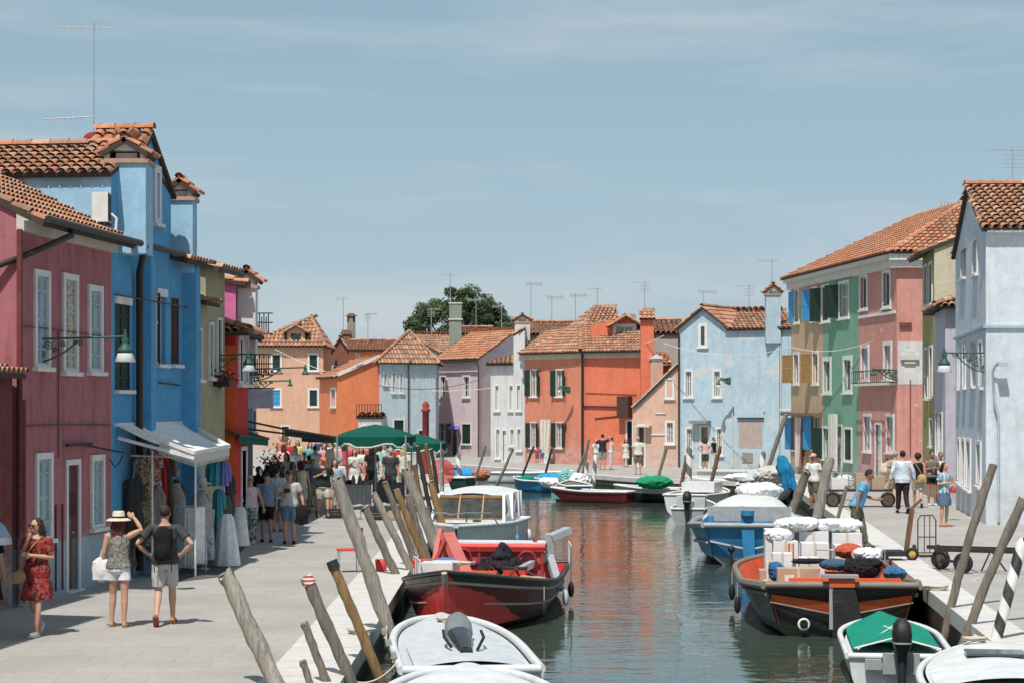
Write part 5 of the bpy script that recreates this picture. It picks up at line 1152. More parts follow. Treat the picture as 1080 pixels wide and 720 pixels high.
for k in range(2): m.tube([W2(3.2, .15 - k * .7, .95), W2(3.2, .15 - k * .7, 1.22), W2(3.2, -.4 - k * .7, 1.22), W2(3.2, -.4 - k * .7, .95)], .014, 6)
m.build('rail', M_metal, r2)

# 3 small boat with green cover
p0 = V((5.33, 28.6)); yw = R(84)
r3, st3, W3 = boat('dinghy', 'small white dinghy with a green canvas cover and black outboard motor at bottom right', 'boat', p0, yw, 4.0, 1.42,
    lambda t: .42 + .12 * t, lambda t: (1 - max(0, (t - .45) / .55) ** 2.6) * .98 + .02, lambda t: -.2, [P_wh], [0] * 8, flare=.85, deck=P_wh, gun=.045, gmat=P_wh, deck_z=-.06)
m = MB(); M_gc = cloth((.01, .22, .155))
a_ = [(r[0][0] + .35, max(r[0][1] - .10, .003), r[0][2]) for r in st3 if .2 < r[0][0] < 3.7]
vs = []
for p in a_: vs.append([W3(p[0], p[1] * s, p[2] + .02 + .10 * (1 - s * s)) for s in [-1 + k / 5 for k in range(11)]])
m.loft(vs, 0, False, True, False); m.build('canvas_cover', M_gc, r3)
m = MB(); m.tube([W3(.5, .55, .46), W3(2.0, 0, .60), W3(3.6, -.3, .55)], .012, 5); m.tube([W3(.5, -.55, .46), W3(2.0, 0, .60), W3(3.6, .3, .55)], .012, 5); m.tube([W3(.5, .6, .47), W3(.75, 0, .60), W3(.5, -.6, .47)], .012, 5); m.build('cover_rope', M_white, r3)
m = MB(); m.box(W3(-.06, 0, .33), (.12, .5, .28), yw); m.box(W3(-.09, .38, .32), (.1, .22, .14), yw); m.box(W3(-.09, -.42, .32), (.1, .24, .14), yw); m.build('motor_mount', P_gy, r3)
outboard(r3, W3, -.12, .48, .95, 0)

# 4 white bow at the bottom right edge
r4, st4, W4 = boat('motorboat', 'smooth white motorboat bow cut off by the bottom right corner', 'boat', (5.62, 23.2), R(84), 4.2, 1.95,
    lambda t: .66 + .05 * t, lambda t: (1 - max(0, (t - .1) / .9) ** 2.4) * .97 + .03, lambda t: -.2, [P_wh], [0] * 8, flare=.8, deck=P_wh, gun=.05, gmat=P_wh, deck_z=.05)
m = MB(); vs = [[W4(r[0][0], max(r[0][1] - .1, .002) * s, r[0][2] + .05 + .12 * (1 - s * s)) for s in [-1 + k / 5 for k in range(11)]] for r in st4]; m.loft(vs, 0, False, True, False); m.build('fore_deck', P_wh, r4)
m = MB(); m.ell(W4(4.25, 0, .76), .05, 8, 6); m.bar(W4(4.15, 0, .70), W4(4.3, 0, .72), .1, .06); m.build('bow_fitting', M_metal, r4)
m = MB(); m.box(W4(2.0, 0, .875), (.5, .7, .03), R(82)); m.build('deck_hatch', simple('smoked_hatch', (.05, .07, .09), .15), r4)

# 5 & 6 white covered boats at the bottom, left of the water
rnd = lambda t: math.sqrt(max(0, 1 - max(0, (t - .25) / .75) ** 2.6)) * .98 + .02
r5, st5, W5 = boat('motorboat', 'white boat with pale grey cover and tilted grey outboard by the left quay', 'boat', (-.50, 25.9), R(96), 5.6, 1.72,
    lambda t: .58 + .08 * t, rnd, lambda t: -.2, [P_wh], [0] * 8, flare=.84, deck=P_lgy, gun=.06, gmat=P_wh, deck_z=-.02)
m = MB(); vs = [[W5(r[0][0], max(r[0][1] - .16, .002) * s, r[0][2] + .02 + .09 * (1 - s * s)) for s in [-1 + k / 6 for k in range(13)]] for r in st5 if r[0][0] < 5.45]; m.loft(vs, 0, False, True, False); m.build('canvas_cover', P_lgy, r5)
for i in range(3):
    m = MB(); x = .8 + i * 1.4; m.box(W5(x, .93, .68), (.2, .07, .07), R(95)); m.build('cleat', M_metal, r5)
m = MB(); rings = []
for (zz, la, lb, w) in ((0, -.20, .24, .14), (.10, -.26, .28, .19), (.24, -.22, .24, .18), (.33, -.13, .17, .12), (.37, -.04, .08, .04)):
    rings.append([W5(1.95 + zz * .8 + (la + lb) / 2 * .8 + (lb - la) / 2 * .9 * math.cos(a), .0 + w * math.sin(a), .70 + zz) for a in [6.2832 * j / 18 for j in range(18)]])
m.loft(rings); mo = m.build('motor', simple('grey_cowling', (.17, .19, .20), .3), r5)
m = MB(); rings = []
for (x, z, w, hgt) in ((2.05, .74, .17, .2), (1.7, .70, .16, .2), (1.3, .68, .12, .16), (.95, .66, .09, .10)): rings.append([W5(x, w * math.cos(a), z + hgt * .6 * (math.sin(a) + .6)) for a in [6.2832 * j / 14 for j in range(14)]])
m.loft(rings); m.build('leg', simple('dark_motor_body', (.02, .03, .04), .15), mo)
m = MB(); m.tube([W5(1.0, .18, .75), W5(1.3, .25, .85), W5(1.6, .24, .9)], .02, 6); m.tube([W5(.9, -.15, .72), W5(1.2, -.26, .85), W5(1.5, -.25, .9)], .02, 6); m.box(W5(.95, 0, .68), (.36, .16, .12), R(96)); m.build('bracket', M_black, mo)
m = MB(); m.tube([W5(.9, -.92, .4), W5(2.0, -.96, .42)], .10, 10); m.build('fender', P_lgy, r5)
r6, st6, W6 = boat('motorboat', 'nearest white boat bow arching up at the bottom edge, under the tilted outboard', 'boat', (-.35, 19.6), R(92), 5.5, 2.15,
    lambda t: .62 + .06 * t, rnd, lambda t: -.2, [P_wh], [0] * 8, flare=.84, deck=P_wh, gun=.06, gmat=P_wh)
m = MB(); vs = [[W6(r[0][0], max(r[0][1] - .12, .002) * s, r[0][2] + .02 + .10 * (1 - s * s)) for s in [-1 + k / 6 for k in range(13)]] for r in st6 if r[0][0] < 5.4]; m.loft(vs, 0, False, True, False); m.build('canvas_cover', P_wh, r6)

# 7 white cabin cruiser
dv7 = V((-1.3 + .62, 50.4 - 56.2)); y7 = math.atan2(dv7.y, dv7.x); L7 = dv7.length
r7, st7, W7 = boat('cabin_cruiser', 'white cabin cruiser with wood-trimmed windscreen moored behind the crimson boat', 'boat', (-.62, 56.2), y7, L7, 2.2,
    lambda t: .85 + .12 * t, lambda t: (1 - max(0, (t - .5) / .5) ** 2.4) * .98 + .02, lambda t: -.25, [P_wh, P_gy], [0, 0, 0, 0, 0, 1, 1, 1], flare=.8, deck=P_wh, gun=.05, gmat=P_wh, stem=.4)
m = MB(); zb, zt_ = .95, 1.62; x0, x1, yw_ = 1.0, 4.0, .92
roof = [W7(x0 - .3, -yw_, zt_), W7(x1 - .6, -yw_ + .1, zt_), W7(x1 - .6, yw_ - .1, zt_), W7(x0 - .3, yw_, zt_)]
vs = [[W7(x0 - .3 + (x1 - .3 - x0) * k / 8, (yw_ - .0 - .012 * k) * s, zt_ + .13 * (1 - s * s) - .02 * k * k / 8 * .6) for s in [-1 + j / 5 for j in range(11)]] for k in range(9)]
m.loft(vs, 0, False, True, False); m.loft([[p - V((0, 0, .05)) for p in r] for r in vs], 0, False, True, False)
for s in (-1, 1):
    m.bar(W7(x1 + .25, yw_ * s, zb), W7(x1 - .55, (yw_ - .1) * s, zt_), .07); m.bar(W7(2.9, yw_ * s * 1.02, zb), W7(2.5, (yw_ - .03) * s, zt_), .11); m.bar(W7(1.4, yw_ * s * 1.02, zb), W7(1.3, (yw_) * s, zt_), .09); m.bar(W7(x0 - .2, yw_ * s, zb), W7(x0 - .3, yw_ * s, zt_), .09)
    m.bar(W7(x0 - .2, yw_ * s, zb + .05), W7(x1, yw_ * s, zb + .05), .06, .16)
m.bar(W7(x1, -yw_, zb + .03), W7(x1, yw_, zb + .03), .1); m.build('cabin', P_wh, r7)
m = MB(); m.bar(W7(x1 - .52, -.8, zt_ - .05), W7(x1 - .52, .8, zt_ - .05), .05, .07); m.bar(W7(x1 + .03, -.86, zb + .08), W7(x1 + .03, .86, zb + .08), .04); 
for y in (-.28, .32): m.bar(W7(x1, y, zb), W7(x1 - .55, y, zt_), .035)
m.build('windscreen_frame', simple('varnished_wood', (.33, .18, .07), .4), r7)
m = MB(); m.poly([W7(x1 - .02, -.85, zb + .05), W7(x1 - .02, .85, zb + .05), W7(x1 - .56, .78, zt_ - .03), W7(x1 - .56, -.78, zt_ - .03)])
for s in (-1, 1): m.poly([W7(x1 - .05, yw_ * s * .99, zb + .1), W7(1.0, yw_ * s * .99, zb + .1), W7(1.0, yw_ * s * .99, zt_ - .03), W7(x1 - .55, (yw_ - .1) * s, zt_ - .03)])
m.build('windows', simple('boat_glass', (.05, .05, .045), .08, 0, .6, 5, 0, .6), r7)
m = MB(); m.tube([W7(4.4, 0, .97), W7(4.4, 0, 1.35)], .02, 6); m.box(W7(4.3, .25, 1.0), (.1, .2, .06), y7); m.build('deck_fitting', M_green_iron, r7)
m = MB(); m.tube([W7(5.2, .9, .95), W7(5.4, .75, 1.25), W7(6.4, .25, 1.3), W7(6.9, 0, 1.28)], .018, 6); m.tube([W7(5.2, -.9, .95), W7(5.4, -.75, 1.25), W7(6.4, -.25, 1.3), W7(6.9, 0, 1.28)], .018, 6); m.build('pulpit_rail', M_metal, r7)

# 8 blue boat
sp, bp = V((5.75, 50.6)), V((6.9, 60)); dv8 = bp - sp; y8 = math.atan2(dv8.y, dv8.x)
r8, st8, W8 = boat('work_boat', 'bright blue wooden boat with a white tarpaulin shelter at the right quay', 'boat', sp, y8, dv8.length, 3.0,
    lambda t: .98 - .25 * min(t / .4, 1) + .4 * max(0, t - .6) ** 1.5, lambda t: (.72 + .28 * min(t / .22, 1)) * (1 - max(0, (t - .6) / .4) ** 2.2), lambda t: -.3, [P_gy, P_blb], [1, 1, 1, 1, 1, 0, 0, 0], flare=.66, floor=.2, inner=P_blb, gun=.07, gmat=P_gy, rake=.4)
m = MB()
for sd in (1, -1):
    m.tube([W8(a[2][0], sd * (a[2][1] + .02), a[2][2] - .1) for a in st8], .035, 6); m.tube([W8(-.38, sd * .15, .42), W8(-.30, sd * .93, .58)], .035, 6); m.tube([W8(a[0][0], sd * (a[0][1] + .03), a[0][2] + .03) for a in st8], .06, 6)
m.build('rubbing_strake', P_gy, r8)
m = MB(); m.prism([W8(-.42, .2, 1.25), W8(-.42, -.12, 1.28), W8(-.42, -.16, -.2), W8(-.42, .10, -.2)], W8(.14, 0, 0) - W8(0, 0, 0)); m.tube([W8(-.4, .03, 1.22), W8(-.4, .03, 1.34)], .16, 8); m.build('rudder', P_blb, r8)
m = MB(); m.tube([W8(-.46, .42, .45), W8(-.46, .42, -.2)], .03, 6); m.ell(W8(-.46, .42, .42), .09, 8, 6); m.build('tow_fitting', M_dark, r8)
m = MB(); vs = []
for k in range(9):
    x = .9 + k * .45; h_ = 1.42 + .12 * math.sin(k * 1.3) * .3 + (.1 if 1 < k < 7 else -.05)
    vs.append([W8(x, 1.2 * s, .98 + (h_ - .98) * (1 - abs(s) ** 3) + .02 * math.sin(s * 9 + k)) for s in [-1 + j / 6 for j in range(13)]])
m.loft(vs, 0, False, True, False); m.build('tarpaulin_shelter', cloth((.58, .60, .60)), r8)
m = MB()
m.bar(W8(.78, -1.0, 1.0), W8(.85, -1.0, 1.38), .06); m.bar(W8(.78, 1.0, 1.0), W8(.85, 1.0, 1.38), .06); m.bar(W8(.8, -1.0, 1.2), W8(.8, 1.0, 1.2), .04, .36); m.build('wind_shield', simple('cloudy_plastic', (.36, .39, .41), .2), r8)
m = MB()
for s in (-1, 1): m.tube([W8(.5, .95 * s, .85), W8(.55, .95 * s, 1.15)], .08, 8)
m.build('mooring_post', P_blb, r8)
sack(W8(4.8, -.2, 1.6), (.6, .9, .2), M_plas, 'crumpled white plastic sheeting on the blue boat shelter', name='plastic_sheet', cat='sheet', seed=21)

# 9.. small moored boats by the bend, each its own colours
def small(label, px, py, w, Ln, yaw, mat, inner, h=.42, ptd=1, group='small boats moored at the bend', cover=None, name='rowing_boat', mats=None, rows=None, stem=.2, zgb=.2):
    Y = gy(py, WZ); pos = (PX(px, Y), Y)
    r, s, W_ = boat(name, label, 'boat', pos, yaw, Ln, w, lambda t: h + zgb * max(0, t - .5) ** 1.5 * 1.6, (lambda t: max(.02, 1 - abs((t - .42) / .60) ** 2.4)) if ptd else bull, lambda t: -.2, mats or [mat], rows or [0] * 8, group, stem=stem, flare=.75, floor=.1, inner=inner, gun=.04, gmat=M_white, deck=cover, nst=16)
    m = MB()
    for t in (.3, .55): q = s[int(t * 16)]; m.bar(W_(q[0][0], q[0][1] * .9, h * .75), W_(q[0][0], -q[0][1] * .9, h * .75), .2, .04)
    if cover is None: m.build('thwart', inner, r)
    return r, s, W_
r, s, W_ = small('grey dinghy with a black outboard motor and seats, left of the blue boat', 725, 553, 1.35, 4.2, R(78), P_gy, P_gy, .52, 0, cover=None)
m = MB(); m.box(W_(.9, .25, .72), (.4, .4, .35), R(78)); m.box(W_(1.0, -.3, .68), (.4, .35, .3), R(78)); m.build('console', P_lgy, r); outboard(r, W_, .0, .6, 1.0, 0)
r, s, W_ = small('rounded white motorboat behind the grey dinghy', 722, 544, 1.9, 4.6, R(70), P_wh, P_wh, .75, 0, cover=P_wh)
m = MB(); m.box(W_(2.4, 0, .95), (1.2, 1.2, .35), R(70)); m.build('cabin', P_wh, r)
r, s, W_ = small('long grey boat with a bright green tarpaulin near the bend', 738, 530, 1.4, 3.6, R(150), P_bk, P_gy, .55, 1, mats=[P_lgy, P_bk], rows=[0, 0, 1, 1, 1, 1, 1, 1])
sack(at(690, 508, 83), (.75, .4, .26), cloth((.02, .25, .12)), 'bright green crumpled tarpaulin on the long grey boat', name='tarpaulin', cat='tarpaulin', seed=31)
r, s, W_ = small('low red wooden boat with a pale interior at the bend', 665, 530, 1.3, 3.4, R(150), P_crim, P_teal, .45, 1, mats=[P_redb, P_crim], rows=[0, 1, 1, 1, 1, 1, 1, 1])
r, s, W_ = small('blunt navy blue boat between striped posts', 611, 528, 1.25, 3.2, R(95), P_dkb, P_dkb, .62, 0, cover=simple('brown_deck', (.16, .12, .09)))
r, s, W_ = small('blue boat with teal and white covers beside the navy boat', 588, 519, 1.4, 3.6, R(120), P_blb, P_blb, .5, 1)
sack(at(582, 503, 96), (.75, .5, .2), cloth((.03, .28, .55)), 'blue crumpled cover on the blue boat', name='tarpaulin', cat='tarpaulin', seed=32)
sack(at(586, 509, 93), (.7, .5, .22), M_plas, 'white sheet lying on the blue boat', name='plastic_sheet', cat='sheet', seed=33)
sack(at(556, 508, 96), (.45, .4, .3), cloth((.01, .20, .15)), 'dark green heaped net by the pointed white boat', name='fishing_net', cat='net', seed=34)
sack(at(597, 508, 92), (.32, .26, .6), cloth((.22, .52, .50)), 'pale teal cloth hanging beside the navy boat', name='hanging_cloth', cat='cloth', seed=35)
sack(at(609, 507, 92), (.5, .4, .32), M_plas, 'white folded canvas behind the navy boat', name='folded_canvas', cat='canvas', seed=36)
r, s, W_ = small('pointed white boat lying along the far quay', 516, 508, 1.3, 4.2, R(-12), P_wh, P_gy, .5, 1, cover=P_lgy)
r, s, W_ = small('dark green boat with a blue cover near the far quay', 496, 517, 1.6, 3.6, R(150), P_grn, P_grn, .6, 1)
sack(at(493, 500, 100), (.8, .5, .28), cloth((.03, .28, .60)), 'bright blue cover over the dark green boat', name='tarpaulin', cat='tarpaulin', seed=37)
sack(at(507, 500, 98), (.45, .4, .28), cloth((.45, .18, .12)), 'rust red cloth heap beside the blue cover', name='cloth_heap', cat='cloth', seed=38)
r, s, W_ = small('white boat moored behind the blue boat at the right quay', 800, 532, 2.2, 6, R(75), P_wh, P_wh, .8, 0, cover=P_wh)
m = MB(); m.box(W_(3, 0, 1.1), (2.2, 1.5, .35), R(75)); m.build('cabin', P_wh, r)
r, s, W_ = small('white boat with a flat roof near the right bend', 812, 519, 1.8, 4.2, R(150), P_wh, P_wh, .55, 0, cover=P_wh)
m = MB(); m.box(W_(2.2, 0, .95), (2.6, 1.4, .06), R(150)); m.box(W_(2.2, 0, .75), (2.2, 1.2, .35), R(150)); m.build('cabin', P_wh, r)
sack(at(786, 503, 84), (.9, .5, .16), M_plas, 'row of white wrapped bundles on the flat boat roof', name='wrapped_bundle', cat='bundle', seed=41)
sack(at(813, 501, 76), (.62, .5, .34), cloth((.50, .49, .46)), 'large pale grey sack with a brown top near the right posts', name='sack', cat='sack', seed=42)
m = MB(); R_ = []; random.seed(43)
for j in range(14):
    t = j / 13; c = at(824 + 9 * t, 481 + 34 * t, 72); w_ = (.10 + .20 * math.sin(min(1, t * 2.2) * 1.4) - .10 * t) * (1 + random.uniform(-.12, .12))
    R_.append([c + V((w_ * math.cos(a) * (1 + .30 * math.sin(5 * a + t * 3)), w_ * .7 * math.sin(a) * (1 + .30 * math.sin(5 * a + t * 3)), .05 * math.sin(3 * a + j))) for a in [6.2832 * i / 26 for i in range(26)]])
m.loft(R_); o = m.build('tarpaulin', cloth((.02, .20, .42)), None, origin=at(829, 497, 72)); tag(o, 'bright blue crumpled cover hung over a post on the right quay', 'tarpaulin')

# ------------------------------------------------------------ mooring posts
PG = {'L': 'mooring posts along the left quay', 'R': 'mooring posts along the right quay', 'F': 'thin posts at the canal bend'}
def post(x0, y0, x1, y1, w, Y, mat, label, g_='L', cap=None, bend=.0, dY=0):
    """leaning round post seen from (x0,y0) low to (x1,y1) top, w = width in photo pixels, at distance Y"""
    a, b = at(x0, y0, Y), at(x1, y1, Y + dY); d = (b - a).normalized()
    if a.z > -.6 and d.z > .2: a = a - d * ((a.z + .7) / d.z)
    if a.z < -1.2: a = a + d * ((-1.2 - a.z) / d.z)
    n = 16; r = w * Y / F / 2; pts = []; rs = []
    random.seed(int(x1 * 7 + y1)); side = d.cross(V((0, 1, 0))).normalized()
    for i in range(n + 1):
        t = i / n; pts.append(a.lerp(b, t) + side * (bend * math.sin(t * 3.1) + random.uniform(-.35, .35) * r * .3 * (0 < i < n))); rs.append(r * (1.08 - .16 * t + random.uniform(-.05, .05) + (.14 if random.random() < .12 else 0)))
    root = thing('mooring_post', label, 'mooring post', a, PG.get(g_, g_))
    if 'spiral' in mat.name:
        m = MB(); m.tube([(0, 0, 0), (0, 0, (b - a).length), (0, 0, (b - a).length + r)], [r, r, r * .3], 14); m.build('shaft', mat, root, xf=True); root.rotation_euler = d.to_track_quat('Z', 'Y').to_euler(); return root
    m = MB(); m.tube(pts, rs, 14)
    for v in m.v[:14 * (n + 1)]: v += V((random.uniform(-1, 1), random.uniform(-1, 1), 0)) * r * .07
    for v in m.v[14 * n:14 * (n + 1)]: v.z += random.uniform(-.9, .5) * r
    m.build('shaft', mat, root)
    if cap: q = MB(); q.tube([b - d * .10, b + d * .015], [r * .98 + .012, r * .92 + .012], 12); q.build('band', cap, root)
    else:
        q = MB(); q.tube([b - d * .004, b + d * .02], [r * .9, r * .75], 12); q.build('end_grain', M_pole4, root)
    return root
capm = stripes('red_white_tape', (.5, .04, .03), (.7, .7, .68), .05)
post(292, 722, 238, 605, 18, 24.6, M_pole4, 'thick pale split-faced post, leftmost and nearest on the quay edge', dY=.2)
post(372, 722, 323, 608, 12.5, 25.6, M_pole, 'brown post with a red and white taped top', cap=capm)
post(403, 720, 350, 592, 11, 27.0, M_pole2, 'ochre post with a rusty iron collar at its top', cap=M_dark)
post(346, 722, 321, 657, 9, 25.0, M_pole, 'short thin post between the leftmost post and the taped one')
post(331, 730, 319, 697, 8, 24.0, M_pole, 'shortest thin post at the bottom edge')
post(424, 705, 355, 503, 14, 30.4, M_pole4, 'long thick grey post tallest of the near group, by the white boat')
post(424, 620, 385, 535, 8.5, 41, M_pole, 'thin grey post, left end of the cluster behind the crimson bow')
post(437, 607, 394, 520, 8, 42, M_pole4, 'pale post, second of the cluster behind the crimson bow')
post(441, 600, 406, 508, 7, 43, M_pole, 'slim straight post, third of the cluster behind the crimson bow')
post(451, 598, 418, 516, 7.5, 44, M_pole2, 'orange-brown post in the cluster behind the crimson bow')
post(452, 590, 430, 522, 6.5, 45, M_pole, 'short grey post right of the orange-brown one')
post(465, 590, 428, 494, 11, 47, M_pole4, 'thick tall grey post crossing the cluster by the cruiser')
post(459, 575, 450, 535, 6, 48, M_pole, 'small post stub beside the thick tall grey post')
post(467, 556, 454, 507, 8, 52, M_pole2, 'light brown post just left of the cabin cruiser')
post(440, 580, 425, 547, 5, 46, M_pole4, 'thin pale stake low in the cluster')
for i, (a, b, c, d, w, Y) in enumerate(((452, 530, 440, 470, 5, 60), (458, 525, 449, 468, 4.5, 62), (462, 520, 455, 473, 4, 64), (445, 535, 437, 490, 5, 58))): post(a, b, c, d, w, Y, M_pole3 if i % 2 else simple('tarred_pole', (.04, .032, .028)), ['dark post beside the second green canopy, leftmost', 'dark leaning post right of the canopy edge', 'thin dark post near the far boats', 'short dark post under the canopy'][i])
# right side
post(998, 674, 1048, 490, 9, 31.6, M_pole, 'crooked brown post leaning right, farther of the two beside the quay wall', 'R', bend=.07)
post(1016, 686, 1079, 526, 10, 29.2, M_pole, 'crooked brown post leaning right, nearer of the two beside the quay wall', 'R', bend=.05)
o = post(1045, 694, 1078, 572, 12, 27.4, stripes('black_white_spiral', (.02, .02, .022), (.62, .62, .62), .42, .42 / 6.283), 'black and white spiral striped mooring pole at the right edge', 'R')
post(862, 545, 875, 483, 11, 56, M_pole4, 'thick pale grey post between the man in white and the cargo boat', 'R')
post(836, 540, 850, 497, 10, 60, M_pole, 'leaning brown post left of the thick pale one', 'R')
post(884, 545, 893, 512, 4, 52, M_pole, 'thin stick leaning by the man in blue', 'R')
post(806, 505, 829, 437, 5, 78, M_pole, 'tall thin post leaning right in front of the light blue house', 'R')
post(748, 516, 760, 470, 4, 88, M_pole3, 'reddish post in front of the blue house doorway', 'F'); post(719, 508, 724, 482, 4, 88, M_pole3, 'short reddish stake by the striped pole', 'F')
M_sp = stripes('grey_white_spiral', (.10, .11, .12), (.60, .60, .60), .8, .8 / 6.283)
for i, (a, b, c, d, w, Y, l) in enumerate(((726, 528, 727, 473, 6.5, 84, 'straight grey and white striped pole in front of the blue house'), (801, 508, 805, 478, 6, 82, 'leaning striped pole beside the grey sack'), (625, 520, 628, 481, 4.5, 90, 'left striped pole of the pair by the red boat'), (617, 512, 619, 487, 4.5, 93, 'short striped pole behind the navy boat'), (486, 515, 483, 480, 5.5, 97, 'striped pole in front of the lilac house'))): post(a, b, c, d, w, Y, M_sp, l, 'F')
for i, (a, b, c, d, w, l) in enumerate(((694, 503, 703, 472, 3.5, 'slanted grey stake left of the small peach house'), (607, 503, 620, 470, 3, 'slanted thin stake near the orange wall'), (614, 500, 621, 463, 3, 'thin yellowish stake against the orange wall'), (530, 498, 541, 473, 3, 'slanted stake before the white houses'), (576, 496, 582, 472, 2.5, 'thin black stake before the orange house'), (553, 496, 563, 470, 2.5, 'second thin black stake before the orange house'), (505, 493, 512, 470, 2.5, 'pale stake before the lilac house'))): post(a, b, c, d, w, 97, M_dark if 'black' in l else M_pole, l, 'F')
# fenders, coils and small gear that make the boats look used
def fender(c, mt, label, r=.06, h=.30):
    c = V(c); o = thing('fender', label, 'fender', c, 'fenders hanging from the boats'); m = MB(); m.lathe(c - V((0, 0, h)), [(.02, 0), (r * .7, .03), (r, .1), (r, h - .12), (r * .7, h - .04), (.02, h)], 12); m.build('body', mt, o); m = MB(); m.tube([c, c + V((0, 0, .25))], .010, 5); m.build('rope', M_rope, o)
for i, (x, sd) in enumerate(((1.6, 1), (3.4, 1), (5.6, 1))): a = st[int(x / Lr * 26)]; fender(Wo(x, a[0][1] + .11, .42), [M_black, P_lgy, M_black][i], ['black fender on the crimson boat, nearest the stern', 'grey fender amidships on the crimson boat', 'black fender near the bow of the crimson boat'][i])
for i, x in enumerate((2.2, 4.8)): a = st2[int(x / L2 * 26)]; fender(W2(x, a[0][1] + .12, .45), M_black, ['black fender on the left side of the cargo boat, near the stern', 'black fender on the left side of the cargo boat, further forward'][i])
for i, x in enumerate((1.2, 3.6)): a = st7[int(x / L7 * 26)]; fender(W7(x, a[0][1] + .11, .62), P_blb if i else P_wh, ['white fender at the stern of the cabin cruiser', 'blue fender amidships on the cabin cruiser'][i], .08, .32)
def coil(c, R_, label, mt=None):
    c = V(c); m = MB(); pts = []
    for i in range(90): a = i * .42; r = R_ * (.55 + .45 * (i / 90)) + random.uniform(-.01, .01); pts.append(c + V((r * math.cos(a), r * math.sin(a), .02 + .05 * (i % 30) / 30 + random.uniform(0, .01))))
    m.tube(pts, .014, 5); o = m.build('rope_coil', mt or M_rope, None, origin=c); tag(o, label, 'rope')
random.seed(31)
coil(Wo(7.0, .1, 1.12), .20, 'coil of pale rope on the fore deck of the crimson boat'); coil(gnd(418, 668) + V((-.5, 0, .01)), .22, 'coil of rope lying on the quay edge stones by the long grey post'); coil(gr(975, 622) + V((.2, 0, .01)), .2, 'coil of rope on the right quay edge beside the cargo boat'); coil(W5(4.2, 0, .74), .16, 'small rope coil on the pale grey boat cover'); coil(W4(3.2, .1, .86), .15, 'small rope coil on the smooth white bow')
m = MB()
for k in range(14): p = Wo(2.9 + random.random() * 1.2, -.2 + random.random() * 1.1, .54); m.tube([p, p + V((random.uniform(-.3, .3), random.uniform(-.3, .3), random.uniform(.02, .3))), p + V((random.uniform(-.4, .4), random.uniform(-.3, .3), .05))], random.choice([.012, .02, .03]), 5)
m.build('hoses', simple('worn_hose', (.12, .03, .025)), r1)
for i, (x, y, sx, mt, nm, lab) in enumerate(((3.4, .5, .3, P_redb, 'tool_box', 'red tool box on the hatch of the crimson boat'), (4.6, .3, .28, P_lgy, 'plastic_tub', 'pale grey plastic tub near the crimson boat bow'), (5.0, -.35, .32, P_orb, 'crate', 'orange fish crate near the crimson boat bow'))):
    c = Wo(x, y, .58 if i == 0 else .35); r = thing(nm, lab, nm.replace('_', ' '), c); m = MB(); m.box(c + V((0, 0, .11)), (sx, sx * 1.4, .22), yaw + i * .4); m.build('body', mt, r); m = MB(); m.box(c + V((0, 0, .235)), (sx * 1.05, sx * 1.47, .03), yaw + i * .4); m.build('lid', mt if i else M_dark, r)
m = MB(); m.bar(Wo(6.2, .55, .95), Wo(6.2, -.5, .95), .16, .05); m.bar(Wo(4.9, .95, .75), Wo(4.9, -.95, .75), .2, .05); m.build('thwart', P_orb, r1)
def oar(a, b, label):
    a, b = V(a), V(b); r = thing('oar', label, 'oar', a, 'oars lying in the small boats'); m = MB(); d = (b - a); m.tube([a, a + d * .75], .025, 6); m.build('shaft', M_pole2, r); m = MB(); m.bar(a + d * .75, b, .14, .02); m.build('blade', M_pole2, r)
oar(W2(2.0, -1.15, .95), W2(5.6, -1.05, 1.0), 'long oar lying along the right rail of the cargo boat'); oar(at(640, 516, 88), at(664, 520, 85), 'oar resting in the low red boat'); oar(at(690, 516, 84), at(735, 514, 82), 'oar resting on the long grey boat')
# ropes
def rope(pts, r, label): m = MB(); m.tube(pts, r, 6); o = m.build('mooring_rope', M_rope, None, origin=pts[0]); tag(o, label, 'rope')
rope(sag(at(408, 655, 30.4), W5(3.0, .95, .66), .25), .013, 'rope from the long grey post to the covered boat')
rope(sag(at(415, 690, 30.4), W5(1.0, .95, .62), .2), .013, 'lower rope tying the covered boat to the post')
rope(sag(W5(.5, .9, .62), V((-2.1, 26.2, -.1)), .15), .013, 'rope from the covered boat stern to the left quay')
rope(sag(W2(1.0, -1.3, .75), V((8.2, 36.6, .28)), .1), .015, 'rope from the cargo boat to the right quay')
# ------------------------------------------------------------ people
SK = [simple('skin_tone', (.50, .29, .20), .55, 0, .08, 8, 0), simple('tanned_skin', (.36, .19, .12), .55, 0, .08, 8, 0), simple('dark_skin', (.13, .065, .04), .55, 0, .08, 8, 0)]
HAIR = {'brown': simple('brown_hair', (.035, .02, .012), .6, 0, .4, 40), 'black': simple('black_hair', (.012, .010, .010), .5, 0, .3, 40), 'blond': simple('blond_hair', (.42, .31, .18), .6, 0, .3, 40), 'grey': simple('grey_hair', (.35, .34, .33), .7, 0, .2, 40), 'red': simple('auburn_hair', (.10, .025, .02), .6, 0, .3, 40)}
LEGS = {'stand': (((.10, -.01, .50), (.105, .02, .09), 0), ((.10, 0, .50), (.105, .03, .09), 0)),
        'walk': (((.09, -.13, .52), (.09, -.20, .10), 0), ((.09, .02, .50), (.09, .27, .16), .9)),
        'walk2': (((.09, .02, .50), (.09, .27, .17), .9), ((.09, -.13, .52), (.09, -.20, .10), 0)),
        'contra': (((.10, -.06, .51), (.12, -.04, .09), 0), ((.10, .02, .50), (.10, .04, .09), 0)),
        'wide': (((.15, -.02, .50), (.20, .02, .09), 0), ((.12, 0, .50), (.16, .03, .09), 0))}
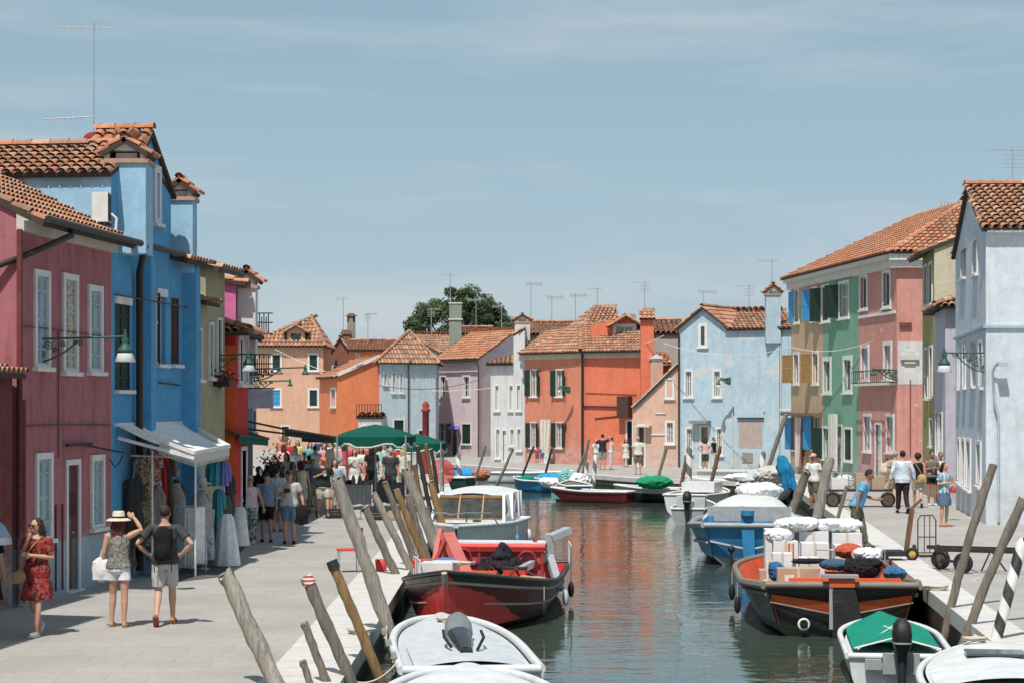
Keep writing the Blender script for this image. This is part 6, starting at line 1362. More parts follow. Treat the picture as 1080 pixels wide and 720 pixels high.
ARMS = {'down': ((.245, .03, 1.16), (.255, -.03, .92), (.01, -.03, -1)), 'bent': ((.26, .04, 1.18), (.08, -.22, 1.30), (-.6, -.2, .5)), 'across': ((.27, .02, 1.17), (.02, -.23, 1.22), (-1, 0, .15)),
        'hip': ((.40, .09, 1.20), (.23, -.03, 1.03), (-.8, -.4, -.3)), 'head': ((.40, .0, 1.52), (.24, -.04, 1.70), (-.8, 0, .5)), 'fwd': ((.24, -.10, 1.18), (.17, -.34, 1.20), (0, -1, .1)), 'camera': ((.26, .0, 1.16), (.07, -.23, 1.22), (-.5, -.3, .6)),
        'chin': ((.22, -.08, 1.20), (.06, -.15, 1.47), (-.2, 0, 1)), 'back': ((.25, .14, 1.18), (.24, .24, .96), (0, .3, -1)), 'side': ((.30, .03, 1.17), (.34, -.02, .93), (.1, 0, -1)), 'up': ((.26, -.16, 1.38), (.22, -.42, 1.50), (0, -1, .3)), 'strap': ((.30, .02, 1.20), (.15, -.14, 1.38), (-.4, 0, .7))}
def v3(p, sd): return V((p[0] * sd, p[1], p[2]))
TOR = [(.84, .10, .08), (.90, .165, .115), (.97, .172, .118), (1.08, .140, .098), (1.20, .150, .105), (1.32, .172, .112), (1.41, .160, .098), (1.465, .095, .072), (1.51, .055, .058)]
def ering(z, rx, ry, y=0, n=18, x=0): return [V((x + rx * math.cos(2 * math.pi * k / n), y + ry * math.sin(2 * math.pi * k / n), z)) for k in range(n)]
def person(label, foot, H, yaw, top=('tee', (.3, .3, .3)), bottom=('shorts', (.3, .3, .3)), shoes=(.5, .5, .5), hair=('short', 'brown'), hat=None, arms=('down', 'down'), legs='stand', skin=0, vox=.016, group='people strolling on the quays', fem=False, glasses=False, lean=0, topmat=None, botmat=None, z=0, fat=1.0, hatcol=(.6, .55, .45), child=False, extra=None, head_turn=0):
    s = H / 1.75; root = thing('person', label, 'person', (foot[0], foot[1], foot[2] if len(foot) > 2 else z), group, rz=R(yaw)); root.scale = (s, s, s)
    sh = .175 if fem else .192; bw = .95 if fem else 1.0; vx = vox / s
    hipz = .93
    Lr = Matrix.Rotation(R(lean), 3, 'X')
    def T(p):                 # lean the upper body about the hips
        p = V(p)
        if lean and p.z > .80:
            q = p - V((0, 0, .92)); k = min(1, max(0, (p.z - .80) / .2)); return V((0, 0, .92)) + Matrix.Rotation(R(lean * k), 3, 'X') @ q
        return p
    body = MB()
    body.loft([[T(p) for p in ering(z_, rx * bw * fat, ry * fat)] for z_, rx, ry in TOR])
    body.tube([T((0, .01, 1.44)), T((0, 0, 1.58))], [.062, .052], 10)
    hc = T((0, -.012, 1.65)); HR = Lr if lean else Matrix.Identity(3)
    Hr = HR @ Matrix.Rotation(R(head_turn), 3, 'Z')
    body.ell(hc, (.074, .092, .108), 14, 10, M=Hr); body.ell(hc + Hr @ V((0, -.030, -.062)), (.052, .058, .055), 12, 8, M=Hr)
    body.ell(hc + Hr @ V((0, -.096, -.018)), (.013, .02, .022), 8, 6, M=Hr); body.ell(hc + Hr @ V((0, -.08, -.062)), (.022, .016, .012), 8, 6, M=Hr)
    for sd in (1, -1): body.ell(hc + Hr @ V((.074 * sd, .008, -.01)), (.010, .02, .03), 8, 6, M=Hr)
    lg = LEGS[legs]; kn = {}
    for i, sd in enumerate((1, -1)):
        k, a, pt = lg[i]; k, a = v3(k, sd), v3(a, sd); hp = V((.088 * sd, 0, .90)); kn[sd] = (hp, k, a, pt)
        body.tube([hp + V((0, 0, .03)), hp.lerp(k, .35), hp.lerp(k, .8), k, k.lerp(a, .3), k.lerp(a, .7), a], [.088 * fat, .084 * fat, .060, .054, .056, .040, .034], 12)
        fd = V((.02 * sd, -math.cos(pt), -math.sin(pt) * 1)) .normalized()
        body.ell(a + fd * .07 + V((0, 0, -.045)), (.038, .115, .035), 12, 8, M=Matrix.Rotation(pt, 3, 'X'))
        body.tube([a, a + V((0, .01, -.05))], [.035, .036], 10)
    ar = {}
    for i, sd in enumerate((1, -1)):
        e, w, hd = ARMS[arms[i]] if isinstance(arms[i], str) else arms[i]
        shd = T((sh * sd, .005, 1.425)); e, w = T(v3((e[0] * sh / .192, e[1], e[2]), sd)), T(v3(w, sd)); hd = v3(hd, sd).normalized(); ar[sd] = (shd, e, w)
        body.tube([T((.11 * sd, 0, 1.40)), shd, shd.lerp(e, .5), e, e.lerp(w, .35), w], [.055, .054 * fat, .046 * fat, .037, .038, .026], 11)
        # hand: palm, four unequal curled fingers and a thumb from its side
        lat = hd.cross(V((0, 1, 0)) if abs(hd.y) < .8 else V((1, 0, 0))).normalized(); nor = hd.cross(lat).normalized()
        if nor.dot(V((-sd, -.3, -.2))) < 0: nor = -nor
        pc = w + hd * .045; M3 = Matrix((lat, nor, hd)).transposed(); body.ell(pc, (.040, .017, .052), 10, 8, M=M3)
        for q, ln in enumerate((.068, .080, .075, .056)):
            b0 = w + hd * .078 + lat * (.030 - .020 * q); b1 = b0 + hd * ln * .5 + nor * .010; b2 = b1 + hd * ln * .32 + nor * .024
            body.tube([b0 - hd * .02, b0, b1, b2], [.0095, .0095, .0088, .0075], 6)
        t0 = w + hd * .02 + lat * .036; body.tube([t0 - lat * .015, t0 + lat * .014 + hd * .025, t0 + lat * .022 + hd * .055 + nor * .012], [.012, .011, .009], 6)
    mesh_obj('body', remeshed(body, vx, 1), SK[skin], root)
    g_ = .017 + vox * .25
    # top garment
    tk, tc = top; cl = MB()
    if tk != 'none':
        z0 = {'tee': .90, 'tank': .93, 'shirt': .86, 'dress': .86, 'crop': 1.02}.get(tk, .9)
        rg = []
        for z_, rx, ry in TOR:
            if z_ < z0 - .01 or z_ > 1.47: continue
            rg.append((z_, rx * bw * fat + g_ + (.016 if z_ < 1.1 else 0), ry * fat + g_ + (.012 if z_ < 1.1 else 0)))
        rg = [(z0, rg[0][1] + .004, rg[0][2] + .004)] + rg if rg[0][0] > z0 + .02 else rg
        if tk == 'dress':
            rg = [(.55, .25, .235), (.62, .24, .225), (.75, .22, .19), (.88, .20, .15)] + [q for q in rg if q[0] > .93]
            cl.loft([[T(V((p.x * (1 + .05 * math.sin(i * 1.9)), p.y * (1 + .07 * math.sin(i * 2.3)), p.z)) if r[0] < .8 else p) for i, p in enumerate(ering(*r, n=22))] for r in rg])
        else: cl.loft([[T(p) for p in ering(*r, n=20)] for r in rg])
        for sd in (1, -1):
            shd, e, w = ar[sd]
            if tk in ('tee', 'dress'): cl.tube([T((.10 * sd, 0, 1.41)), shd, shd.lerp(e, .62)], [.060 + g_ * .6, .058 * fat + g_ * .6, .056 * fat + g_ * .7], 12)
            elif tk == 'shirt': cl.tube([T((.10 * sd, 0, 1.41)), shd, e, w.lerp(e, .12)], [.060 + g_ * .6, .058 + g_ * .6, .046 + g_ * .5, .034 + g_ * .5], 12)
            else: cl.tube([T((.09 * sd, 0, 1.38)), T((.10 * sd, 0, 1.46))], [.05, .035], 10)
        me = remeshed(cl, vx * .9, 1)
        ruffle(me, lambda x, y, z, N_: N_((x * 9, y * 9, z * 5)) * .012 + (abs(N_((x * 14, y * 14, z * 9 + 4))) - .2) * .010)
        mesh_obj({'tee': 't_shirt', 'tank': 'tank_top', 'shirt': 'shirt', 'dress': 'dress', 'crop': 'crop_top'}[tk], me, topmat or cloth(tc), root)
    bk, bc = bottom; cl = MB()
    if bk != 'none':
        pel = [(.80 if bk == 'skirt' else .83, .12, .10), (.88, .175 * fat, .128 * fat), (.97, .178 * fat, .126 * fat), (1.05, .150 * fat, .112 * fat)]
        if bk in ('skirt', 'midi'):
            zl = .58 if bk == 'skirt' else .30; rr = [(zl, .20, .16), (.75, .195, .15)] + pel[1:]; cl.loft([[V((p.x * (1 + .04 * math.sin(i * 2.1)), p.y * (1 + .06 * math.sin(i * 1.7)), p.z)) for i, p in enumerate(ering(z_, rx + g_ * .5, ry + g_ * .5))] for z_, rx, ry in rr])
        else:
            cl.loft([ering(z_, rx + g_ * .55, ry + g_ * .55) for z_, rx, ry in pel])
            for sd in (1, -1):
                hp, k, a, pt = kn[sd]
                if bk == 'shorts': cl.tube([hp + V((0, 0, .03)), hp.lerp(k, .4), hp.lerp(k, .84)], [.100 * fat, .104 * fat, .094], 13)
                elif bk == 'short_shorts': cl.tube([hp + V((0, 0, .03)), hp.lerp(k, .42)], [.098 * fat, .102 * fat], 13)
                else: cl.tube([hp + V((0, 0, .03)), hp.lerp(k, .4), k, k.lerp(a, .5), k.lerp(a, .95)], [.100 * fat, .098 * fat, .078, .070, .062], 13)
        me = remeshed(cl, vx * .9, 1)
        ruffle(me, lambda x, y, z, N_: N_((x * 9 + 5, y * 9, z * 6)) * .010 + (abs(N_((x * 15, y * 15, z * 8))) - .2) * .008)
        mesh_obj({'shorts': 'shorts', 'short_shorts': 'shorts', 'pants': 'trousers', 'skirt': 'skirt', 'midi': 'skirt'}[bk], me, botmat or cloth(bc), root)
    if shoes:
        for sd in (1, -1):
            hp, k, a, pt = kn[sd]; m = MB(); Mx = Matrix.Rotation(pt, 3, 'X'); c = a + Mx @ V((.004 * sd, -.065, -.05))
            m.ell(c, (.047, .132, .040), 12, 7, M=Mx); m.box(c + Mx @ V((0, 0, -.026)), (.078, .225, .022), 0, 0, pt); m.build('shoe', cloth(shoes), root, xf=True)
    hk, hcol = hair; hm = HAIR[hcol]
    if hk != 'none':
        m = MB(); m.ell(hc + Hr @ V((0, .020, .022)), (.082, .092, .100), 14, 10, M=Hr)
        if hk in ('long', 'bob'):
            ln = .30 if hk == 'long' else .14
            for q in (-.05, -.025, .0, .025, .05): m.tube([hc + Hr @ V((q, .05, .02)), hc + Hr @ V((q * 1.3, .085, -.10)), hc + Hr @ V((q * 1.5, .095, -.02 - ln))], [.045, .04, .022], 8)
            for sd in (1, -1): m.tube([hc + Hr @ V((.06 * sd, .0, .05)), hc + Hr @ V((.080 * sd, .01, -.03)), hc + Hr @ V((.085 * sd, .02, -.06 - ln * .6))], [.028, .026, .014], 8)
        if hk == 'bun': m.ell(hc + Hr @ V((0, .11, .04)), .045)
        if hk == 'afro': m.ell(hc + Hr @ V((0, .03, .03)), (.115, .11, .115), 14, 10)
        me = remeshed(m, max(.008, vx * .6), 1)
        ruffle(me, lambda x, y, z, N_: N_((x * 60, y * 60, z * 14)) * .009)
        mesh_obj('hair', me, hm, root)
    if hat:
        m = MB(); top_ = hc + Hr @ V((0, .008, .045)); n = 20
        if hat == 'sun':
            pr = [(.195, -.035), (.19, -.022), (.15, -.004), (.098, .004), (.094, .08), (.080, .115), (.03, .112), (.002, .100)]; m.loft([[top_ + Hr @ V((r * math.cos(6.2832 * j / n), r * 1.05 * math.sin(6.2832 * j / n), z_)) for j in range(n)] for r, z_ in pr], 0, False); ho = m.build('hat', cloth(hatcol), root, xf=True)
            q = MB(); q.loft([[top_ + Hr @ V((r * math.cos(6.2832 * j / n), r * 1.05 * math.sin(6.2832 * j / n), z_)) for j in range(n)] for r, z_ in ((.101, .008), (.101, .035))], 0, False); q.build('hat_band', cloth((.03, .03, .035)), ho, xf=True)
        else:
            m.loft([[top_ + Hr @ V((r * math.cos(6.2832 * j / n), r * 1.12 * math.sin(6.2832 * j / n), z_)) for j in range(n)] for r, z_ in ((.088, -.01), (.088, .03), (.07, .065), (.03, .082), (.002, .085))], 0, False)
            m.add([top_ + Hr @ V(p) for p in ((-.07, -.07, 0), (.07, -.07, 0), (.055, -.175, -.012), (0, -.195, -.014), (-.055, -.175, -.012))], [(0, 1, 2, 3, 4)]); m.build('cap', cloth(hatcol), root, xf=True)
    if vox < .023:
        if glasses: m = MB(); m.box(hc + Hr @ V((0, -.092, .0)), (.12, .02, .032), R(head_turn)); m.box(hc + Hr @ V((.068, -.04, .004)), (.008, .1, .01)); m.box(hc + Hr @ V((-.068, -.04, .004)), (.008, .1, .01)); m.build('sunglasses', M_black, root, xf=True)
        else:
            for sd in (1, -1): m = MB(); m.ell(hc + Hr @ V((.028 * sd, -.086, .002)), (.011, .008, .006), 8, 6); m.build('eye', M_black, root, xf=True)
        m = MB(); m.ell(hc + Hr @ V((0, -.094, -.062)), (.020, .008, .006), 8, 6); m.build('mouth', simple('lips', (.25, .07, .06)), root, xf=True)
    return root, (lambda p: V(root.location) + Matrix.Rotation(R(yaw), 3, 'Z') @ (V(p) * s))
def bag(W_, c, size, mat, label, strap=None, cat='bag', name='shoulder_bag', lump=True):
    root = thing(name, label, cat, W_(c)); m = MB(); m.ell(V((0, 0, 0)), size, 14, 10)
    m.box((0, 0, -.1 * size[2]), (size[0] * 1.7, size[1] * 1.4, size[2] * 1.5)); me = remeshed(m, max(.012, size[0] * .07), 2); o = mesh_obj('body', me, mat, root)
    if strap: q = MB(); q.tube([V(W_(p)) - V(root.location) for p in strap], .012, 6); q.build('strap', mat, root, xf=True)
    return root
def fp(px, py, Z=0): return gnd(px, py, Z)
NV, MV, FV = .0085, .014, .022
# --- three near walkers
f = fp(39, 670); p1, w1 = person('woman in a red patterned dress and sunglasses walking towards the camera at the left', f, 1.68, -15, ('dress', (.25, .02, .02)), ('none', 0), (.62, .6, .58), ('long', 'brown'), arms=('across', 'chin'), legs='walk', glasses=True, fem=True, vox=NV, fat=1.12, topmat=pattern('red_black_print', [(.28, .02, .02), (.03, .01, .012), (.22, .012, .015), (.30, .05, .03)], 26), head_turn=-25)
bag(w1, (-.22, -.10, .88), (.13, .06, .11), simple('tan_leather', (.36, .23, .13)), 'tan leather crossbody bag of the woman in red', [(-.25, -.1, .95), (-.12, -.17, 1.2), (.02, -.16, 1.36), (.12, -.06, 1.5)])
f = fp(125, 661); p2, w2 = person('woman seen from behind in a straw hat, grey knit top and white shorts', f, 1.68, 176, ('tank', (.20, .19, .17)), ('short_shorts', (.68, .68, .72)), (.40, .25, .15), ('long', 'red'), 'sun', arms=('down', 'head'), legs='contra', fem=True, vox=NV, hatcol=(.62, .56, .46), topmat=pattern('grey_knit', [(.30, .29, .26), (.10, .10, .09), (.20, .19, .17)], 60))
bag(w2, (.27, .0, .90), (.15, .07, .19), cloth((.70, .70, .70)), 'white cotton tote bag on the shoulder of the woman in the straw hat', [(.30, .0, 1.05), (.22, .03, 1.3), (.15, .02, 1.47), (.10, -.10, 1.3), (.2, -.08, 1.05)], name='tote_bag')
f = fp(174, 659); p3, w3 = person('man with a black backpack walking away in grey shorts and sandals', f, 1.80, 182, ('tee', (.055, .06, .065)), ('shorts', (.42, .41, .39)), (.28, .10, .04), ('short', 'brown'), arms=('hip', 'hip'), legs='walk2', skin=0, vox=NV)
bp_ = thing('backpack', 'large black backpack on the man in grey shorts', 'backpack', w3((0, .2, 1.2)))
m = MB(); m.ell(V((0, 0, .02)), (.15, .11, .26), 14, 10); m.box(V((0, 0, -.02)), (.26, .17, .40)); m.ell(V((0, -.10, -.12)), (.11, .06, .13)); mesh_obj('body', remeshed(m, .016, 3), cloth((.012, .012, .014)), bp_)
m = MB(); 
for sd in (1, -1): m.tube([V((.09 * sd, .06, .2)), V((.11 * sd, .17, .24)), V((.14 * sd, .24, .10)), V((.15 * sd, .14, -.2))], .02, 6); m.tube([V((.12 * sd, 0, -.2)), V((.13 * sd, -.02, -.42))], .008, 5)
m.build('strap', M_black, bp_, xf=True)
# --- middle group
f = fp(264, 573); person('blonde woman in a pale pink sleeveless shirt and black-and-white patterned trousers', f, 1.63, 5, ('tank', (.66, .52, .54)), ('pants', (.4, .4, .4)), (.66, .66, .64), ('short', 'blond'), arms=('side', 'side'), legs='walk', glasses=True, fem=True, vox=MV, fat=1.08, botmat=pattern('black_white_print', [(.5, .5, .47), (.06, .07, .06), (.42, .42, .38), (.12, .13, .11)], 28))
f = fp(281, 571); person('man in a dusty blue t-shirt, black shorts and dark cap beside the blonde woman', f, 1.68, 0, ('tee', (.22, .31, .42)), ('shorts', (.02, .02, .022)), (.03, .03, .03), ('short', 'brown'), 'cap', arms=('down', 'down'), vox=MV, hatcol=(.03, .035, .05), fat=1.1, legs='contra')
f = fp(305, 573); p6, w6 = person('man in a pale grey t-shirt and denim shorts holding a camera', f, 1.74, 8, ('tee', (.46, .46, .45)), ('shorts', (.13, .20, .28)), (.03, .03, .03), ('short', 'brown'), 'cap', arms=('side', 'camera'), vox=MV, hatcol=(.04, .05, .07), fat=1.12)
cm = thing('camera', 'black camera held by the man in denim shorts', 'camera', w6((-.06, -.30, 1.30))); m = MB(); m.box((0, 0, 0), (.14, .06, .09)); m.build('body', M_black, cm, xf=True); m = MB(); m.tube([(0, -.02, 0), (0, -.12, 0)], .035, 10); m.build('lens', M_black, cm, xf=True)
bag(w6, (.30, -.05, .70), (.17, .11, .25), cloth((.015, .015, .017)), 'black backpack hanging from the hand of the man with the camera', [(.33, -.03, .9), (.34, -.02, .98), (.27, -.04, .9)], cat='backpack', name='backpack')
f = fp(292, 560); person('person in a light blue t-shirt behind the camera man', f, 1.68, 170, ('tee', (.42, .54, .60)), ('shorts', (.06, .12, .2)), (.1, .1, .1), ('short', 'brown'), vox=MV, fat=1.1)
f = fp(341, 546); p8, w8 = person('man in an orange cap and black t-shirt with a white round print', f, 1.78, 20, ('tee', (.025, .03, .03)), ('shorts', (.52, .46, .38)), (.05, .05, .05), ('none', 'brown'), 'cap', arms=('side', 'bent'), legs='walk', vox=MV, hatcol=(.62, .20, .07), fat=1.2)
m = MB(); m.lathe((0, 0, 0), [(.055, -.004), (.055, .004)], 16); o = m.build('print', simple('print_white', (.55, .56, .55)), p8, xf=True); o.rotation_euler = (R(90), 0, 0); o.location = (0, -.168, 1.27)
f = fp(353, 543); person('woman partly hidden behind the man in the orange cap, wearing grey-blue', f, 1.68, 15, ('tee', (.35, .42, .48)), ('shorts', (.5, .38, .33)), (.3, .3, .3), ('bob', 'brown'), vox=MV, fem=True)
crowd = [
 (311, 522, 470, 175, 'woman in a white top and red skirt behind the grey strappy top', ('tee', (.66, .66, .66)), ('skirt', (.5, .05, .06)), ('long', 'blond'), dict(fem=True)),
 (326, 534, 480, 160, 'man in a white vest near the black market table', ('tank', (.66, .66, .66)), ('shorts', (.12, .16, .25)), ('short', 'black'), dict(skin=1)),
 (342, 516, 467, 10, 'woman in a rose pink dress in front of the straw hat', ('dress', (.62, .28, .34)), ('none', 0), ('bob', 'brown'), dict(fem=True)),
 (357, 534, 483, 190, 'man in a white shirt walking away right of the orange cap', ('shirt', (.68, .68, .68)), ('pants', (.3, .27, .22)), ('short', 'grey'), {}),
 (381, 522, 471, 0, 'woman in a white blouse behind the red-haired one', ('shirt', (.68, .66, .62)), ('pants', (.1, .1, .13)), ('long', 'black'), dict(fem=True)),
 (405, 512, 468, 10, 'person in a white t-shirt by the canopy mast', ('tee', (.66, .66, .66)), ('shorts', (.4, .35, .3)), ('short', 'brown'), {}),
 (419, 514, 468, 190, 'woman in a red top beyond the stall keeper', ('tee', (.55, .04, .05)), ('shorts', (.5, .5, .5)), ('bun', 'brown'), dict(fem=True)),
 (299, 516, 468, 190, 'person in a pale pink top behind the red shirt', ('tee', (.64, .42, .44)), ('shorts', (.3, .3, .32)), ('long', 'brown'), dict(fem=True)),
 (288, 530, 481, 10, 'man in a sky blue shirt close to the shops', ('shirt', (.35, .48, .62)), ('pants', (.1, .1, .12)), ('short', 'brown'), {}),
 (400, 520, 466, 170, 'woman in a mint dress between the canopy poles', ('dress', (.40, .55, .50)), ('none', 0), ('long', 'brown'), dict(fem=True)),
 (272, 548, 492, 20, 'person in a maroon top in front of the dark shops', ('tee', (.22, .03, .04)), ('pants', (.05, .05, .06)), ('short', 'black'), {}),
 (318, 546, 486, 175, 'woman in a pale yellow top beyond the camera man', ('tank', (.60, .55, .38)), ('shorts', (.45, .45, .45)), ('bob', 'brown'), dict(fem=True)),
 (330, 540, 484, 10, 'person in a denim blue shirt left of the orange cap', ('tee', (.12, .18, .28)), ('shorts', (.35, .3, .25)), ('short', 'black'), {}),
 (388, 515, 466, 0, 'man in a rust red t-shirt beyond the market table', ('tee', (.40, .10, .05)), ('shorts', (.1, .1, .1)), ('short', 'brown'), {}),
 (305, 508, 463, 5, 'man in a bright red shirt standing tallest in the stall crowd', ('tee', (.50, .03, .03)), ('pants', (.1, .1, .12)), ('short', 'brown'), {}),
 (302, 530, 477, -10, 'woman in a grey strappy top and pale blue skirt among the stalls', ('tank', (.45, .42, .42)), ('midi', (.50, .56, .66)), ('long', 'brown'), dict(fem=True)),
 (321, 530, 477, 10, 'woman in a bright red sleeveless dress among the stalls', ('dress', (.55, .04, .05)), ('none', 0), ('bun', 'brown'), dict(fem=True, arms=('side', 'bent'))),
 (352, 521, 464, 180, 'man in a beige pink shirt seen from behind near the green canopy', ('shirt', (.58, .46, .42)), ('pants', (.35, .3, .26)), ('short', 'brown'), dict(fat=1.1)),
 (364, 517, 466, 150, 'woman in a bright pink-red top left of the canopy poles', ('tee', (.60, .06, .10)), ('pants', (.55, .07, .1)), ('long', 'brown'), dict(fem=True)),
 (374, 527, 473, 10, 'woman in a white dress with red hair under the green canopy', ('dress', (.62, .62, .56)), ('none', 0), ('bob', 'red'), dict(fem=True, arms=('side', 'bent'))),
 (412, 530, 472, 0, 'stall keeper in a dark grey shirt under the green canopy', ('tee', (.05, .055, .06)), ('pants', (.06, .06, .07)), ('short', 'grey'), {}),
 (426, 528, 470, 160, 'woman in a cream top at the right end of the market table', ('tee', (.60, .56, .48)), ('pants', (.4, .36, .3)), ('long', 'blond'), dict(fem=True)),
 (392, 525, 470, 200, 'woman in black behind the market table', ('tee', (.02, .02, .02)), ('pants', (.02, .02, .02)), ('long', 'black'), dict(fem=True)),
 (283, 545, 491, 0, 'person in black with dark hair left of the crowd', ('tee', (.02, .02, .025)), ('pants', (.03, .03, .04)), ('bob', 'black'), dict(fem=True)),
 (293, 548, 494, 170, 'person in a dark green top just right of the one in black', ('tee', (.03, .06, .05)), ('pants', (.05, .05, .06)), ('short', 'black'), {}),
 (309, 540, 487, 20, 'woman in a salmon top between the light blue shirt and the stalls', ('tank', (.55, .26, .2)), ('shorts', (.2, .2, .22)), ('long', 'brown'), dict(fem=True)),
 (332, 520, 470, 190, 'man in a white t-shirt walking away in the far crowd', ('tee', (.6, .6, .6)), ('shorts', (.2, .18, .15)), ('short', 'brown'), {}),
 (345, 510, 463, 0, 'person in a straw hat and mint top in the far crowd', ('tee', (.45, .58, .5)), ('shorts', (.5, .5, .48)), ('short', 'brown'), dict(hat='sun')),
 (314, 505, 464, 0, 'woman in a yellow top far down the street', ('tee', (.6, .5, .2)), ('shorts', (.2, .25, .3)), ('long', 'brown'), dict(fem=True)),
 (337, 500, 461, 180, 'man in navy far down the street', ('tee', (.04, .06, .13)), ('shorts', (.4, .35, .3)), ('short', 'black'), {}),
 (360, 500, 462, 0, 'woman in white far behind the canopy', ('dress', (.62, .62, .62)), ('none', 0), ('long', 'brown'), dict(fem=True)),
 (296, 498, 460, 0, 'person in coral far behind the red-shirted man', ('tee', (.55, .2, .14)), ('pants', (.1, .1, .12)), ('short', 'brown'), {}),
 (384, 502, 462, 190, 'man in light grey far behind the canopy pole', ('tee', (.45, .45, .46)), ('shorts', (.1, .1, .12)), ('short', 'brown'), {}),
 (327, 512, 466, 20, 'child-sized woman in teal in the far crowd', ('tee', (.1, .35, .36)), ('skirt', (.5, .5, .5)), ('long', 'brown'), dict(fem=True))]
for (x, yf, yt, yw_, lab, tp, bt, hr, kw) in crowd:
    f = fp(x, yf); person(lab, f, (yf - yt) * f.y / F, yw_, tp, bt, (.15, .12, .1), hr, vox=FV, legs=random.choice(['stand', 'walk', 'contra']), **kw)
# --- right quay
def rp(px, py): return gr(px, py)
f = rp(858, 538); person('man in a white t-shirt and pink cap with camouflage shorts on the right quay', f, 1.68, -40, ('tee', (.66, .66, .66)), ('shorts', (.12, .11, .08)), (.05, .05, .05), ('none', 'brown'), 'cap', arms=('down', 'fwd'), legs='contra', vox=MV, hatcol=(.62, .34, .38), skin=1)
f = rp(903, 578); person('man in a bright blue t-shirt and olive trousers bending over the boat cargo', f, 1.74, 78, ('tee', (.14, .38, .62)), ('pants', (.14, .14, .10)), (.1, .09, .08), ('short', 'brown'), arms=('fwd', 'down'), legs='walk', vox=MV, lean=22, skin=1, fat=1.08)
f = rp(952, 541); person('man in a pale blue long-sleeved shirt and dark trousers walking away', f, 1.80, 180, ('shirt', (.56, .63, .72)), ('pants', (.035, .025, .025)), (.02, .02, .02), ('short', 'black'), arms=('side', 'side'), legs='walk', vox=MV, fat=1.1)
f = rp(944, 534); person('man in a sand coloured t-shirt half hidden behind the pale blue shirt', f, 1.72, 190, ('tee', (.42, .36, .29)), ('shorts', (.35, .28, .2)), (.3, .2, .15), ('short', 'grey'), legs='contra', vox=MV)
f = rp(968, 535); p_, w_ = person('woman with curly dark hair, black top and beige shorts', f, 1.66, 175, ('tank', (.02, .018, .02)), ('shorts', (.48, .42, .34)), (.1, .08, .06), ('afro', 'brown'), arms=('down', 'down'), legs='walk', vox=MV, fem=True)
bag(w_, (-.12, .14, .95), (.15, .09, .14), simple('straw', (.42, .30, .14)), 'round straw bag on the back of the curly-haired woman', [(-.1, .12, 1.1), (.0, .14, 1.3), (.12, .08, 1.47)])
f = rp(983, 533); person('young woman in a patterned grey top and black shorts hugging a white bundle', f, 1.70, 5, ('tank', (.18, .17, .16)), ('short_shorts', (.02, .02, .02)), (.6, .6, .6), ('bun', 'black'), arms=('across', 'across'), vox=MV, fem=True, skin=1)
f = rp(992, 532); person('young woman in a white top and dark shorts beside the one with the bundle', f, 1.66, 0, ('tank', (.6, .6, .6)), ('short_shorts', (.05, .05, .06)), (.62, .62, .62), ('bun', 'black'), arms=('bent', 'down'), vox=MV, fem=True, skin=1)
f = rp(996, 555); p_, w_ = person('girl in a blue striped top and denim skirt standing near the ice blue wall', f, 1.62, 40, ('tee', (.24, .40, .50)), ('skirt', (.10, .15, .22)), (.35, .2, .13), ('bob', 'black'), arms=('bent', 'across'), legs='stand', vox=MV, fem=True, skin=0, topmat=stripes('blue_white_top', (.10, .30, .42), (.5, .55, .58), .09, 0, 0))
bag(w_, (.14, -.20, 1.02), (.09, .05, .09), simple('red_bag', (.55, .06, .04)), 'small red bag of the girl in the striped top')
f = rp(934, 516); person('person in beige crouched behind the flat trolley', f, 1.3, 160, ('shirt', (.50, .42, .35)), ('pants', (.45, .38, .3)), (.3, .2, .1), ('short', 'brown'), lean=35, vox=FV)
# --- far quay
far = [(635.5, 495, 457.5, 180, 'man in a black t-shirt and grey shorts by the orange wall', ('tee', (.03, .03, .035)), ('shorts', (.25, .27, .28)), ('short', 'brown'), dict(arms=('hip', 'head'))),
 (644, 495, 461, 90, 'woman in a white top leaning against the orange wall', ('tank', (.6, .58, .56)), ('pants', (.55, .55, .56)), ('bun', 'brown'), dict(fem=True, lean=8, arms=('fwd', 'fwd'))),
 (629, 493, 463, 170, 'person in a white shirt left of the black t-shirt by the wall', ('tee', (.58, .58, .58)), ('shorts', (.5, .42, .36)), ('short', 'blond'), {}),
 (673, 500, 460, 175, 'man in a white t-shirt and olive shorts before the small peach house', ('tee', (.6, .58, .54)), ('shorts', (.16, .15, .10)), ('short', 'grey'), dict(fat=1.1)),
 (660, 492, 463, 30, 'woman in white standing in the dark doorway', ('dress', (.58, .56, .54)), ('none', 0), ('long', 'brown'), dict(fem=True)),
 (744, 497, 461, 160, 'woman in a pink top and dark green shorts by the blue house door', ('tee', (.58, .40, .38)), ('shorts', (.03, .08, .08)), ('long', 'brown'), dict(fem=True, arms=('hip', 'bent'))),
 (753, 494, 461, 60, 'man in a black t-shirt and white trousers by the blue house door', ('tee', (.02, .02, .02)), ('pants', (.6, .6, .6)), ('short', 'black'), {}),
 (566.5, 489, 471, 0, 'small child in red by the curtain door', ('tee', (.45, .05, .05)), ('shorts', (.1, .12, .2)), ('short', 'brown'), {}),
 (571.5, 489, 470, 0, 'small child in blue by the curtain door', ('tee', (.08, .15, .35)), ('shorts', (.3, .1, .1)), ('short', 'brown'), {})]
for (x, yf, yt, yw_, lab, tp, bt, hr, kw) in far:
    f = fp(x, yf); person(lab, f, (yf - yt) * f.y / F, yw_, tp, bt, (.2, .18, .16), hr, vox=FV, group='people on the far quay', **kw)
